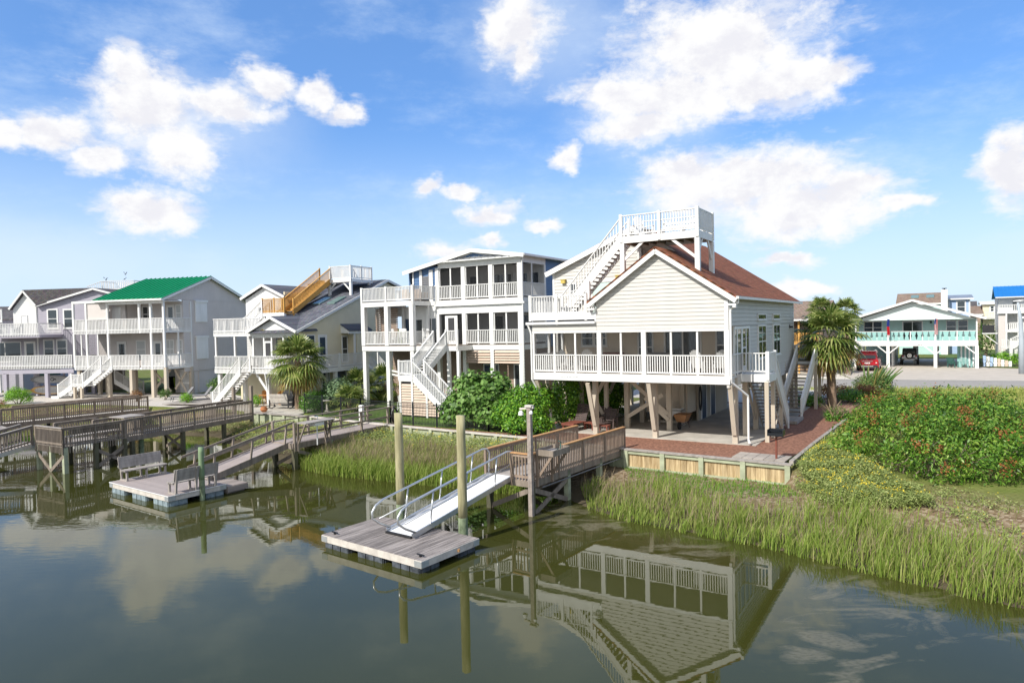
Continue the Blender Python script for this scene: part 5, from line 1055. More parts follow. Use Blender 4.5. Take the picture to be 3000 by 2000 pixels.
# ---- fourth pier far left
p4 = thing('pier', 'brown timber pier behind the square platform, ending below the green roofed house', 'pier', (-32.76, 43.5, 0), -40.5)
P4 = 8.9
m = MB(); plank_deck(m, -1.6, 0, 0, P4, 1.36, 'x', .14); m.build('deck_boards', 'dock_fascia', p4); m = MB(); m.box(0, .05, 0, P4, 1.08, 1.34); m.build('joist', 'pier_rail', p4)
picket(p4, (.02, 0, 1.36), (.02, P4, 1.36), np=6, cap='pier_rail', h=.97); picket(p4, (-1.62, 1, 1.36), (-1.62, P4, 1.36), np=5, cap='pier_rail', h=.97)
picket(p4, (.02, -.2, 1.36), (1.3, -1.6, 1.36), np=2, cap='grey_wood', h=.9)
for x in (-.05, -1.55):
    for y in (.2, 3, 6): m = MB(); m.box(x - .1, x + .1, y - .1, y + .1, -1, 1.1); m.build('pile', 'pile_dark', p4)
m = MB(); plank_deck(m, 0, 2.6, -3.0, -.2, 1.36, 'x'); m.build('platform_boards', 'grey_wood', p4)
picket(p4, (0.1, -3.0, 1.36), (2.6, -3.0, 1.36), np=2, cap='grey_wood', h=.9)

# ================================================================== BULKHEADS, FENCES
bw = thing('bulkhead', 'timber bulkhead with honey coloured panels in green-grey frames below the mulch', 'retaining wall', (5.0, 30.32, 0), -35)
BL = 6.85
m = MB(); m.box(-.12, BL + .15, -.12, .16, 1.30, 1.36); m.build('cap_board', 'grey_wood', bw)
for i in range(5):
    x = i * BL / 4; m = MB(); m.box(x - .1, x + .1, -.12, .06, -.2, 1.29); m.build('post', 'bulk_frame', bw)
for i in range(4):
    x0 = i * BL / 4 + .1; x1 = (i + 1) * BL / 4 - .1; m = MB(); n = 8
    for k in range(n): a = x0 + (x1 - x0) * k / n; m.box(a, a + (x1 - x0) / n - .008, .03, .06, -.1, 1.2)
    m.build('panel', 'bulk_panel', bw); m = MB(); m.box(x0, x1, -.06, .03, 1.15, 1.295).box(x0, x1, -.06, .03, .42, .58); m.build('wale', 'bulk_frame', bw)
def bulk(label, p, q, h0=.2, z1=1.36, posts=4, cap='old_wood', m_='bulk_frame', capw=.3):
    p = Vector(p); q = Vector(q); L = (q - p).length; o = thing('bulkhead', label, 'retaining wall', (p.x, p.y, 0), math.degrees(math.atan2(q.y - p.y, q.x - p.x)))
    m = MB(); m.box(0, L, -capw / 2, capw / 2, z1 - .06, z1); m.build('cap_board', cap, o); m = MB(); m.box(0, L, -.03, .03, h0 - .5, z1 - .06); m.build('panel', m_, o)
    for i in range(posts): x = L * (i + .5) / posts; m = MB(); m.box(x - .1, x + .1, -.14, -.03, h0 - .5, z1 - .065); m.build('post', m_, o)
    return o
bulk('short return of the bulkhead hidden under the main pier', (.98, 33.75, 0), (4.95, 30.4, 0), cap='grey_wood')
bulk('long low bulkhead with grey-brown cap below the black fence', (-7.6, 39.75, 0), (.95, 33.75, 0), posts=7, cap='dock_fascia')
bulk('stepped white capped bulkhead beside the second pier', (-13.6, 44.4, 0), (-7.6, 39.75, 0), posts=5, cap='dock_fascia')
bulk('pale green bulkhead under the patio of the yellow house', (-17.9, 46.7, 0), (-13.6, 44.4, 0), posts=4, cap='grey_wood')
te = thing('timber_edging', 'weathered timber edging between the mulch and the green verge', 'edging', (10.75, 26.4, 0), 0)
m = MB(); pts = [(0, 0, 1.38), (2.7, 4.0, 1.38), (6.1, 8.9, 1.38), (8.4, 12.2, 1.38)]
for a, b in zip(pts, pts[1:]): m.beam(a, b, .16, .18)
m.build('timber', 'grey_wood', te)
te = thing('timber_edging', 'grey log edging beside the driveway left of the red car', 'edging', (33.0, 66.8, 0), 0)
m = MB(); m.beam((0, 0, 1.42), (2.9, 5.5, 1.42), .25, .25); m.build('timber', 'old_wood', te)
def bfence(label, pts, h=1.3, group='black metal fences'):
    o = thing('metal_fence', label, 'fence', (pts[0][0], pts[0][1], 0), 0)
    b = Vector((pts[0][0], pts[0][1], 0))
    for a, c in zip(pts, pts[1:]):
        p = Vector((a[0], a[1], 1.33)) - b; q = Vector((c[0], c[1], 1.33)) - b; Z = Vector((0, 0, 1)); m = MB(); L = (q - p).length; n = int(L / .11)
        for i in range(n): t = p.lerp(q, (i + .5) / n); m.box(t.x - .009, t.x + .009, t.y - .009, t.y + .009, t.z + .05, t.z + h - .06)
        for z in (.12, h - .25, h - .06): m.beam(p + Z * z, q + Z * z, .028, .028)
        m.build('panel', 'black_metal', o)
        k = int(round(L / 1.9))
        for i in range(k + 1): t = p.lerp(q, i / max(1, k)); m = MB(); m.box(t.x - .035, t.x + .035, t.y - .035, t.y + .035, 1.28, t.z + h + .04); m.build('post', 'black_metal', o)
    return o
bfence('black picket metal fence along the bulkhead in front of the blue house', [(-9.4, 41.9), (-7.3, 40.3), (-1.35, 36.35), (-.2, 37.3)])
bfence('black picket metal fence in front of the clipped hedge by the second pier', [(-14.1, 46.0), (-9.4, 41.9)])
# ================================================================== FURNITURE AND SMALL THINGS
def Wm(u, v, z=1.34): t = R(-32); return (9.65 + u * math.cos(t) - v * math.sin(t), 30.38 + u * math.sin(t) + v * math.cos(t), z)
def Wb(u, v, z): t = R(-31); return (-10.63 + u * math.cos(t) - v * math.sin(t), 49.46 + u * math.sin(t) + v * math.cos(t), z)
def Wy(u, v, z): t = R(-25); return (-18.45 + u * math.cos(t) - v * math.sin(t), 50.9 + u * math.sin(t) + v * math.cos(t), z)
def adirondack(label, loc, rot, m='plastic_white', group=None):
    o = thing('adirondack_chair', label, 'chair', loc, rot, group)
    b = MB()
    for k in range(6):
        x = -.27 + k * .092; h = .72 + .16 * math.cos((k - 2.5) * .55)
        b.hexa([(x, .22, .30), (x + .085, .22, .30), (x + .085, .25, .30), (x, .25, .30), (x, .22 + h * .36, .3 + h), (x + .085, .22 + h * .36, .3 + h), (x + .085, .25 + h * .36, .3 + h), (x, .25 + h * .36, .3 + h)])
    b.build('backrest', m, o)
    s = MB()
    for k in range(5): s.hexa([(-.28, -.32 + k * .11, .40 - k * .022), (.28, -.32 + k * .11, .40 - k * .022), (.28, -.22 + k * .11, .38 - k * .022), (-.28, -.22 + k * .11, .38 - k * .022), (-.28, -.32 + k * .11, .42 - k * .022), (.28, -.32 + k * .11, .42 - k * .022), (.28, -.22 + k * .11, .40 - k * .022), (-.28, -.22 + k * .11, .40 - k * .022)])
    s.build('seat', m, o)
    for x in (-.38, .29):
        a = MB(); a.box(x, x + .11, -.38, .38, .60, .625); a.build('armrest', m, o)
        l = MB(); l.box(x + .03, x + .08, -.33, -.26, 0, .60).beam((x + .055, -.3, .36), (x + .055, .55, .04), .04, .09).box(x + .03, x + .08, .3, .36, .1, .6); l.build('leg', m, o)
    return o
cz = 4.44
a0 = adirondack('white resin chair at the left end of the screened porch, back to the corner', Wm(-8.9, 1.9, cz), -32 + 150, group='white chairs on the screened porch')
copy_thing(a0, Wm(-7.9, 2.1, cz), -32 + 195, 'white resin chair second from the left on the screened porch')
copy_thing(a0, Wm(-1.75, 1.5, cz), -32 + 170, 'white resin chair third along the screened porch, before the sliding door')
copy_thing(a0, Wm(-.75, 1.6, cz), -32 + 200, 'white resin chair by the right corner of the screened porch')
# dark sofas/tables glimpsed through the screen
def porch_table(label, loc, rot, L=1.5):
    o = thing('porch_table', label, 'table', loc, rot); m = MB(); m.box(-L / 2, L / 2, -.4, .4, .70, .75); m.build('top', 'brown_wood', o)
    for x in (-L / 2 + .08, L / 2 - .08):
        for y in (-.33, .33): m = MB(); m.box(x - .03, x + .03, y - .03, y + .03, 0, .7); m.build('leg', 'brown_wood', o)
porch_table('dark table behind the middle bays of the screened porch', Wm(-5.6, 1.9, cz), -32, 1.7)
def bench_settee(label, loc, rot, m):
    o = thing('porch_settee', label, 'settee', loc, rot); s = MB(); s.box(-.7, .7, -.3, .3, .38, .48); s.build('seat', m, o); s = MB(); s.box(-.7, .7, .25, .32, .5, .95); s.build('backrest', m, o)
    for x in (-.65, .65): s = MB(); s.box(x - .04, x + .04, -.3, .3, 0, .38); s.build('leg', m, o)
bench_settee('dark red settee behind the porch rail under the double window', Wm(-6.9, 2.6, cz), -32, 'red_wood'); bench_settee('blue-grey settee beside the tall porch window', Wm(-4.4, 2.6, cz), -32, 'grey_pvc')
# roof deck bench and chair
o = thing('roof_bench', 'long white slatted bench on the rooftop lookout deck', 'bench', Wm(-2.9, 2.75, 11.18), -32)
s = MB(); [s.box(-1.1, 1.1, -.25 + k * .16, -.12 + k * .16, .42, .46) for k in range(3)]; s.build('seat', 'white', o); s = MB(); s.box(-1.1, 1.1, .24, .28, .52, .64).box(-1.1, 1.1, .26, .3, .70, .82); s.build('backrest', 'white', o)
for x in (-1.05, 0, 1.05): s = MB(); s.box(x - .04, x + .04, -.22, .26, 0, .42).box(x - .04, x + .04, .26, .32, 0, .85); s.build('leg', 'white', o)
adirondack('white chair at the stair end of the rooftop deck', Wm(-4.6, 1.9, 11.18), -32 + 60)
# loungers and chairs below the house
def slat_chair(label, loc, rot, mb_, ms, group=None, ott=False):
    o = thing('slatted_chair', label, 'chair', loc, rot, group); b = MB()
    for k in range(6): z = .45 + k * .105; y = .28 + k * .04; b.hexa([(-.3, y, z), (.3, y, z), (.3, y + .03, z), (-.3, y + .03, z), (-.3, y + .03, z + .085), (.3, y + .03, z + .085), (.3, y + .06, z + .085), (-.3, y + .06, z + .085)])
    b.build('backrest', mb_, o); s = MB(); [s.box(-.3, .3, -.35 + k * .125, -.24 + k * .125, .36, .39) for k in range(5)]; s.build('seat', mb_, o)
    for x in (-.36, .36):
        l = MB(); l.box(x - .035, x + .035, -.34, -.27, 0, .62).box(x - .035, x + .035, .25, .32, 0, .62).box(x - .05, x + .05, -.36, .4, .60, .63).beam((x, .28, .35), (x, .55, 1.08), .04, .06); l.build('leg', mb_, o)
    if ott:
        t = MB(); [t.box(-.32, .32, -1.1 + k * .13, -.99 + k * .13, .34, .38) for k in range(4)]; t.box(-.3, -.24, -1.1, -.6, .28, .34).box(.24, .3, -1.1, -.6, .28, .34); t.build('footrest', ms, o)
        for x in (-.27, .27): t = MB(); t.box(x - .03, x + .03, -1.06, -1.0, 0, .34).box(x - .03, x + .03, -.68, -.62, 0, .34); t.build('footrest_leg', ms, o)
    return o
def lounge(label, loc, rot):
    o = thing('lounge_chair', label, 'lounger', loc, rot); b = MB()
    for k in range(8): z = .42 + k * .11; y = .25 + k * .045; b.hexa([(-.36, y, z), (.36, y, z), (.36, y + .03, z), (-.36, y + .03, z), (-.36, y + .035, z + .09), (.36, y + .035, z + .09), (.36, y + .065, z + .09), (-.36, y + .065, z + .09)])
    b.build('backrest', 'brown_wood', o); s = MB(); [s.box(-.38, .38, -.9 + k * .13, -.79 + k * .13, .38, .42) for k in range(9)]; s.box(-.4, .4, -.95, -.9, .3, .43); s.build('seat', 'red_wood', o)
    for x in (-.33, .33):
        for y in (-.85, .25): l = MB(); l.box(x - .035, x + .035, y - .035, y + .035, 0, .38); l.build('leg', 'red_wood', o)
lounge('red-brown timber lounger at the front left of the open ground floor', Wm(-8.45, 1.75), -32 - 8)
slat_chair('dark slatted armchair with red footrest, left of the front brace', Wm(-7.6, 2.75), -32 - 12, 'brown_wood', 'red_wood', 'slatted armchairs under the cream house', True)
slat_chair('dark slatted armchair with red footrest, half behind the front brace', Wm(-6.85, 2.2), -32 + 4, 'brown_wood', 'red_wood', 'slatted armchairs under the cream house', True)
# wheelbarrow, sink, hose
o = thing('wheelbarrow', 'orange wheelbarrow tipped against the shower panel', 'wheelbarrow', Wm(-3.55, 4.3), -32)
m = MB(); m.hexa([(-.2, -.35, .35), (.2, -.35, .35), (.2, .3, .35), (-.2, .3, .35), (-.35, -.5, .75), (.35, -.5, .75), (.35, .5, .75), (-.35, .5, .75)]); m.build('tray', 'orange_plastic', o)
w = MB(); w.tube([(-.05, -.55, .2), (.05, -.55, .2)], .2, 14); w.build('wheel', 'rubber', o); h = MB(); h.tube([(-.05, -.6, .2), (-.25, .1, .33), (-.3, .9, .55)], .02, 6).tube([(.05, -.6, .2), (.25, .1, .33), (.3, .9, .55)], .02, 6).tube([(-.22, .25, .35), (-.25, .3, 0)], .02, 6).tube([(.22, .25, .35), (.25, .3, 0)], .02, 6); h.build('handle', 'brown_wood', o)
o = thing('utility_sink', 'pale utility sink beside the shower panel under the house', 'sink', Wm(-4.3, 5.0), -32)
m = MB(); m.box(-.9, .55, -.3, .3, .82, .88); m.build('worktop', 'grey_wood', o); m = MB(); m.box(.0, .5, -.25, .25, .55, .95); m.build('basin', 'plastic_white', o)
for x in (-.85, .5): m = MB(); m.box(x - .03, x + .03, -.25, .25, 0, .82); m.build('leg', 'tan_post', o)
o = thing('garden_hose', 'dark coiled garden hose hanging beside the navy doors', 'hose', Wm(-3.5, 7.05), -32)
m = MB()
for a in range(6): m.tube([(.06 + .02 * (a % 3), .22 * math.cos(t * .45), 1.3 + (.55 + .03 * a) * math.sin(t * .45)) for t in range(15)], .022, 5)
m.build('coil', 'black_plastic', o)
# charcoal grill on pavers
o = thing('grill', 'black steel park grill on a rusty post, standing on stone pavers', 'grill', (10.57, 27.43, 1.34), -32)
m = MB(); m.tube([(0, 0, 0), (0, 0, .95)], .045, 8); m.build('post', 'red_wood', o)
m = MB(); m.box(-.3, .3, -.25, .25, .95, .98).box(-.3, -.27, -.25, .25, .98, 1.2).box(.27, .3, -.25, .25, .98, 1.2).box(-.27, .27, .22, .25, .98, 1.2).box(-.27, .27, -.25, -.22, .98, 1.08); m.build('firebox', 'black_metal', o)
m = MB(); [m.box(-.28 + k * .05, -.265 + k * .05, -.25, .25, 1.13, 1.145) for k in range(12)]; m.build('grate', 'black_metal', o)
o = thing('paver_pad', 'small grid of stone pavers set in the mulch behind the bulkhead', 'pavers', (8.95, 28.0, 1.31), -35)
m = MB(); [m.box(i * .42, i * .42 + .40, j * .42, j * .42 + .40, 0, .05) for i in range(5) for j in range(3)]; m.build('pavers', 'paver', o)
# rocking chairs on the neighbour's balcony
def rocker(label, loc, rot, group=None):
    o = thing('rocking_chair', label, 'chair', loc, rot, group); b = MB(); [b.box(-.24 + k * .1, -.19 + k * .1, .26, .29, .45, 1.05) for k in range(5)]; b.box(-.27, .27, .25, .3, 1.02, 1.18).box(-.27, .27, .25, .3, .46, .52); b.build('backrest', 'plastic_white', o)
    s = MB(); s.box(-.28, .28, -.28, .28, .42, .46); s.build('seat', 'plastic_white', o)
    for x in (-.3, .3): l = MB(); l.box(x - .02, x + .02, -.26, -.22, .1, .68).box(x - .02, x + .02, .24, .28, .1, 1.15).box(x - .04, x + .04, -.3, .3, .66, .69).tube([(x, -.5, .14), (x, -.2, .05), (x, .15, .04), (x, .55, .15)], .02, 6); l.build('rocker', 'plastic_white', o)
    return o
rocker('white rocking chair behind the rail between two white columns', Wb(3.0, .9, 5.69), -31 + 180, 'white rocking chairs on the left balcony'); rocker('white rocking chair turned sideways right of the corner column', Wb(5.0, .9, 5.69), -31 + 110, 'white rocking chairs on the left balcony'); rocker('white rocking chair beside the middle column, mostly hidden', Wb(1.6, 1.0, 5.69), -31 + 200, 'white rocking chairs on the left balcony')
for lab, u in (('wicker tan armchair on the top balcony, left one', 4.0), ('wicker tan armchair on the top balcony near the corner', 4.9)):
    o = thing('wicker_armchair', lab, 'chair', Wb(u - 1.0, 1.4 + .3 * (u - 4), 8.81), -31 + 170); m = MB(); m.box(-.35, .35, -.35, .35, .1, .42); m.build('seat', 'tan_louvre', o); m = MB(); m.box(-.35, .35, .28, .38, .42, .85).box(-.38, -.28, -.3, .3, .42, .62).box(.28, .38, -.3, .3, .42, .62); m.build('backrest', 'tan_louvre', o)
adirondack('white chair behind the zigzag stair of the blue house', Wb(4.6, -1.3, 1.33), -31 + 200)
bench_settee('dark iron patio bench behind the fig bush', Wb(11.2, .6, 1.33), -31, 'black_metal')
# patio of the yellow house
def wick(label, loc, rot, m='wicker'):
    o = thing('wicker_chair', label, 'chair', loc, rot, 'wicker chairs on the patio'); pts = []
    s = MB(); s.box(-.3, .3, -.3, .3, .38, .46); s.build('seat', m, o)
    b = MB(); N_ = 12
    for k in range(N_):
        t0 = math.pi * k / N_; t1 = math.pi * (k + 1) / N_; h = lambda t: .62 + .42 * math.sin(t)
        b.hexa([(.34 * math.cos(t0), .3 * math.sin(t0), .44), (.34 * math.cos(t1), .3 * math.sin(t1), .44), (.31 * math.cos(t1), .27 * math.sin(t1), .44), (.31 * math.cos(t0), .27 * math.sin(t0), .44), (.38 * math.cos(t0), .36 * math.sin(t0), h(t0)), (.38 * math.cos(t1), .36 * math.sin(t1), h(t1)), (.35 * math.cos(t1), .33 * math.sin(t1), h(t1)), (.35 * math.cos(t0), .33 * math.sin(t0), h(t0))])
    b.build('backrest', m, o)
    for x in (-.26, .26):
        for y in (-.26, .24): l = MB(); l.box(x - .025, x + .025, y - .025, y + .025, 0, .38); l.build('leg', m, o)
    return o
wick('orange wicker tub chair right of the patio table', Wy(.75, .9, 1.34), 30); wick('orange wicker tub chair left of the patio table', Wy(-1.2, 1.3, 1.34), 160)
o = thing('patio_table', 'small amber patio table beside the braced white post', 'table', Wy(-.55, .7, 1.34), -20); m = MB(); m.box(-.5, .5, -.4, .4, .7, .75); m.build('top', 'wicker', o)
for x in (-.45, .45):
    for y in (-.35, .35): m = MB(); m.box(x - .03, x + .03, y - .03, y + .03, 0, .7); m.build('leg', 'wicker', o)
o = thing('covered_grill', 'barbecue under a black cover beside the palm trunk', 'grill', Wy(1.75, .6, 1.34), -25); m = MB(); m.loft([[(-.6, -.32, .0), (.6, -.32, 0), (.6, .32, 0), (-.6, .32, 0)], [(-.62, -.33, .75), (.62, -.33, .75), (.62, .33, .75), (-.62, .33, .75)], [(-.45, -.3, 1.0), (.45, -.3, 1.0), (.45, .3, 1.0), (-.45, .3, 1.0)], [(-.38, -.12, 1.22), (.38, -.12, 1.22), (.38, .14, 1.22), (-.38, .14, 1.22)]]); m.build('cover', 'black_plastic', o, bevel=.05)
o = thing('glider_bench', 'grey slatted glider bench on the patio edge beside the hedge', 'bench', Wy(2.5, -1.1, 1.34), -25 + 195)
s = MB(); [s.box(-.7, .7, -.35 + k * .11, -.26 + k * .11, .42 - .01 * k, .45 - .01 * k) for k in range(6)]; s.build('seat', 'dock_fascia', o); s = MB(); [s.box(-.7, .7, .3 + k * .035, .33 + k * .035, .5 + k * .1, .58 + k * .1) for k in range(6)]; s.build('backrest', 'dock_fascia', o)
for x in (-.72, .72): l = MB(); l.box(x - .04, x + .04, -.4, .4, .62, .66).box(x - .04, x + .04, -.36, -.3, .1, .62).box(x - .04, x + .04, .3, .36, .1, .62).tube([(x, -.55, .12), (x, 0, .03), (x, .55, .12)], .03, 6); l.build('side_frame', 'car_trim', o)
o = thing('flower_pot', 'round terracotta pot at the edge of the patio', 'flower pot', (-17.2, 46.95, 1.34), 0); m = MB(); m.lathe([(.12, 0), (.24, .14), (.25, .24), (.17, .34), (.2, .38), (.16, .38), (.13, .3)], (0, 0, 0), 16); m.build('pot', 'terracotta', o, True)
m = MB(); [m.tube([(0, 0, .3), (.04 * math.cos(k), .04 * math.sin(k), .7), (.12 * math.cos(k), .12 * math.sin(k), .9 + .05 * k)], .012, 4) for k in range(4)]; m.build('stem', 'bark', o)
o = thing('bird_bath', 'grey stone bird bath behind the black fence', 'bird bath', (-12.75, 46.6, 1.3), 0); m = MB(); m.lathe([(.2, 0), (.2, .06), (.1, .12), (.08, .6), (.13, .68), (.32, .76), (.33, .80), (.28, .79), (.1, .73)], (0, 0, 0), 16); m.build('pedestal', 'conc', o, True)
o = thing('meter_box', 'small pale box on a post beside the second pier rail', 'utility box', (-9.15, 41.0, 0), -31); m = MB(); m.box(-.13, .13, -.1, .1, 1.4, 2.35); m.build('box', 'plastic_white', o); m = MB(); m.box(-.05, .05, -.05, .05, .8, 1.4); m.build('post', 'old_wood', o)
# loungers by the green roofed house
lg = None
def sling(label, loc, rot):
    o = thing('sling_lounger', label, 'lounger', loc, rot, 'grey loungers on the low deck'); m = MB(); m.hexa([(-.3, -1.1, .32), (.3, -1.1, .32), (.3, .2, .32), (-.3, .2, .32), (-.3, -1.1, .35), (.3, -1.1, .35), (.3, .2, .35), (-.3, .2, .35)]); m.hexa([(-.3, .2, .32), (.3, .2, .32), (.3, .75, 1.0), (-.3, .75, 1.0), (-.3, .17, .35), (.3, .17, .35), (.3, .72, 1.03), (-.3, .72, 1.03)]); m.build('sling', 'grey_pvc', o)
    for x in (-.31, .31): l = MB(); l.tube([(x, -1.12, .33), (x, .2, .33), (x, .76, 1.02)], .025, 6).tube([(x, -.9, 0), (x, -.8, .33)], .022, 6).tube([(x, .5, 0), (x, .2, .33)], .022, 6); l.build('leg', 'car_trim', o)
    return o
s0 = sling('grey sling lounger nearer the tan posts', (-26.6, 55.0, 1.46), -50); s1 = copy_thing(s0, (-25.2, 55.3, 1.46), -50, 'grey sling lounger nearer the white chairs')
adirondack('white chair beside the grey loungers, left of the pair', (-24.0, 54.9, 1.46), -60, group='white chairs by the loungers'); adirondack('white chair below the yellow house stair, right of the pair', (-23.0, 55.2, 1.46), -70, group='white chairs by the loungers')
o = thing('low_deck', 'low grey timber deck carrying the sling loungers', 'deck', (-27.3, 52.9, 1.3), -14); m = MB(); plank_deck(m, 0, 5.0, 0, 4.2, .15, 'x'); m.build('deck_boards', 'grey_wood', o)
# bins under the green roofed house
for lab, x, y, mm in (('black wheeled bin under the green roofed house', -34.6, 68.8, 'black_plastic'), ('lime green wheeled bin under the green roofed house', -33.6, 68.6, 'lime_plastic')):
    o = thing('wheeled_bin', lab, 'bin', (x, y, 1.32), -14); m = MB(); m.hexa([(-.28, -.3, .05), (.28, -.3, .05), (.28, .3, .05), (-.28, .3, .05), (-.36, -.38, 1.1), (.36, -.38, 1.1), (.36, .38, 1.1), (-.36, .38, 1.1)]); m.build('body', mm, o); m = MB(); m.hexa([(-.38, -.42, 1.1), (.38, -.42, 1.1), (.38, .4, 1.1), (-.38, .4, 1.1), (-.36, -.38, 1.17), (.36, -.38, 1.17), (.36, .38, 1.2), (-.36, .38, 1.2)]); m.build('lid', 'black_plastic', o)
    for s_ in (-.27, .27): m = MB(); m.tube([(s_ - .03, .3, .12), (s_ + .03, .3, .12)], .12, 12); m.build('wheel', 'rubber', o)
# paddleboards on a rack under the lilac house
def Wp(u, v, z): t = R(-2); return (-42.29 + u * math.cos(t) - v * math.sin(t), 61.68 + u * math.sin(t) + v * math.cos(t), z)
for lab, z, md in (('grey paddleboard with dark emblem on the top rack under the lilac house', 2.85, 'sup_board'), ('wood edged paddleboard with pale deck on the bottom rack under the lilac house', 1.86, 'sup_board')):
    o = thing('paddleboard', lab, 'paddleboard', Wp(-.75, 1.6, z), -2); N_ = 16
    prof = [(-1.9 + 3.8 * k / N_, .36 * math.sqrt(max(.0, 1 - abs(-1 + 2 * k / N_) ** 2.6)) + .01) for k in range(N_ + 1)]
    m = MB(); up = [(x, 0, h) for x, h in prof]; dn_ = [(x, 0, -h) for x, h in reversed(prof)]; m.prism(up + dn_, (0, .1, 0)); m.build('hull', 'sup_edge' if z < 2 else 'grey_pvc', o)
    m = MB(); m.prism([(x * .86 + .1, -.004, h * .86) for x, h in prof] + [(x * .86 + .1, -.004, -h * .86) for x, h in reversed(prof)], (0, .01, 0)); m.build('deck_pad', md, o)
    if z > 2: m = MB(); m.tube([(.25 + .17 * math.cos(t * .4), -.012, .14 * math.sin(t * .4)) for t in range(16)], .025, 5).tube([(.3, -.012, -.05), (.55, -.012, .04), (.6, -.012, -.12)], .03, 5); m.build('emblem', 'black_plastic', o)
o = thing('board_rack', 'timber posts and bars of the paddleboard rack under the lilac house', 'rack', Wp(-.75, 1.8, 1.3), -2); m = MB(); m.box(-1.3, -1.15, 0, .12, 0, 2.4).box(1.1, 1.25, 0, .12, 0, 2.4).box(-1.3, -1.15, -.3, .3, .05, .2).box(1.1, 1.25, -.3, .3, .05, .2); m.build('post', 'lilac', o); m = MB(); m.box(-1.28, -1.18, -.3, .1, 1.05, 1.12).box(1.12, 1.22, -.3, .1, 1.05, 1.12); m.build('arm', 'lilac', o)
o = thing('canvas_awning', 'dark teal canvas hung behind the posts of the lilac house', 'awning', Wp(-3.0, 4.5, 2.4), -2); m = MB(); m.hexa([(-1.4, 0, .6), (1.2, 0, .7), (1.2, .05, .7), (-1.4, .05, .6), (-1.4, 0, 1.4), (1.2, 0, 1.4), (1.2, .05, 1.4), (-1.4, .05, 1.4)]); m.build('canvas', 'teal_cloth', o)
# birds on the far roof deck
def bird(label, u, v, z, rot, spread=False):
    o = thing('bird', label, 'bird', Wp(u, v, z), rot, 'birds on the lilac house lookout'); o.scale = (.62, .62, .62); m = MB(); m.loft([[(x, .09 * r * math.cos(t), .12 + .3 * k / 5 + .07 * r * math.sin(t)) for t in [2 * math.pi * i / 8 for i in range(8)]] for k, (x, r) in enumerate([(-.22, .15), (-.12, .8), (0, 1.1), (.08, .8), (.14, .5), (.17, .45)])]); m.lathe([(.01, 0), (.05, .04), (.05, .09), (.01, .13)], (.18, 0, .4), 8)
    m.hexa([(.2, -.012, .45), (.32, -.004, .44), (.32, .004, .44), (.2, .012, .45), (.2, -.01, .48), (.3, -.003, .45), (.3, .003, .45), (.2, .01, .48)]); m.box(.0, .02, -.04, -.025, 0, .15).box(.0, .02, .025, .04, 0, .15)
    if spread: m.poly([(0, .05, .35), (.02, .5, .6), (-.12, .45, .5)]).poly([(0, -.05, .35), (.02, -.5, .6), (-.12, -.45, .5)])
    m.build('body', 'bird', o, True)
bird('dark bird perched at the right end of the far white lookout rail', 3.4, 7.0, 12.25, 30); bird('dark bird just above the perched one, lifting off', 3.5, 7.0, 12.75, 60, True); bird('dark bird in the middle of the far white lookout rail', 1.5, 7.0, 12.25, -20, True)
# ================================================================== STREET SIDE: cars, lamp, flags
def wheel(mb, x, y, r=.36, w=.24): mb.tube([(x - w / 2, y, r), (x + w / 2, y, r)], r, 20)
# red SUV, tail toward us (y forward = away)
car = thing('parked_car', 'red estate car parked tail first beside the driveway log', 'car', (36.95, 71.0, 1.32), -31); car.scale = (1.1, 1.1, 1.14)
sec = lambda y, w, zs: [(-w, y, zs[0]), (-w - .0, y, zs[1]), (-w * .97, y, zs[2]), (-w * .80, y, zs[3]), (w * .80, y, zs[3]), (w * .97, y, zs[2]), (w, y, zs[1]), (w, y, zs[0])]
m = MB(); m.loft([sec(0.0, .90, (.42, .62, .98, 1.02)), sec(.12, .96, (.34, .65, 1.02, 1.1)), sec(1.0, .98, (.32, .65, 1.04, 1.12)), sec(3.2, .98, (.32, .65, 1.02, 1.08)), sec(4.5, .94, (.34, .6, .93, .98)), sec(4.9, .82, (.42, .55, .8, .84))]); m.build('body', 'red_paint', car, False, .05)
m = MB(); m.loft([[(-.83, .18, 1.06), (.83, .18, 1.06), (.72, .62, 1.73), (-.72, .62, 1.73)], [(-.86, .9, 1.06), (.86, .9, 1.06), (.73, .95, 1.80), (-.73, .95, 1.80)], [(-.86, 2.6, 1.06), (.86, 2.6, 1.06), (.72, 2.5, 1.78), (-.72, 2.5, 1.78)], [(-.84, 3.5, 1.06), (.84, 3.5, 1.06), (.74, 3.3, 1.15), (-.74, 3.3, 1.15)]]); m.build('cabin', 'red_paint', car, False, .05)
m = MB(); m.poly([(-.70, .205, 1.14), (.70, .205, 1.14), (.62, .535, 1.58), (-.62, .535, 1.58)]); g_ = m.build('rear_window', 'glass', car)
for s_ in (-1, 1):
    m = MB(); m.poly([(s_ * .862, .95, 1.12), (s_ * .862, 2.7, 1.12), (s_ * .765, 2.4, 1.6), (s_ * .765, 1.0, 1.62)]); m.build('side_window', 'glass', car)
    m = MB(); m.box(s_ * .60 - .06, s_ * .60 + .06, 1.0, 2.4, 1.82, 1.87); m.build('roof_rail', 'chrome', car)
    m = MB(); m.box(min(s_ * .62, s_ * .93), max(s_ * .62, s_ * .93), -.03, .12, .82, .96); m.build('tail_lamp', 'red_lamp', car); m = MB(); m.box(s_ * .75 - .06, s_ * .75 + .06, -.035, .1, .74, .81); m.build('reverse_lamp', 'plastic_white', car)
    m = MB(); m.box(min(s_ * .96, s_ * 1.14), max(s_ * .96, s_ * 1.14), 3.0, 3.15, 1.08, 1.24); m.build('door_mirror', 'car_trim', car)
    for y in (.95, 3.9): m = MB(); wheel(m, s_ * .86, y); w_ = m.build('wheel', 'rubber', car); m = MB(); m.tube([(s_ * .985, y, .36), (s_ * .99, y, .36)], .22, 14); m.build('rim', 'chrome', w_)
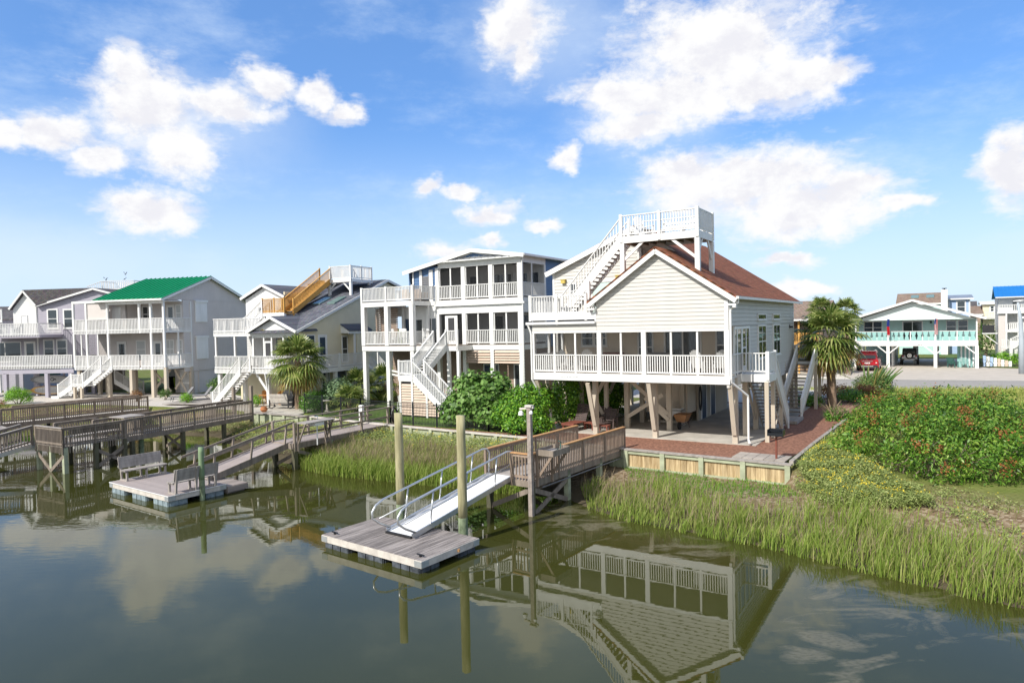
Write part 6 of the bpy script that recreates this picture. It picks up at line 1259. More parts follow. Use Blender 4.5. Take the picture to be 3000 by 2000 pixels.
m = MB(); m.box(-.86, .86, -.07, .12, .36, .56); m.build('bumper', 'car_trim', car); m = MB(); m.box(-.5, .5, -.09, -.05, .42, .5); m.build('skid_plate', 'chrome', car)
m = MB(); m.box(-.22, .22, -.03, -.012, .68, .80); m.build('number_plate', 'plastic_white', car); m = MB(); m.box(-.45, .45, -.03, -.0, .88, .93); m.build('chrome_strip', 'chrome', car); m = MB(); m.box(-.6, .6, .5, .72, 1.73, 1.78); m.build('spoiler', 'red_paint', car)
# off-roader with spare wheel
jp = thing('parked_car', 'silver off-road car with black soft top and rear spare wheel under the aqua cottage', 'car', (46.0, 79.0, 1.32), -31)
m = MB(); m.box(-.78, .78, 0, 2.6, .62, 1.15); m.box(-.74, .74, 2.6, 4.1, .62, 1.12); m.build('body', 'silver_paint', jp, False, .05)
m = MB(); m.loft([[(-.75, .02, 1.15), (.75, .02, 1.15), (.70, .2, 1.84), (-.70, .2, 1.84)], [(-.75, 2.4, 1.15), (.75, 2.4, 1.15), (.70, 2.1, 1.86), (-.70, 2.1, 1.86)]]); m.build('soft_top', 'black_plastic', jp, False, .04); m = MB(); m.poly([(-.6, .045, 1.27), (.6, .045, 1.27), (.56, .155, 1.7), (-.56, .155, 1.7)]); m.build('rear_window', 'glass', jp)
m = MB(); m.tube([(0, -.28, 1.08), (0, -.03, 1.08)], .40, 22); w_ = m.build('spare_wheel', 'rubber', jp); m = MB(); m.tube([(0, -.30, 1.08), (0, -.285, 1.08)], .24, 16); m.build('rim', 'chrome', w_); m = MB(); [m.tube([(.14 * math.cos(k * 1.257), -.306, 1.08 + .14 * math.sin(k * 1.257)), (.14 * math.cos(k * 1.257), -.302, 1.08 + .14 * math.sin(k * 1.257))], .05, 8) for k in range(5)]; m.build('rim_hole', 'car_trim', w_)
m = MB(); m.box(-.9, .9, -.16, .04, .5, .66); m.build('bumper', 'car_trim', jp); m = MB(); m.box(-.5, .5, -.18, -.1, .52, .66); m.build('tow_bar', 'silver_paint', jp)
for s_ in (-1, 1):
    m = MB(); m.box(s_ * .66 - .08, s_ * .66 + .08, -.04, .02, .92, 1.1); m.build('tail_lamp', 'red_lamp', jp); m = MB(); m.box(min(s_ * .74, s_ * .95), max(s_ * .74, s_ * .95), .1, 1.2, .72, .84).box(min(s_ * .74, s_ * .95), max(s_ * .74, s_ * .95), 2.9, 4.1, .78, .9); m.build('wheel_arch', 'car_trim', jp)
    for y in (.6, 3.4): m = MB(); wheel(m, s_ * .82, y, .41, .27); m.build('wheel', 'rubber', jp)
m = MB(); m.box(.28, .6, -.02, -.005, .72, .84); m.build('number_plate', 'car_trim', jp)
# street lamp
o = thing('street_lamp', 'tall tapering grey street lamp with flat white head at the right edge', 'street lamp', (47.84, 64, 1.3), 0)
m = MB(); m.tube([(0, 0, 0), (-.05, 0, 3.2), (-.15, 0, 5.2), (-.42, 0, 6.85)], [.28, .22, .15, .08], 12); m.build('pole', 'lamp_post', o, True)
m = MB(); m.loft([[(-.75, -.12, 6.80), (-.75, .12, 6.80), (-.75, .12, 6.9), (-.75, -.12, 6.9)], [(-.2, -.16, 6.8), (-.2, .16, 6.8), (-.2, .16, 6.95), (-.2, -.16, 6.95)], [(.12, -.08, 6.86), (.12, .08, 6.86), (.12, .08, 6.96), (.12, -.08, 6.96)]]); m.build('lamp_head', 'plastic_white', o)
# flags on the aqua cottage posts
def Wa(u, v, z): t = R(-33); return (41.9 + u * math.cos(t) - v * math.sin(t), 76.3 + u * math.sin(t) + v * math.cos(t), z)
def flag(label, u, kind):
    o = thing('flag', label, 'flag', Wa(u, -.05, 4.3), -33, 'flags on the cottage posts'); m = MB(); m.tube([(0, 0, 1.4), (-.02, -.9, 2.75)], .02, 6); m.build('pole', 'plastic_white', o)
    N_ = 14
    def strip(nm, mm, a0, a1, z0, z1):
        m = MB(); n = 6
        for i in range(n):
            t0 = a0 + (a1 - a0) * i / n; t1 = a0 + (a1 - a0) * (i + 1) / n; f = lambda t, z: (-.0 + .26 * t - .05 + .03 * math.sin(z * 3), -.55 + .09 * math.sin(t * 14 + z), z)
            m.hexa([f(t0, z0), f(t1, z0), (f(t1, z0)[0], f(t1, z0)[1] + .012, z0), (f(t0, z0)[0], f(t0, z0)[1] + .012, z0), f(t0, z1), f(t1, z1), (f(t1, z1)[0], f(t1, z1)[1] + .012, z1), (f(t0, z1)[0], f(t0, z1)[1] + .012, z1)])
        m.build(nm, mm, o)
    if kind == 0: strip('cloth', 'fl_blue', 0, 1, 1.55, 2.35); strip('cloth', 'fl_red', 0, 1, .6, 1.548); strip('cloth', 'fl_white', .2, .9, .35, .598)
    else:
        strip('canton', 'fl_blue', 0, .5, 1.7, 2.3)
        for k in range(7): strip('stripe', 'fl_red' if k % 2 == 0 else 'fl_white', k / 7, (k + 1) / 7 - .004, .6, 1.698 if k < 4 else 2.3)
flag('folded red and blue flag hanging from the left cottage post', .12, 0); flag('striped red and white flag hanging from the right cottage post', 4.62, 1)
o = thing('boundary_stake', 'short grey wooden stake in the verge beside the spiky shrub', 'stake', (28.6, 52.9, 1.3), 0); m = MB(); m.box(-.06, .06, -.06, .06, 0, 1.15); m.build('stake', 'pier_rail', o)
# odds and ends beneath and beside the cottage
for lab, u, v, c in (('dark green patio chair under the aqua cottage, back to the road', 6.2, .6, 'teal_cloth'), ('teal patio chair under the aqua cottage by the right post', 7.4, .9, 'aqua_panel')): slat_chair(lab, Wa(u, v, 1.33), -33 + 150, c, c)
o = thing('picket_fence', 'blue, white and tan painted picket fence right of the aqua cottage', 'fence', Wa(8.9, 2, 1.3), -33)
for i, c in enumerate(['pale_blue', 'white', 'pale_blue', 'white', 'tan_louvre', 'white', 'tan_louvre', 'white']): m = MB(); m.box(i * .32, i * .32 + .27, 0, .05, .1, 1.25 - .08 * i); m.build('picket', c, o)
m = MB(); m.box(0, 2.5, .05, .1, .4, .5); m.build('rail', 'white', o)
o = thing('bicycle', 'dark bicycle leaning at the right post of the aqua cottage', 'bicycle', Wa(8.9, .8, 1.32), -33)
for x in (-.5, .5): m = MB(); m.tube([(x + .33 * math.cos(t * .39), 0, .34 + .33 * math.sin(t * .39)) for t in range(17)], .025, 5); m.build('wheel', 'rubber', o)
m = MB(); m.tube([(-.5, 0, .34), (-.1, 0, .85), (.4, 0, .8), (.5, 0, .34)], .02, 6).tube([(-.5, 0, .34), (.0, 0, .3), (.4, 0, .8)], .02, 6).tube([(-.1, 0, .95), (0, 0, .3)], .02, 6).tube([(.4, 0, .8), (.38, 0, 1.0), (.3, .2, 1.02)], .018, 6); m.build('frame', 'car_trim', o); m = MB(); m.box(-.22, .02, -.06, .06, .94, .99); m.build('saddle', 'black_plastic', o)
o = thing('flat_roof_shelter', 'low grey shelter roof poking in at the right edge beside the blue roof house', 'shelter', (57.2, 76.5, 0), -33); m = MB(); m.prism([(0, 0, 6.4), (6, 0, 6.9), (6, 3, 6.9), (0, 3, 6.4)], (0, 0, .2)); m.build('roof', 'white_deck', o)
for x in (.4, 5.5): m = MB(); m.box(x, x + .18, .1, .28, 1.3, 6.4); m.build('post', 'white', o)
m = MB(); m.box(1.0, 6, 1.5, 1.6, 3.5, 6.3); m.build('wall', 'blue', o)
# ================================================================== TERRAIN, WATER, GROUND SHEETS
SHORE = [(-500, 120), (-120, 66), (-80, 58.5), (-50, 53.2), (-36, 50.6), (-30, 50), (-24.7, 47.9), (-22.4, 45.9), (-19.9, 45.1), (-18.8, 44.2), (-18, 42.4), (-14.9, 38.4), (-12.9, 36.6), (-10.2, 33.7), (-8.5, 32.3), (-7, 31.6), (-5.5, 30.8), (-3.4, 29.8), (-1.4, 28.6), (-.2, 28.1), (1.2, 27.6), (2.1, 27.1), (2.6, 26.0), (3.8, 24.1), (6, 22.2), (7.4, 21.1), (9.1, 19.2), (10.7, 17.5), (11.8, 16.2), (14, 13.6), (18, 9.5), (26, 3), (60, -16), (500, -160)]
UP = [(-500, 130), (-120, 72), (-80, 64), (-48, 57.5), (-40, 55.8), (-33, 54.2), (-28.5, 52.2), (-24, 50.2), (-20, 48.3), (-17.7, 47.45), (-13.25, 45.1), (-7.25, 40.4), (1.3, 34.4), (5.4, 31.05), (10.75, 27.3), (11.1, 27.2), (13.5, 30.5), (16.9, 35.4), (19.2, 38.8), (26, 46), (60, 36), (500, -60), (500, 1500), (-500, 1500)]
def inpoly(x, y, P):
    r = np.zeros(x.shape, bool); n = len(P)
    for i in range(n):
        x0, y0 = P[i]; x1, y1 = P[(i + 1) % n]
        c = ((y0 > y) != (y1 > y)); 
        with np.errstate(divide='ignore', invalid='ignore'): xi = (x1 - x0) * (y - y0) / ((y1 - y0) if y1 != y0 else 1e-9) + x0
        r ^= c & (x < xi)
    return r
def dline(x, y, P):
    d = np.full(x.shape, 1e9)
    for (x0, y0), (x1, y1) in zip(P, P[1:]):
        L2 = (x1 - x0) ** 2 + (y1 - y0) ** 2; t = np.clip(((x - x0) * (x1 - x0) + (y - y0) * (y1 - y0)) / L2, 0, 1)
        d = np.minimum(d, np.hypot(x - x0 - t * (x1 - x0), y - y0 - t * (y1 - y0)))
    return d
LANDP = SHORE + [(500, 1600), (-500, 1600)]
def shore_d(x, y):
    d = dline(x, y, SHORE); return np.where(inpoly(x, y, LANDP), d, -d)
def height(x, y):
    d = shore_d(x, y); cap = np.where(x > 10.8, 1.26, np.where(x < -19, 1.22, np.where(x > 1.5, .52, .72)))
    h = np.where(d > 0, np.minimum(cap, .02 + d * .17), np.maximum(-1.3, d * .30))
    h += np.where(d > 0, .03 * np.sin(x * 2.1 + 1.3 * np.sin(y * 1.7)) * np.sin(y * 1.9), 0)
    return np.where(inpoly(x, y, UP), 1.30, h)
def axis(lo, hi, fl, fh, step, far):
    a = list(np.arange(fl, fh + 1e-6, step)); s = step; v = fl
    L = []
    while v > lo: s *= 1.35; v -= s; L.append(v)
    s = step; v = a[-1]; Rr = []
    while v < hi: s *= 1.35; v += s; Rr.append(v)
    return np.array(L[::-1] + a + Rr)
gx = axis(-2500, 2500, -48, 30, .35, 0); gy = axis(-300, 3000, 12, 66, .35, 0)
GX, GY = np.meshgrid(gx, gy); GH = height(GX, GY)
nx, ny = len(gx), len(gy); idx = np.arange(nx * ny).reshape(ny, nx)
F = np.stack([idx[:-1, :-1], idx[:-1, 1:], idx[1:, 1:], idx[1:, :-1]], -1).reshape(-1, 4)
def groundmat():
    m, nt, N, L, b = newmat('shore_ground')
    tc = N.new('ShaderNodeTexCoord'); sp = N.new('ShaderNodeSeparateXYZ'); L.new(tc.outputs['Object'], sp.inputs[0])
    n1 = N.new('ShaderNodeTexNoise'); n1.inputs['Scale'].default_value = .7; n1.inputs['Detail'].default_value = 8; L.new(tc.outputs['Object'], n1.inputs['Vector'])
    n2 = N.new('ShaderNodeTexVoronoi'); n2.inputs['Scale'].default_value = 9; L.new(tc.outputs['Object'], n2.inputs['Vector'])
    mud = ramp(N, [(.3, (.055, .045, .03)), (.7, (.11, .09, .055))]); L.new(n1.outputs['Fac'], mud.inputs['Fac'])
    sh = ramp(N, [(.0, (.12, .08, .045)), (.5, (.20, .145, .085)), (1, (.40, .33, .24))]); L.new(n2.outputs['Color'], sh.inputs['Fac'])
    gs = ramp(N, [(.25, (.17, .15, .06)), (.5, (.12, .15, .035)), (.8, (.20, .21, .07))]); L.new(n1.outputs['Fac'], gs.inputs['Fac'])
    def mr(a, c):
        q = N.new('ShaderNodeMapRange'); q.inputs['From Min'].default_value = a; q.inputs['From Max'].default_value = c; L.new(sp.outputs['Z'], q.inputs['Value']); return q
    x1 = N.new('ShaderNodeMix'); x1.data_type = 'RGBA'; L.new(mr(.15, .55).outputs[0], x1.inputs['Factor']); L.new(mud.outputs['Color'], x1.inputs['A']); L.new(sh.outputs['Color'], x1.inputs['B'])
    x2 = N.new('ShaderNodeMix'); x2.data_type = 'RGBA'; L.new(mr(.9, 1.2).outputs[0], x2.inputs['Factor']); L.new(x1.outputs['Result'], x2.inputs['A']); L.new(gs.outputs['Color'], x2.inputs['B'])
    L.new(x2.outputs['Result'], b.inputs['Base Color']); b.inputs['Roughness'].default_value = .95; b.inputs['Specular IOR Level'].default_value = .15
    bp = N.new('ShaderNodeBump'); bp.inputs['Strength'].default_value = .6; bp.inputs['Distance'].default_value = .05; L.new(n2.outputs['Distance'], bp.inputs['Height']); L.new(bp.outputs['Normal'], b.inputs['Normal'])
    return m
M['ground'] = groundmat()
g = arrmesh('ground', np.stack([GX, GY, GH], -1).reshape(-1, 3), F, 'ground', smooth=True); struct(g)
def watermat():
    m, nt, N, L, b = newmat('creek_water')
    tc = N.new('ShaderNodeTexCoord'); sp = N.new('ShaderNodeSeparateXYZ'); L.new(tc.outputs['Object'], sp.inputs[0])
    n1 = N.new('ShaderNodeTexNoise'); n1.inputs['Scale'].default_value = .12; n1.inputs['Detail'].default_value = 4; L.new(tc.outputs['Object'], n1.inputs['Vector'])
    body = ramp(N, [(.3, (.034, .038, .008)), (.7, (.050, .052, .013))]); L.new(n1.outputs['Fac'], body.inputs['Fac'])
    # drifting scum: warped noise, gathered along the right-hand bank
    mp = N.new('ShaderNodeMapping'); mp.inputs['Rotation'].default_value = (0, 0, R(45)); mp.inputs['Scale'].default_value = (.55, 1.0, 1); L.new(tc.outputs['Object'], mp.inputs['Vector'])
    n3 = N.new('ShaderNodeTexNoise'); n3.inputs['Scale'].default_value = .8; n3.inputs['Detail'].default_value = 5; n3.inputs['Roughness'].default_value = .5; n3.inputs['Distortion'].default_value = 2.2; L.new(mp.outputs['Vector'], n3.inputs['Vector'])
    def dist(cx, cy, r):
        v = N.new('ShaderNodeVectorMath'); v.operation = 'DISTANCE'; v.inputs[1].default_value = (cx, cy, 0); L.new(tc.outputs['Object'], v.inputs[0])
        q = N.new('ShaderNodeMapRange'); q.inputs['From Min'].default_value = r; q.inputs['From Max'].default_value = 0; L.new(v.outputs['Value'], q.inputs['Value']); return q.outputs[0]
    mx = None
    for c in ((2.2, 23.5, 3.6), (5.0, 20.5, 3.6), (9.0, 16.5, 4.4), (6.5, 14.2, 3.0), (2.0, 25.2, 2.6), (11.5, 14.0, 3.5)):
        d = dist(*c)
        if mx is None: mx = d
        else: a = N.new('ShaderNodeMath'); a.operation = 'MAXIMUM'; L.new(mx, a.inputs[0]); L.new(d, a.inputs[1]); mx = a.outputs[0]
    sq = N.new('ShaderNodeMath'); sq.operation = 'POWER'; sq.inputs[1].default_value = .5; L.new(mx, sq.inputs[0])
    ad = N.new('ShaderNodeMath'); ad.operation = 'MULTIPLY'; L.new(sq.outputs[0], ad.inputs[0]); L.new(n3.outputs['Fac'], ad.inputs[1])
    fm = N.new('ShaderNodeMapRange'); fm.inputs['From Min'].default_value = .40; fm.inputs['From Max'].default_value = .52; fm.inputs['To Max'].default_value = .5; L.new(ad.outputs[0], fm.inputs['Value'])
    n4 = N.new('ShaderNodeTexNoise'); n4.inputs['Scale'].default_value = 14; n4.inputs['Detail'].default_value = 6; L.new(mp.outputs['Vector'], n4.inputs['Vector'])
    gr = N.new('ShaderNodeMapRange'); gr.inputs['From Min'].default_value = .18; gr.inputs['From Max'].default_value = .55; L.new(n4.outputs['Fac'], gr.inputs['Value'])
    fm2 = N.new('ShaderNodeMath'); fm2.operation = 'MULTIPLY'; L.new(fm.outputs[0], fm2.inputs[0]); L.new(gr.outputs[0], fm2.inputs[1])
    L.new(body.outputs['Color'], b.inputs['Base Color']); b.inputs['Roughness'].default_value = .015; b.inputs['IOR'].default_value = 1.42; b.inputs['Specular IOR Level'].default_value = .5
    w1 = N.new('ShaderNodeTexNoise'); w1.inputs['Scale'].default_value = 1.5; w1.inputs['Detail'].default_value = 3; L.new(tc.outputs['Object'], w1.inputs['Vector'])
    mp2 = N.new('ShaderNodeMapping'); mp2.inputs['Rotation'].default_value = (0, 0, R(20)); mp2.inputs['Scale'].default_value = (.45, 1.5, 1); L.new(tc.outputs['Object'], mp2.inputs['Vector'])
    w2 = N.new('ShaderNodeTexNoise'); w2.inputs['Scale'].default_value = 3.2; w2.inputs['Detail'].default_value = 2; L.new(mp2.outputs['Vector'], w2.inputs['Vector'])
    far = N.new('ShaderNodeMapRange'); far.inputs['From Min'].default_value = -3; far.inputs['From Max'].default_value = -18; far.inputs['To Min'].default_value = .12; far.inputs['To Max'].default_value = .55; L.new(sp.outputs['X'], far.inputs['Value'])
    wm = N.new('ShaderNodeMath'); wm.operation = 'MULTIPLY'; L.new(w2.outputs['Fac'], wm.inputs[0]); L.new(far.outputs[0], wm.inputs[1])
    wa = N.new('ShaderNodeMath'); wa.operation = 'MULTIPLY_ADD'; wa.inputs[1].default_value = .16; L.new(w1.outputs['Fac'], wa.inputs[0]); L.new(wm.outputs[0], wa.inputs[2])
    bp = N.new('ShaderNodeBump'); bp.inputs['Strength'].default_value = .17; bp.inputs['Distance'].default_value = .016; L.new(wa.outputs[0], bp.inputs['Height']); L.new(bp.outputs['Normal'], b.inputs['Normal'])
    f = N.new('ShaderNodeBsdfPrincipled'); f.inputs['Base Color'].default_value = (.19, .17, .115, 1); f.inputs['Roughness'].default_value = .45; f.inputs['Specular IOR Level'].default_value = .4
    ms = N.new('ShaderNodeMixShader'); L.new(fm2.outputs[0], ms.inputs[0]); L.new(b.outputs[0], ms.inputs[1]); L.new(f.outputs[0], ms.inputs[2]); L.new(ms.outputs[0], N['Material Output'].inputs['Surface'])
    return m
M['water'] = watermat()
m = MB(); m.poly([(-2500, -300, 0), (2500, -300, 0), (2500, 140, 0), (-2500, 140, 0)]); struct(m.build('water', 'water'))

def sheet(name, pts, z, m_, kind=True, th=0):
    m = MB(); m.poly([(x, y, z) for x, y in pts])
    o = m.build(name, m_); struct(o); return o
M['lawn'] = mat('mown_lawn', (.07, .125, .02), .9, .3, 5, detail=8, bump=.4, bscale=60, col2=(.12, .18, .04))
M['mulch'] = mat('bark_mulch', (.16, .064, .042), .95, .4, 9, detail=8, bump=.8, bscale=22, col2=(.37, .185, .12))
M['asphalt'] = mat('worn_asphalt', (.31, .29, .265), .9, .10, 2, detail=9, bump=.1, bscale=80)
M['sand'] = mat('sandy_driveway', (.48, .43, .37), .95, .10, .8, detail=9, bump=.15, bscale=30)
M['gravel'] = mat('pale_gravel', (.50, .46, .41), .95, .22, 9, detail=8, bump=.4, bscale=30)
M['white_sand'] = mat('white_sand', (.62, .57, .49), .95, .12, 2, detail=8, bump=.2, bscale=30)
M['verge'] = mat('verge_grass', (.17, .19, .055), .95, .3, 3, detail=8, bump=.5, bscale=40, col2=(.24, .24, .085))
def wm2(u, v): p = Wm(u, v); return (p[0], p[1])
sheet('mulch_bed', [(1.2, 34.1), (5.15, 30.7), (10.6, 26.85), (13.3, 30.5), (16.7, 35.4), (19.2, 39), (24.5, 46.5), (24, 50.5), (19, 47), (9, 47), (2, 39)], 1.308, 'mulch')
m = MB(); p = [wm2(-10.4, .72), wm2(.95, .72), wm2(.95, 16), wm2(-10.4, 16)]; m.prism([(x, y, 1.335) for x, y in p], (0, 0, -.2)); struct(m.build('slab', 'conc'))
sheet('mulch_strip', [(-7.65, 39.85), (.95, 33.82), (4.9, 30.5), (5.3, 31.0), (1.4, 34.6), (-7.1, 40.6)], 1.305, 'mulch')
sheet('lawn', [(-13.8, 45.2), (-7.3, 40.15), (-1.2, 36.2), (1.3, 35.0), (2.4, 39), (4, 47), (-4, 52), (-13.2, 52)], 1.306, 'lawn')
def wy2(u, v): p = Wy(u, v, 0); return (p[0], p[1])
m = MB(); p = [(-17.7, 46.95), (-14.3, 45.2), (-13.3, 50.0), wy2(3.0, 3.2), wy2(-5.4, 3.2), wy2(-5.0, -1.4)]; m.prism([(x, y, 1.338) for x, y in p], (0, 0, -.2)); struct(m.build('patio', 'conc'))
sheet('gravel_yard', [(-60, 62), (-48, 58), (-39.8, 56), (-33, 54.5), (-28, 52.6), (-23.5, 50.6), (-20, 49), (-21, 56), (-26, 62), (-32, 63), (-40, 66), (-60, 70)], 1.306, 'gravel')
sheet('road', [(140, 24), (60, 46.3), (38.5, 51.3), (29.1, 53.5), (20, 57), (10, 63), (0, 70), (-20, 84), (-90, 130), (-84, 140), (-14, 92), (6, 78), (16, 70), (28.3, 63), (42.8, 57), (62, 49.6), (142, 30)], 1.306, 'asphalt')
sheet('driveway', [(31, 62.0), (42.8, 57.15), (62, 49.8), (62, 58), (55, 66), (50.4, 72.4), (52, 78), (58, 88), (44, 94), (37, 80), (34, 72)], 1.31, 'sand')
sheet('sandy_verge', [(20, 68), (30.9, 62.2), (34.2, 73), (36.5, 80), (20, 80)], 1.308, 'white_sand')
sheet('gutter_strip', [(30.0, 62.35), (42.8, 57.05), (62, 49.65), (62, 50.3), (42.9, 57.7), (30.3, 62.95)], 1.314, 'conc')
sheet('own_driveway', [(18.5, 44.6), (24.5, 50.6), (28.9, 53.5), (20, 56.9), (12, 61), (8, 52)], 1.312, 'gravel')
sheet('right_lawn', [(52.5, 72), (56, 66.5), (63, 58), (90, 60), (90, 130), (60, 100), (58, 88)], 1.309, 'lawn')
sheet('back_lawn', [(-100, 150), (-20, 95), (20, 82), (44, 95), (60, 100), (140, 180), (-60, 260)], 1.307, 'verge')

# ================================================================== PLANTS
def rand_dirs(n, up=-.35):
    d = rng.normal(size=(n * 2, 3)); d /= np.linalg.norm(d, axis=1)[:, None]; d = d[d[:, 2] > up][:n]
    return d
def leafquads(C, Nn, size, asp=.5, jitter=.5, droop=.0):
    """kite shaped leaves at C with rough normals Nn"""
    n = len(C); Nn = Nn + rng.normal(size=(n, 3)) * jitter; Nn /= np.linalg.norm(Nn, axis=1)[:, None] + 1e-9
    t = rng.normal(size=(n, 3)); t[:, 2] -= droop; t -= Nn * (t * Nn).sum(1)[:, None]; t /= np.linalg.norm(t, axis=1)[:, None] + 1e-9
    b = np.cross(Nn, t); s = size * rng.uniform(.6, 1.35, n)[:, None]
    V = np.stack([C - t * s * .5, C + b * s * asp * .5 + t * s * .08, C + t * s * .5 - Nn * s * .12, C - b * s * asp * .5 + t * s * .08], 1).reshape(-1, 3)
    return V, np.arange(n * 4).reshape(-1, 4)
def crown_pts(ells, nclump, per, spread, up=-.35, depth=(.80, 1.04)):
    A = np.array([(e[3] * e[4] + e[3] * e[5] + e[4] * e[5]) for e in ells]); A = A / A.sum(); C = []; Nn = []
    for e, a in zip(ells, A):
        k = max(4, int(nclump * a)); d = rand_dirs(k, up); k = len(d); c = np.array(e[:3]); r = np.array(e[3:6])
        p = c + d * r * rng.uniform(depth[0], depth[1], k)[:, None]; keep = np.ones(k, bool)
        for f in ells:
            if f is e: continue
            keep &= (((p - np.array(f[:3])) / np.array(f[3:6])) ** 2).sum(1) > .70
        p = p[keep]; nn = (d / r); nn /= np.linalg.norm(nn, axis=1)[:, None]; nn = nn[keep]
        q = np.repeat(p, per, 0) + rng.normal(size=(len(p) * per, 3)) * spread; C.append(q); Nn.append(np.repeat(nn, per, 0) + np.array([0, 0, .35]))
    return np.concatenate(C), np.concatenate(Nn)
def shrub(name, label, cat, ells, m_, nclump=300, per=10, size=.12, spread=.12, base=None, asp=.5, group=None, stems=5, part='foliage', up=-.35, z0=1.3, jitter=.5, core=True, droop=0.):
    cx = np.mean([e[0] for e in ells]); cy = np.mean([e[1] for e in ells]); o = thing(name, label, cat, (cx, cy, z0), 0, group)
    L = [(e[0] - cx, e[1] - cy, e[2] - z0, *e[3:6]) for e in ells]
    C, Nn = crown_pts(L, int(nclump * 1.9), per, spread, up, (.62, 1.05)); C[:, 2] = np.maximum(C[:, 2], .03); V, Fq = leafquads(C, Nn, size, asp, jitter, droop); arrmesh(part, V, Fq, m_, o)
    m = MB()
    for i in range(stems):
        e = L[i % len(L)]; a = random.random() * 6.28; tx = e[0] + e[3] * .55 * math.cos(a); ty = e[1] + e[4] * .55 * math.sin(a)
        m.tube([(tx * .25, ty * .25, 0), (tx * .5 + .1, ty * .55, e[2] * .5), (tx, ty, e[2] + .2 * e[5])], [.045, .03, .012], 5)
    m.build('stem', 'bark', o)
    return o
M['lf_fig'] = leafmat('fig_leaf', [(.049, .119, .021), (.098, .210, .035), (.182, .322, .070), (.238, .364, .112)], .45, .25, .3)
M['lf_gloss'] = leafmat('glossy_leaf', [(.031, .098, .011), (.070, .210, .017), (.168, .350, .028), (.266, .420, .049)], .35, .2, .35)
M['lf_hedge'] = leafmat('hedge_leaf', [(.042, .126, .014), (.098, .252, .028), (.196, .364, .049)], .45, .25, .3)
M['lf_silver'] = leafmat('silvery_leaf', [(.126, .224, .112), (.210, .322, .154), (.308, .420, .224)], .55, .2, .2)
M['lf_lime'] = leafmat('lime_leaf', [(.098, .266, .017), (.196, .420, .028), (.322, .560, .056)], .5, .3, .2)
M['lf_sumac'] = leafmat('big_bush_leaf', [(.016, .05, .006), (.055, .15, .013), (.12, .26, .024), (.21, .35, .045), (.34, .43, .09)], .42, .25, .55)
M['lf_berry'] = leafmat('rusty_berry', [(.16, .055, .016), (.26, .09, .025), (.30, .14, .045)], .8, .1)
M['lf_oxeye'] = leafmat('sea_oxeye_leaf', [(.13, .18, .05), (.23, .30, .08), (.34, .40, .13), (.42, .44, .19)], .6, .25, .4)
M['lf_flower'] = leafmat('yellow_flower', [(.500, .400, .020), (.620, .500, .050)], .6, .1)
M['lf_tree'] = leafmat('tree_leaf', [(.042, .098, .017), (.084, .168, .028), (.140, .238, .049)], .5, .2, .4)
M['lf_rust'] = leafmat('rust_leaf', [(.182, .084, .035), (.308, .154, .070), (.364, .238, .098)], .7, .2, .3)
M['lf_conifer'] = leafmat('conifer_leaf', [(.056, .126, .035), (.112, .210, .049), (.280, .210, .070)], .6, .15, .4)
M['lf_palm'] = leafmat('palm_leaf', [(.055, .10, .018), (.13, .19, .035), (.24, .29, .075), (.36, .38, .13)], .38, .25)
M['lf_palm_old'] = leafmat('old_palm_leaf', [(.30, .31, .07), (.40, .30, .09), (.33, .19, .07)], .6, .2)
M['lf_grass'] = leafmat('cordgrass', [(.15, .23, .03), (.22, .32, .05), (.31, .39, .08), (.40, .38, .15)], .5, .35, .25)
M['lf_dry'] = leafmat('dry_grass', [(.300, .240, .135), (.405, .315, .195), (.330, .255, .195)], .7, .3)
M['lf_field'] = leafmat('field_grass', [(.27, .33, .06), (.38, .43, .10), (.50, .47, .17)], .6, .35, .4)
M['lf_lawn'] = leafmat('lawn_blade', [(.070, .182, .017), (.126, .280, .028), (.210, .350, .056)], .5, .3, .3)

shrub('fig_bush', 'large pale-veined fig bush leaning over the black fence below the blue house', 'bush', [(-2.2, 37.8, 2.5, 1.5, 1.2, 1.3), (-1.2, 38.0, 3.3, 1.1, 1.0, 1.0), (-3.2, 38.6, 2.1, 1.0, .9, .9), (-1.0, 36.9, 2.0, 1.1, .9, .9), (-2.4, 38.2, 3.6, .9, .8, .7)], 'lf_fig', 420, 9, .24, .13, asp=.75, jitter=.4)
shrub('glossy_bush', 'round glossy dark green bush between the fig and the cream house', 'bush', [(.55, 36.3, 2.5, 1.35, 1.1, 1.15), (-.2, 36.0, 2.1, .9, .8, .9), (1.3, 36.4, 2.9, .9, .9, .9), (.3, 35.2, 1.8, .9, .6, .55), (1.2, 35.6, 1.7, .8, .7, .6)], 'lf_gloss', 900, 11, .14, .11, asp=.6)
shrub('tall_hedge', 'tall dark hedge growing against the left side under the cream house', 'hedge', [(Wm(-9.6, 2.6 + 1.35 * i)[0], Wm(-9.6, 2.6 + 1.35 * i)[1], 2.8, .95, .95, 1.6) for i in range(5)] + [(Wm(-8.6, 5.8 + 1.2 * i)[0], Wm(-8.6, 5.8 + 1.2 * i)[1], 2.6, .8, .8, 1.5) for i in range(2)], 'lf_gloss', 1000, 10, .14, .12, asp=.6, up=-.9)
shrub('clipped_hedge', 'clipped bright green hedge at the corner of the black fence', 'hedge', [(-14.0 + .1 * i, 46.4 + 1.0 * i, 1.95, .65, .7, .72) for i in range(5)], 'lf_hedge', 420, 9, .10, .09, up=-.8)
shrub('silver_shrub', 'rounded silvery shrub behind the fence, right of the hedge', 'shrub', [(-12.2, 48.2, 2.4, 1.1, 1.0, 1.0), (-11.6, 48.0, 2.0, .9, .8, .8), (-12.9, 49.2, 2.6, .9, .9, .8)], 'lf_silver', 240, 9, .12, .12)
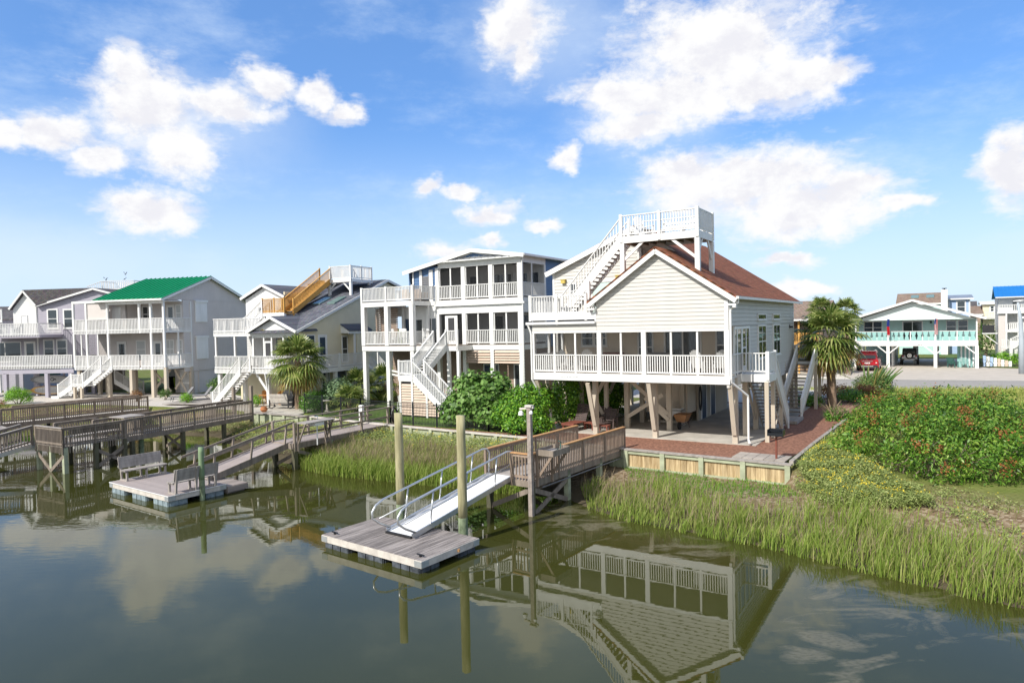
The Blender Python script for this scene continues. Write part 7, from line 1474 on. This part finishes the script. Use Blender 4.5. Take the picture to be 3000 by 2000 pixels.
shrub('lime_shrub', 'bright lime green round shrub on the gravel by the lilac house', 'shrub', [(-41.2, 56.6, 1.95, .85, .8, .78), (-41.7, 56.8, 1.7, .6, .6, .5), (-40.7, 56.7, 1.7, .6, .6, .5)], 'lf_lime', 260, 9, .11, .1)
shrub('low_shrub', 'low reddish ground shrub at the left edge of the gravel', 'shrub', [(-44.2, 57.2, 1.5, .9, .6, .35), (-42.6, 56.2, 1.45, .8, .5, .25)], 'lf_rust', 80, 8, .1, .1)
shrub('corner_bush', 'dark green bush between the green roofed and yellow houses', 'bush', [(-25.6, 61.5, 2.6, 1.1, 1.0, 1.3), (-25.0, 62, 3.4, .9, .9, .9), (-26.4, 61.0, 2.0, .9, .8, .8)], 'lf_tree', 260, 9, .15, .14)
for i, (x, y, lab, mm) in enumerate([(-31.2, 56.4, 'small rose shrub below the tan braces, left of two', 'lf_rust'), (-29.3, 57.4, 'small rose shrub below the white garage door', 'lf_tree'), (-25.6, 53.4, 'yellow-green potted plant beside the grey loungers', 'lf_lime'), (-22.6, 54.0, 'yellow-green potted plant beside the white chairs', 'lf_lime'), (-19.0, 50.2, 'yellow-green potted plant by the walkway end post', 'lf_lime')]):
    shrub('small_plant', lab, 'plant', [(x, y, 1.75, .42, .42, .4)], mm, 60, 7, .14, .1, stems=3, asp=.3)
shrub('spiky_shrub', 'spreading conifer shrub with upright rusty tips beside the road', 'shrub', [(26.0, 49.6, 2.0, 1.1, 1.0, .8), (26.7, 49.3, 1.9, .8, .8, .7)], 'lf_conifer', 260, 10, .16, .12, asp=.3)
o = [c for c in COL.objects if c.name == 'spiky_shrub'][0]; m = MB()
for i in range(34): a = random.uniform(0, 6.28); r = random.uniform(.1, .8); L_ = random.uniform(.9, 1.6); m.tube([(r * math.cos(a), r * math.sin(a), .7), (r * 1.5 * math.cos(a) + .25, r * 1.5 * math.sin(a), .7 + L_ * .6), (r * 1.9 * math.cos(a) + .5, r * 1.9 * math.sin(a), .6 + L_)], [.07, .06, .02], 5)
m.build('upright_shoot', 'lf_conifer', o)
shrub('rusty_shrub', 'low rust coloured shrub behind the palm trunk', 'shrub', [(22.4, 48.2, 1.7, 1.0, .9, .55), (23.4, 48.6, 1.6, .8, .8, .5)], 'lf_rust', 140, 9, .14, .12); shrub('rusty_shrub', 'low rust coloured shrub at the foot of the spiky conifer', 'shrub', [(25.1, 48.6, 1.6, .8, .7, .45)], 'lf_rust', 90, 9, .14, .12)
shrub('dark_shrub', 'low dark green shrub left of the palm trunk', 'shrub', [(19.2, 44.2, 1.6, .9, .8, .5)], 'lf_gloss', 110, 9, .12, .1); shrub('dark_shrub', 'low dark green shrub right of the palm trunk', 'shrub', [(22.6, 45.6, 1.65, 1.0, .8, .5)], 'lf_gloss', 130, 9, .12, .1)
shrub('fern_shrub', 'low ferny shrub where the mulch meets the big bush', 'shrub', [(17.9, 37.6, 1.5, .7, .6, .4)], 'lf_hedge', 80, 9, .16, .12, asp=.3)
for lab, x, y, z, rx, rz_, k in (('bushy tree right of the aqua cottage, below the blue roof', 64.5, 93, 3.3, 2.6, 2.3, 240), ('dark tree top above the long brown roof', 67.2, 106, 6.6, 1.7, 1.9, 160), ('dark tree glimpsed behind the carport of the aqua cottage', 44, 93, 3.0, 2.5, 2.0, 160)):
    o = shrub('tree', lab, 'tree', [(x, y, z, rx, rx, rz_), (x + rx * .6, y, z - .6, rx * .7, rx * .7, rz_ * .6), (x - rx * .5, y, z - .8, rx * .7, rx * .7, rz_ * .6)], 'lf_tree', k, 10, .26, .25, part='crown', stems=4)
    m = MB(); m.tube([(0, 0, 0), (.1, 0, z - 2)], [.2, .12], 7); m.build('trunk', 'bark', o)
shrub('marsh_edge_shrub', 'yellow-green weedy shrubs around the right edge driveway', 'shrub', [(53.5, 74, 2.0, 1.5, 1.2, .8), (55.5, 72.5, 1.8, 1.2, 1, .6)], 'lf_lime', 150, 9, .18, .15)

# ---- the big bush on the right
bb = [(14.2, 25.6, 2.25, 1.2, 1.3, 1.1), (13.6, 26.9, 2.0, 1.0, 1.1, 0.95), (15.4, 24.6, 2.3, 1.5, 1.3, 1.25), (16.9, 24.0, 2.2, 1.4, 1.2, 1.3), (18.5, 23.5, 2.35, 1.5, 1.2, 1.25), (20.2, 23.2, 2.0, 1.6, 1.3, 1.15), (15.0, 27.0, 2.7, 1.5, 1.5, 1.2), (16.6, 26.3, 2.55, 1.6, 1.5, 1.35), (18.3, 26.2, 2.75, 1.5, 1.5, 1.3), (20.0, 25.6, 2.35, 1.7, 1.6, 1.2), (16.0, 28.6, 2.6, 1.5, 1.4, 1.2), (17.9, 28.6, 2.75, 1.5, 1.5, 1.2), (19.7, 28.3, 2.3, 1.6, 1.5, 1.1), (17.0, 30.3, 2.5, 1.3, 1.2, 1.05), (18.8, 30.4, 2.25, 1.4, 1.3, 1.0), (14.8, 23.7, 1.7, 0.9, 0.7, 0.7), (16.2, 23.1, 1.6, 0.9, 0.65, 0.65), (17.9, 22.7, 1.8, 1.0, 0.7, 0.7), (19.4, 22.3, 1.6, 1.0, 0.7, 0.7), (21.6, 24.0, 1.7, 1.6, 1.6, 1.1), (22.0, 26.0, 1.9, 1.6, 1.6, 1.1)]
bo = shrub('berry_bush', 'huge spreading bush dotted with rusty berry heads at the right edge', 'bush', bb, 'lf_sumac', 2300, 15, .135, .13, asp=.40, stems=0, z0=1.1, up=-.6, jitter=.5, droop=.4)
C, Nn = crown_pts([(e[0] - np.mean([q[0] for q in bb]), e[1] - np.mean([q[1] for q in bb]), e[2] - 1.1, *e[3:6]) for e in bb], 190, 40, .11, .05, (.98, 1.07)); V, Fq = leafquads(C, Nn, .075, .8); arrmesh('berry_head', V, Fq, 'lf_berry', bo)
m = MB(); rr = random.Random(5)
for i in range(40):
    x = rr.uniform(-3.6, 4.5); y = rr.uniform(-2.6, -1.0); p = [(x, y + .8, 0)]
    for k in range(4): p.append((p[-1][0] + rr.uniform(-.35, .35), p[-1][1] + rr.uniform(-.45, .15), p[-1][2] + rr.uniform(.15, .5)))
    m.tube(p, [.03, .025, .02, .014, .008], 5)
m.build('branch', 'bark', bo)

# ---- palms
def palm(label, x, y, zb, zt, nf, fr, tr=.2, lean=(0, 0), group=None, old=10, name='palm_tree', skirt=True):
    o = thing(name, label, 'palm tree', (x, y, zb), 0, group); H_ = zt - zb; tx, ty = lean
    if H_ > .2:
        m = MB(); K = 14; m.tube([(tx * (k / K) ** 2, ty * (k / K) ** 2, H_ * k / K) for k in range(K + 1)], [tr * (1.15 - .3 * k / K) * (1.05 if k % 2 else .97) for k in range(K + 1)], 12)
        for i in range(int(H_ * 10)):
            a = i * 2.4; t_ = .55 + .45 * i / (H_ * 10); zz = H_ * t_; c = (tx * t_ ** 2, ty * t_ ** 2)
            m.hexa([(c[0] + tr * .8 * math.cos(a + d) , c[1] + tr * .8 * math.sin(a + d), zz + dz) for d, dz in ((-.25, 0), (.25, 0), (.2, .05), (-.2, .05))] + [(c[0] + tr * 1.35 * math.cos(a + d), c[1] + tr * 1.35 * math.sin(a + d), zz + dz) for d, dz in ((-.15, .22), (.15, .22), (.12, .26), (-.12, .26))])
        m.build('trunk', 'trunk', o)
    top = np.array([tx, ty, H_])
    def fans(n, e0, e1, mm, nm, sc=1.):
        Vs = []; 
        for i in range(n):
            az = i * 2.399 + rng.uniform(-.3, .3); el = e0 + (e1 - e0) * ((i + .5) / n) + rng.uniform(-.12, .12); L0 = fr * sc * rng.uniform(.42, .58)
            d = np.array([math.cos(az) * math.cos(el), math.sin(az) * math.cos(el), math.sin(el)]); tip = top + d * L0 + np.array([0, 0, -.10 * L0 * math.cos(el)])
            s = np.array([-math.sin(az), math.cos(az), 0]); nrm = np.cross(s, d)
            w0 = .012; a_ = top; Vs.append([a_ - s * w0, a_ + s * w0, tip + s * w0, tip - s * w0])
            nl = 17; dd = d + np.array([0, 0, -.25]); dd /= np.linalg.norm(dd)
            for k in range(nl):
                th = -1.75 + 3.5 * k / (nl - 1); l = fr * sc * (.60 - .10 * abs(th)) * rng.uniform(.88, 1.08)
                u = dd * math.cos(th) + s * math.sin(th) + nrm * .12; u /= np.linalg.norm(u); side = np.cross(u, nrm); side /= np.linalg.norm(side)
                w = .046 * fr / 2 + .008; p0 = tip; p1 = tip + u * l * .5 + np.array([0, 0, -.03 * l]); p2 = tip + u * l * .82 + np.array([0, 0, -.14 * l]); p3 = tip + u * l + np.array([0, 0, -.33 * l])
                Vs.append([p0 - side * w * .4, p0 + side * w * .4, p1 + side * w, p1 - side * w]); Vs.append([p1 - side * w, p1 + side * w, p2 + side * w * .6, p2 - side * w * .6]); Vs.append([p2 - side * w * .6, p2 + side * w * .6, p3 + side * .004, p3 - side * .004])
        V = np.array(Vs).reshape(-1, 3); arrmesh(nm, V, np.arange(len(V)).reshape(-1, 4), mm, o)
    fans(nf, 1.45, -.55, 'lf_palm', 'frond')
    if old: fans(old, -.35, -1.05, 'lf_palm_old', 'old_frond', .9)
    return o
palm('tall cabbage palm with shaggy crown beside the mulch bed right of the cream house', 20.4, 43.6, 1.3, 5.7, 46, 2.45, .25, (-.15, 0), old=22)
palm('palm crown rising behind the tall palm, to its right', 33.8, 69.0, 1.3, 7.5, 40, 1.75, .2, old=0); palm('palm crown rising behind the tall palm, highest tip', 29.9, 66, 1.3, 7.7, 36, 1.6, .2, old=0)
palm('palm standing in front of the yellow house deck', -15.3, 48.4, 1.3, 4.7, 42, 2.3, .2, (.1, 0), old=20)
palm('young bushy palmetto behind the bird bath', -11.3, 46.8, 1.3, 1.9, 26, 1.6, .14, old=3, name='palmetto', group=None); palm('tall palmetto left of the first white column of the blue house', -11.7, 51.5, 1.3, 2.4, 24, 1.9, .16, old=4, name='palmetto'); palm('tall palmetto between the first two columns of the blue house', -10.0, 53.0, 1.3, 2.5, 24, 1.9, .16, old=4, name='palmetto')
palm('small fan palm on the neighbour\'s yard near the honey timber porch', 30.5, 70.5, 1.3, 3.8, 18, 1.6, .15, old=2, name='palmetto')

# ---- grasses
def blades(name, label, X, Y_, H_, m_, w=.016, lean=.35, obj=None, z=None):
    n = len(X); z0 = height(X, Y_) if z is None else np.full(n, z); a = rng.uniform(0, 6.28, n); ln = lean * rng.uniform(.2, 1.3, n) * H_; dx = np.cos(a) * ln + .10 * H_; dy = np.sin(a) * ln
    fa = rng.uniform(0, 3.14, n); sx = np.cos(fa); sy = np.sin(fa); ww = w * rng.uniform(.6, 1.4, n)
    P = lambda t: np.stack([X + dx * t ** 2, Y_ + dy * t ** 2, z0 - .03 + H_ * t * (1 - .12 * t)], 1); S = np.stack([sx, sy, sx * 0], 1)
    p0, p1, p2 = P(0.), P(.55), P(1.); w3 = ww[:, None]
    V = np.stack([p0 - S * w3 * .8, p0 + S * w3 * .8, p1 + S * w3 * .75, p1 - S * w3 * .75, p1 - S * w3 * .75, p1 + S * w3 * .75, p2 + S * w3 * .12, p2 - S * w3 * .12], 1).reshape(-1, 3)
    V = V[:, :]; Fq = np.arange(n * 8).reshape(-1, 4)
    # share the middle edge so a blade is one island
    idx = np.arange(n)[:, None] * 8; Fq = np.concatenate([np.stack([idx[:, 0], idx[:, 0] + 1, idx[:, 0] + 2, idx[:, 0] + 3], 1), np.stack([idx[:, 0] + 3, idx[:, 0] + 2, idx[:, 0] + 6, idx[:, 0] + 7], 1)])
    o = arrmesh(name, V, Fq, m_); stuff(o, label, 'grass'); return o
def scatter(n, x0, x1, y0, y1, test):
    X = rng.uniform(x0, x1, n); Y_ = rng.uniform(y0, y1, n); k = test(X, Y_); return X[k], Y_[k]
vn = lambda x, y: .5 + .5 * np.sin(x * 1.7 + 1.9 * np.sin(y * .9)) * np.sin(y * 1.3 + 1.1 * np.sin(x * 1.1))
def rightband(x, y):
    d = shore_d(x, y); lim = 2.7 + .05 * (x - 4) + .6 * np.sin(x * 1.3); return (d > -.25) & (d < lim) & (x > 2.7) & (x < 24) & (~inpoly(x, y, UP)) & (rng.uniform(0, 1, len(x)) < np.clip(1.25 - d / (lim + .01), 0.12, 1) * (.35 + .65 * (vn(x * 2.6, y * 2.6) > .38)))
X, Y_ = scatter(125000, 2.6, 22, 6, 28, rightband); Hh = rng.uniform(.28, 1.02, len(X)) * (.72 + .42 * vn(X * 1.9, Y_ * 1.9)) * np.clip(.55 + .05 * (X - 3), .6, 1.0) * 1.15
blades('marsh_grass', 'bright green cordgrass fringe along the right bank', X, Y_, Hh, 'lf_grass', .0125)
X, Y_ = scatter(26000, 2.6, 20, 10, 28, lambda x, y: rightband(x, y) & (shore_d(x, y) > .25)); blades('dry_grass', 'dry seed heads among the right bank cordgrass', X, Y_, rng.uniform(.25, 1.0, len(X)), 'lf_dry', .010)
def leftband(x, y):
    d = shore_d(x, y); lim = 3.4 + .5 * np.sin(x * 1.1); return (d > -.2) & (d < lim) & (x > -11.2) & (x < .6) & (~inpoly(x, y, UP)) & (rng.uniform(0, 1, len(x)) < np.clip(1.3 - d / lim, .2, 1))
X, Y_ = scatter(16000, 7.5, 24, 8, 27, lambda x, y: (shore_d(x, y) > 2.0) & (shore_d(x, y) < 5.6) & (x > 7.5) & (vn(x * 2.1, y * 2.1) > .45) & (rng.uniform(0, 1, len(x)) < .45)); blades('marsh_grass', 'sparse short grass over the shelly bank below the big bush', X, Y_, rng.uniform(.15, .5, len(X)), 'lf_grass', .012)
X, Y_ = scatter(70000, -11.5, .8, 26, 40, leftband); blades('marsh_grass', 'green cordgrass between the two piers', X, Y_, rng.uniform(.45, .95, len(X)), 'lf_grass', .016)
X, Y_ = scatter(34000, -11.5, .8, 26, 40, lambda x, y: leftband(x, y) & (shore_d(x, y) > .8)); blades('dry_grass', 'brown-pink dry grass tops between the two piers', X, Y_, rng.uniform(.7, 1.1, len(X)), 'lf_dry', .013)
def field(x, y): return (y > 27 + (x - 13) * .2) & (shore_d(x, y) > 3) & ~inpoly(x, y, [(1, 34), (10.8, 26.4), (16.9, 35.2), (19.3, 38.8), (25, 46.8), (24, 53), (0, 60)]) & (y < 52.6 - .234 * (x - 33)) & (x > 11)
X, Y_ = scatter(90000, 11, 60, 26, 56, field); blades('field_grass', 'yellow-green rough grass between the big bush and the road', X, Y_, rng.uniform(.15, .42, len(X)), 'lf_field', .02)
X, Y_ = scatter(26000, -10, 1.5, 34, 47, lambda x, y: inpoly(x, y, [(-9.5, 42), (-7.2, 40.2), (-1.2, 36.3), (.8, 36.5), (0, 44), (-6, 47), (-9, 46)])); blades('lawn_grass', 'mown lawn behind the black fence', X, Y_, rng.uniform(.05, .10, len(X)), 'lf_lawn', .012)
X, Y_ = scatter(1200, 16.8, 18.6, 36.6, 38.4, lambda x, y: np.hypot(x - 17.7, y - 37.5) < .35)
o = blades('yucca_grass', '', X[:110], Y_[:110], rng.uniform(.7, 1.25, min(110, len(X))), 'lf_dry', .03, .9)
for k in ('kind',): del o[k]
tag(o, 'tuft of stiff arching grass in the mulch below the palm', 'grass tuft')
# ---- sea oxeye: low leafy cover with yellow flowers
def cover(name, label, n, box, test, hmax, nf, per=9, size=.08):
    X, Y_ = scatter(n, *box, test); Z_ = height(X, Y_) + hmax * (.35 + .65 * vn(X * 2.2, Y_ * 2.2)) * np.sqrt(rng.uniform(.15, 1, len(X)))
    C = np.repeat(np.stack([X, Y_, Z_], 1), per, 0) + rng.normal(size=(len(X) * per, 3)) * np.array([.10, .10, .05]); V, Fq = leafquads(C, np.tile(np.array([[.0, -.15, 1.]]), (len(C), 1)), size, .4, .75)
    o = arrmesh(name, V, Fq, 'lf_oxeye'); stuff(o, label, 'ground cover')
    k = rng.choice(len(X), min(nf, len(X)), replace=False); C = np.stack([X[k], Y_[k], height(X[k], Y_[k]) + hmax * (.5 + .6 * vn(X[k] * 2.2, Y_[k] * 2.2)) + .04], 1); C = np.repeat(C, 2, 0) + rng.normal(size=(len(C) * 2, 3)) * .02
    V, Fq = leafquads(C, np.tile(np.array([[0, -.2, 1.]]), (len(C), 1)), .05, .9); q = arrmesh('flowers', V, Fq, 'lf_flower', o); return o
cover('sea_oxeye', 'low leafy cover with yellow flowers between marsh and long bulkhead', 17000, (-12, 4.4, 28, 44), lambda x, y: (~inpoly(x, y, UP)) & (shore_d(x, y) > np.where(x > -.5, 3.0, 2.4) + .8 * vn(x, y)) & (x > -11.6) & (x < 3.6), .62, 620)
cover('sea_oxeye', 'leafy cover with yellow flowers between the bulkhead end and the big bush', 24000, (10.2, 15.6, 20.8, 30.2), lambda x, y: (x > 10.55) & (x < 12.9 + .6 * vn(x, y)) & (shore_d(x, y) > 3.0) & (y > 22.6 - (x - 10.5) * .35) & (y < 25.8 + (x - 10.8) * 1.4), .62, 520)
cover('sea_oxeye', 'thin leafy growth on the shelly bank in front of the big bush', 2600, (12.4, 21, 18.5, 25), lambda x, y: (shore_d(x, y) > 3.1) & (shore_d(x, y) < 6.5) & (vn(x * 1.6, y * 1.6) > .55), .22, 40)
cover('sea_oxeye', 'green bank of leafy cover below the patio of the yellow house', 11000, (-26, -11.2, 37, 52), lambda x, y: (~inpoly(x, y, UP)) & (shore_d(x, y) > .45) & (x > -25.5) & (x < -11.0), .5, 260)
cover('sea_oxeye', 'distant green bank below the gravel yard', 5000, (-44, -25, 48, 58), lambda x, y: (~inpoly(x, y, UP)) & (shore_d(x, y) > .6), .35, 120)
X, Y_ = scatter(7000, 4.8, 10.6, 24.6, 30.4, lambda x, y: (~inpoly(x, y, UP)) & (shore_d(x, y) > 2.4) & (vn(x, y) > .25)); blades('marsh_grass', 'short dark grass at the foot of the honey panelled bulkhead', X, Y_, rng.uniform(.05, .2, len(X)), 'lf_lawn', .014)
# ================================================================== SKY, SUN, CAMERA
SUN_EL = R(41.4); SUN_D = Vector((.72 * math.cos(SUN_EL), .694 * math.cos(SUN_EL), -math.sin(SUN_EL)))
sl = bpy.data.lights.new('sun', 'SUN'); sl.energy = 3.7; sl.angle = R(.5); sl.color = (1, .955, .88)
so = bpy.data.objects.new('sun', sl); COL.objects.link(so); so.rotation_euler = SUN_D.to_track_quat('-Z', 'Y').to_euler()
w = bpy.data.worlds.new('World'); scene.world = w; w.use_nodes = True; nt = w.node_tree; N = nt.nodes; L = nt.links; N.clear()
out = N.new('ShaderNodeOutputWorld'); bg = N.new('ShaderNodeBackground'); L.new(bg.outputs[0], out.inputs[0])
sky = N.new('ShaderNodeTexSky'); sky.sky_type = 'NISHITA'; sky.sun_disc = False; sky.sun_elevation = SUN_EL; sky.sun_rotation = R(226); sky.air_density = 1.0; sky.dust_density = .6; sky.ozone_density = 1.6; sky.altitude = 0
bg.inputs['Strength'].default_value = SKY_STRENGTH = .14
tc = N.new('ShaderNodeTexCoord'); sp = N.new('ShaderNodeSeparateXYZ'); L.new(tc.outputs['Generated'], sp.inputs[0])
def mth(op, *a):
    n = N.new('ShaderNodeMath'); n.operation = op
    for i, v in enumerate(a):
        if isinstance(v, (int, float)): n.inputs[i].default_value = v
        else: L.new(v, n.inputs[i])
    return n.outputs[0]
az = mth('ARCTAN2', sp.outputs['X'], sp.outputs['Y']); el = mth('ARCSINE', sp.outputs['Z'])
cb = N.new('ShaderNodeCombineXYZ'); L.new(az, cb.inputs[0]); L.new(el, cb.inputs[1])
def noise(scale, detail, rough=.55, off=(0, 0, 0), st=(1, 1.35, 1)):
    mp = N.new('ShaderNodeMapping'); mp.inputs['Location'].default_value = off; mp.inputs['Scale'].default_value = st; L.new(cb.outputs[0], mp.inputs['Vector'])
    n = N.new('ShaderNodeTexNoise'); n.inputs['Scale'].default_value = scale; n.inputs['Detail'].default_value = detail; n.inputs['Roughness'].default_value = rough; L.new(mp.outputs[0], n.inputs['Vector']); return n
wn = noise(14, 4, .6); vm = N.new('ShaderNodeVectorMath'); vm.operation = 'SUBTRACT'; L.new(wn.outputs['Color'], vm.inputs[0]); vm.inputs[1].default_value = (.5, .5, .5)
vs = N.new('ShaderNodeVectorMath'); vs.operation = 'SCALE'; vs.inputs['Scale'].default_value = .06; L.new(vm.outputs[0], vs.inputs[0])
va = N.new('ShaderNodeVectorMath'); va.operation = 'ADD'; L.new(cb.outputs[0], va.inputs[0]); L.new(vs.outputs[0], va.inputs[1])
CL = [(-0.485, 0.28, 0.061, 0.056), (-0.447, 0.234, 0.045, 0.037), (-0.398, 0.291, 0.072, 0.024), (-0.499, 0.323, 0.03, 0.029), (-0.58, 0.243, 0.036, 0.025), (-0.54, 0.217, 0.033, 0.018), (-0.33, 0.327, 0.034, 0.024), (-0.268, 0.312, 0.03, 0.019), (-0.233, 0.292, 0.03, 0.017), (-0.482, 0.155, 0.054, 0.028), (-0.623, 0.232, 0.025, 0.019), (0.019, 0.407, 0.05, 0.046), (0.027, 0.364, 0.022, 0.032), (0.299, 0.36, 0.127, 0.066), (0.246, 0.307, 0.115, 0.038), (0.361, 0.305, 0.08, 0.039), (0.426, 0.311, 0.046, 0.023), (0.167, 0.316, 0.079, 0.025), (0.191, 0.272, 0.066, 0.023), (0.084, 0.237, 0.02, 0.017), (0.325, 0.186, 0.125, 0.046), (0.408, 0.15, 0.102, 0.042), (0.256, 0.203, 0.07, 0.032), (0.465, 0.167, 0.045, 0.022), (0.52, 0.145, 0.024, 0.013), (0.635, 0.167, 0.028, 0.042), (-0.025, 0.164, 0.041, 0.017), (-0.069, 0.195, 0.022, 0.013), (-0.112, 0.204, 0.019, 0.013), (0.054, 0.145, 0.024, 0.011), (-0.096, 0.111, 0.038, 0.014), (-0.029, 0.116, 0.018, 0.011), (0.38, 0.08, 0.038, 0.011), (0.401, 0.041, 0.042, 0.011)]
def blobs(lst, src, grow=1.0):
    cur = None
    for a, e, ra, re in lst:
        s1 = N.new('ShaderNodeVectorMath'); s1.operation = 'SUBTRACT'; L.new(src, s1.inputs[0]); s1.inputs[1].default_value = (a, e, 0)
        s2 = N.new('ShaderNodeVectorMath'); s2.operation = 'MULTIPLY'; L.new(s1.outputs[0], s2.inputs[0]); s2.inputs[1].default_value = (1 / (ra * grow), 1 / (re * grow), 0)
        s3 = N.new('ShaderNodeVectorMath'); s3.operation = 'LENGTH'; L.new(s2.outputs[0], s3.inputs[0]); d = mth('SUBTRACT', 1.0, s3.outputs['Value'])
        cur = d if cur is None else mth('SMOOTH_MAX', cur, d, .12)
    return cur
base = blobs(CL, va.outputs[0], 1.12)
fb = noise(15, 10, .64, (3, 1, 0)); det = mth('MULTIPLY', mth('SUBTRACT', fb.outputs['Fac'], .5), 1.9)
dens = mth('ADD', base, det)
def srange(v, a, b):
    q = N.new('ShaderNodeMapRange'); q.interpolation_type = 'SMOOTHSTEP'; q.inputs['From Min'].default_value = a; q.inputs['From Max'].default_value = b; L.new(v, q.inputs['Value']); return q.outputs[0]
thin = noise(34, 8, .62, (5, 2, 0), (.7, 1.8, 1)); wisp = mth('MULTIPLY', srange(mth('ADD', mth('MULTIPLY', base, .55), thin.outputs['Fac']), .34, .80), .7)
mask = mth('MAXIMUM', srange(dens, -.16, .50), wisp)
# faint veils: high wisps and the milky band above the horizon
ve = noise(5, 7, .65, (1.3, 4, 0), (.8, 1.8, 1)); veil = mth('MULTIPLY', srange(ve.outputs['Fac'], .46, .76), .42)
hz = mth('MULTIPLY', srange(el, .30, .0), .80)
soft = mth('MULTIPLY', srange(blobs([(.06, .40, .17, .13), (-.60, .09, .25, .07), (-.42, .27, .2, .09), (.2, .28, .16, .08), (.32, .17, .22, .08)], va.outputs[0]), .0, .9), .4)
fb2 = noise(15, 10, .64, (3 - .012, 1 + .024 * 1.35, 0)); shade = srange(mth('ADD', mth('MULTIPLY', mth('SUBTRACT', fb2.outputs['Fac'], fb.outputs['Fac']), 2.2), mth('MULTIPLY', mth('ADD', base, noise(6, 3, .5, (7, 2, 0)).outputs['Fac']), .40)), .22, .80)
ccol = N.new('ShaderNodeMix'); ccol.data_type = 'RGBA'; L.new(shade, ccol.inputs['Factor']); k = 1 / SKY_STRENGTH
CW = .71
ccol.inputs['A'].default_value = (CW * k, CW * k, CW * k * 1.01, 1); ccol.inputs['B'].default_value = (.62 * k, .62 * k, .66 * k, 1)
hs = N.new('ShaderNodeHueSaturation'); hs.inputs['Saturation'].default_value = 1.12; hs.inputs['Value'].default_value = 1.0; L.new(sky.outputs[0], hs.inputs['Color'])
tint = N.new('ShaderNodeMix'); tint.data_type = 'RGBA'; tint.blend_type = 'MULTIPLY'; tint.inputs['Factor'].default_value = 1.0; L.new(hs.outputs[0], tint.inputs['A']); tint.inputs['B'].default_value = (.56, .74, .96, 1)
def over(a, f, col):
    q = N.new('ShaderNodeMix'); q.data_type = 'RGBA'; L.new(f, q.inputs['Factor']); L.new(a, q.inputs['A'])
    if isinstance(col, tuple): q.inputs['B'].default_value = (*[c * k for c in col], 1)
    else: L.new(col, q.inputs['B'])
    return q.outputs['Result']
c0 = over(tint.outputs['Result'], mth('MULTIPLY', srange(mth('MULTIPLY_ADD', sp.outputs['X'], -.6, mth('MULTIPLY', sp.outputs['Y'], -.8)), -.35, .5), .85), (.66, .655, .62)); c0 = over(c0, mth('MULTIPLY', srange(sp.outputs['Y'], -.1, .4), .36), (.165, .34, .70)); c = over(c0, hz, (.55, .66, .78)); c = over(c, veil, (.56, .66, .78)); c = over(c, soft, (.58, .66, .76)); c = over(c, mask, ccol.outputs['Result'])  # first mix: unseen sky behind the camera whitened, added as neutral fill for the facades
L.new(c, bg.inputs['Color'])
cam = bpy.data.cameras.new('camera'); cam.sensor_width = 36; cam.lens = 24; cam.clip_start = .1; cam.clip_end = 6000
co = bpy.data.objects.new('camera', cam); COL.objects.link(co); p = math.atan(50 / 2000)
co.matrix_world = Matrix.Translation((0, 0, 7.0)) @ (Matrix.Rotation(math.pi / 2 - p, 4, 'X') @ Matrix.Rotation(-.022, 4, 'Z'))
scene.camera = co
vs_ = scene.view_settings; vs_.view_transform = 'Standard'; vs_.look = 'None'; vs_.exposure = 0.5; vs_.gamma = 1.0; vs_.use_curve_mapping = False
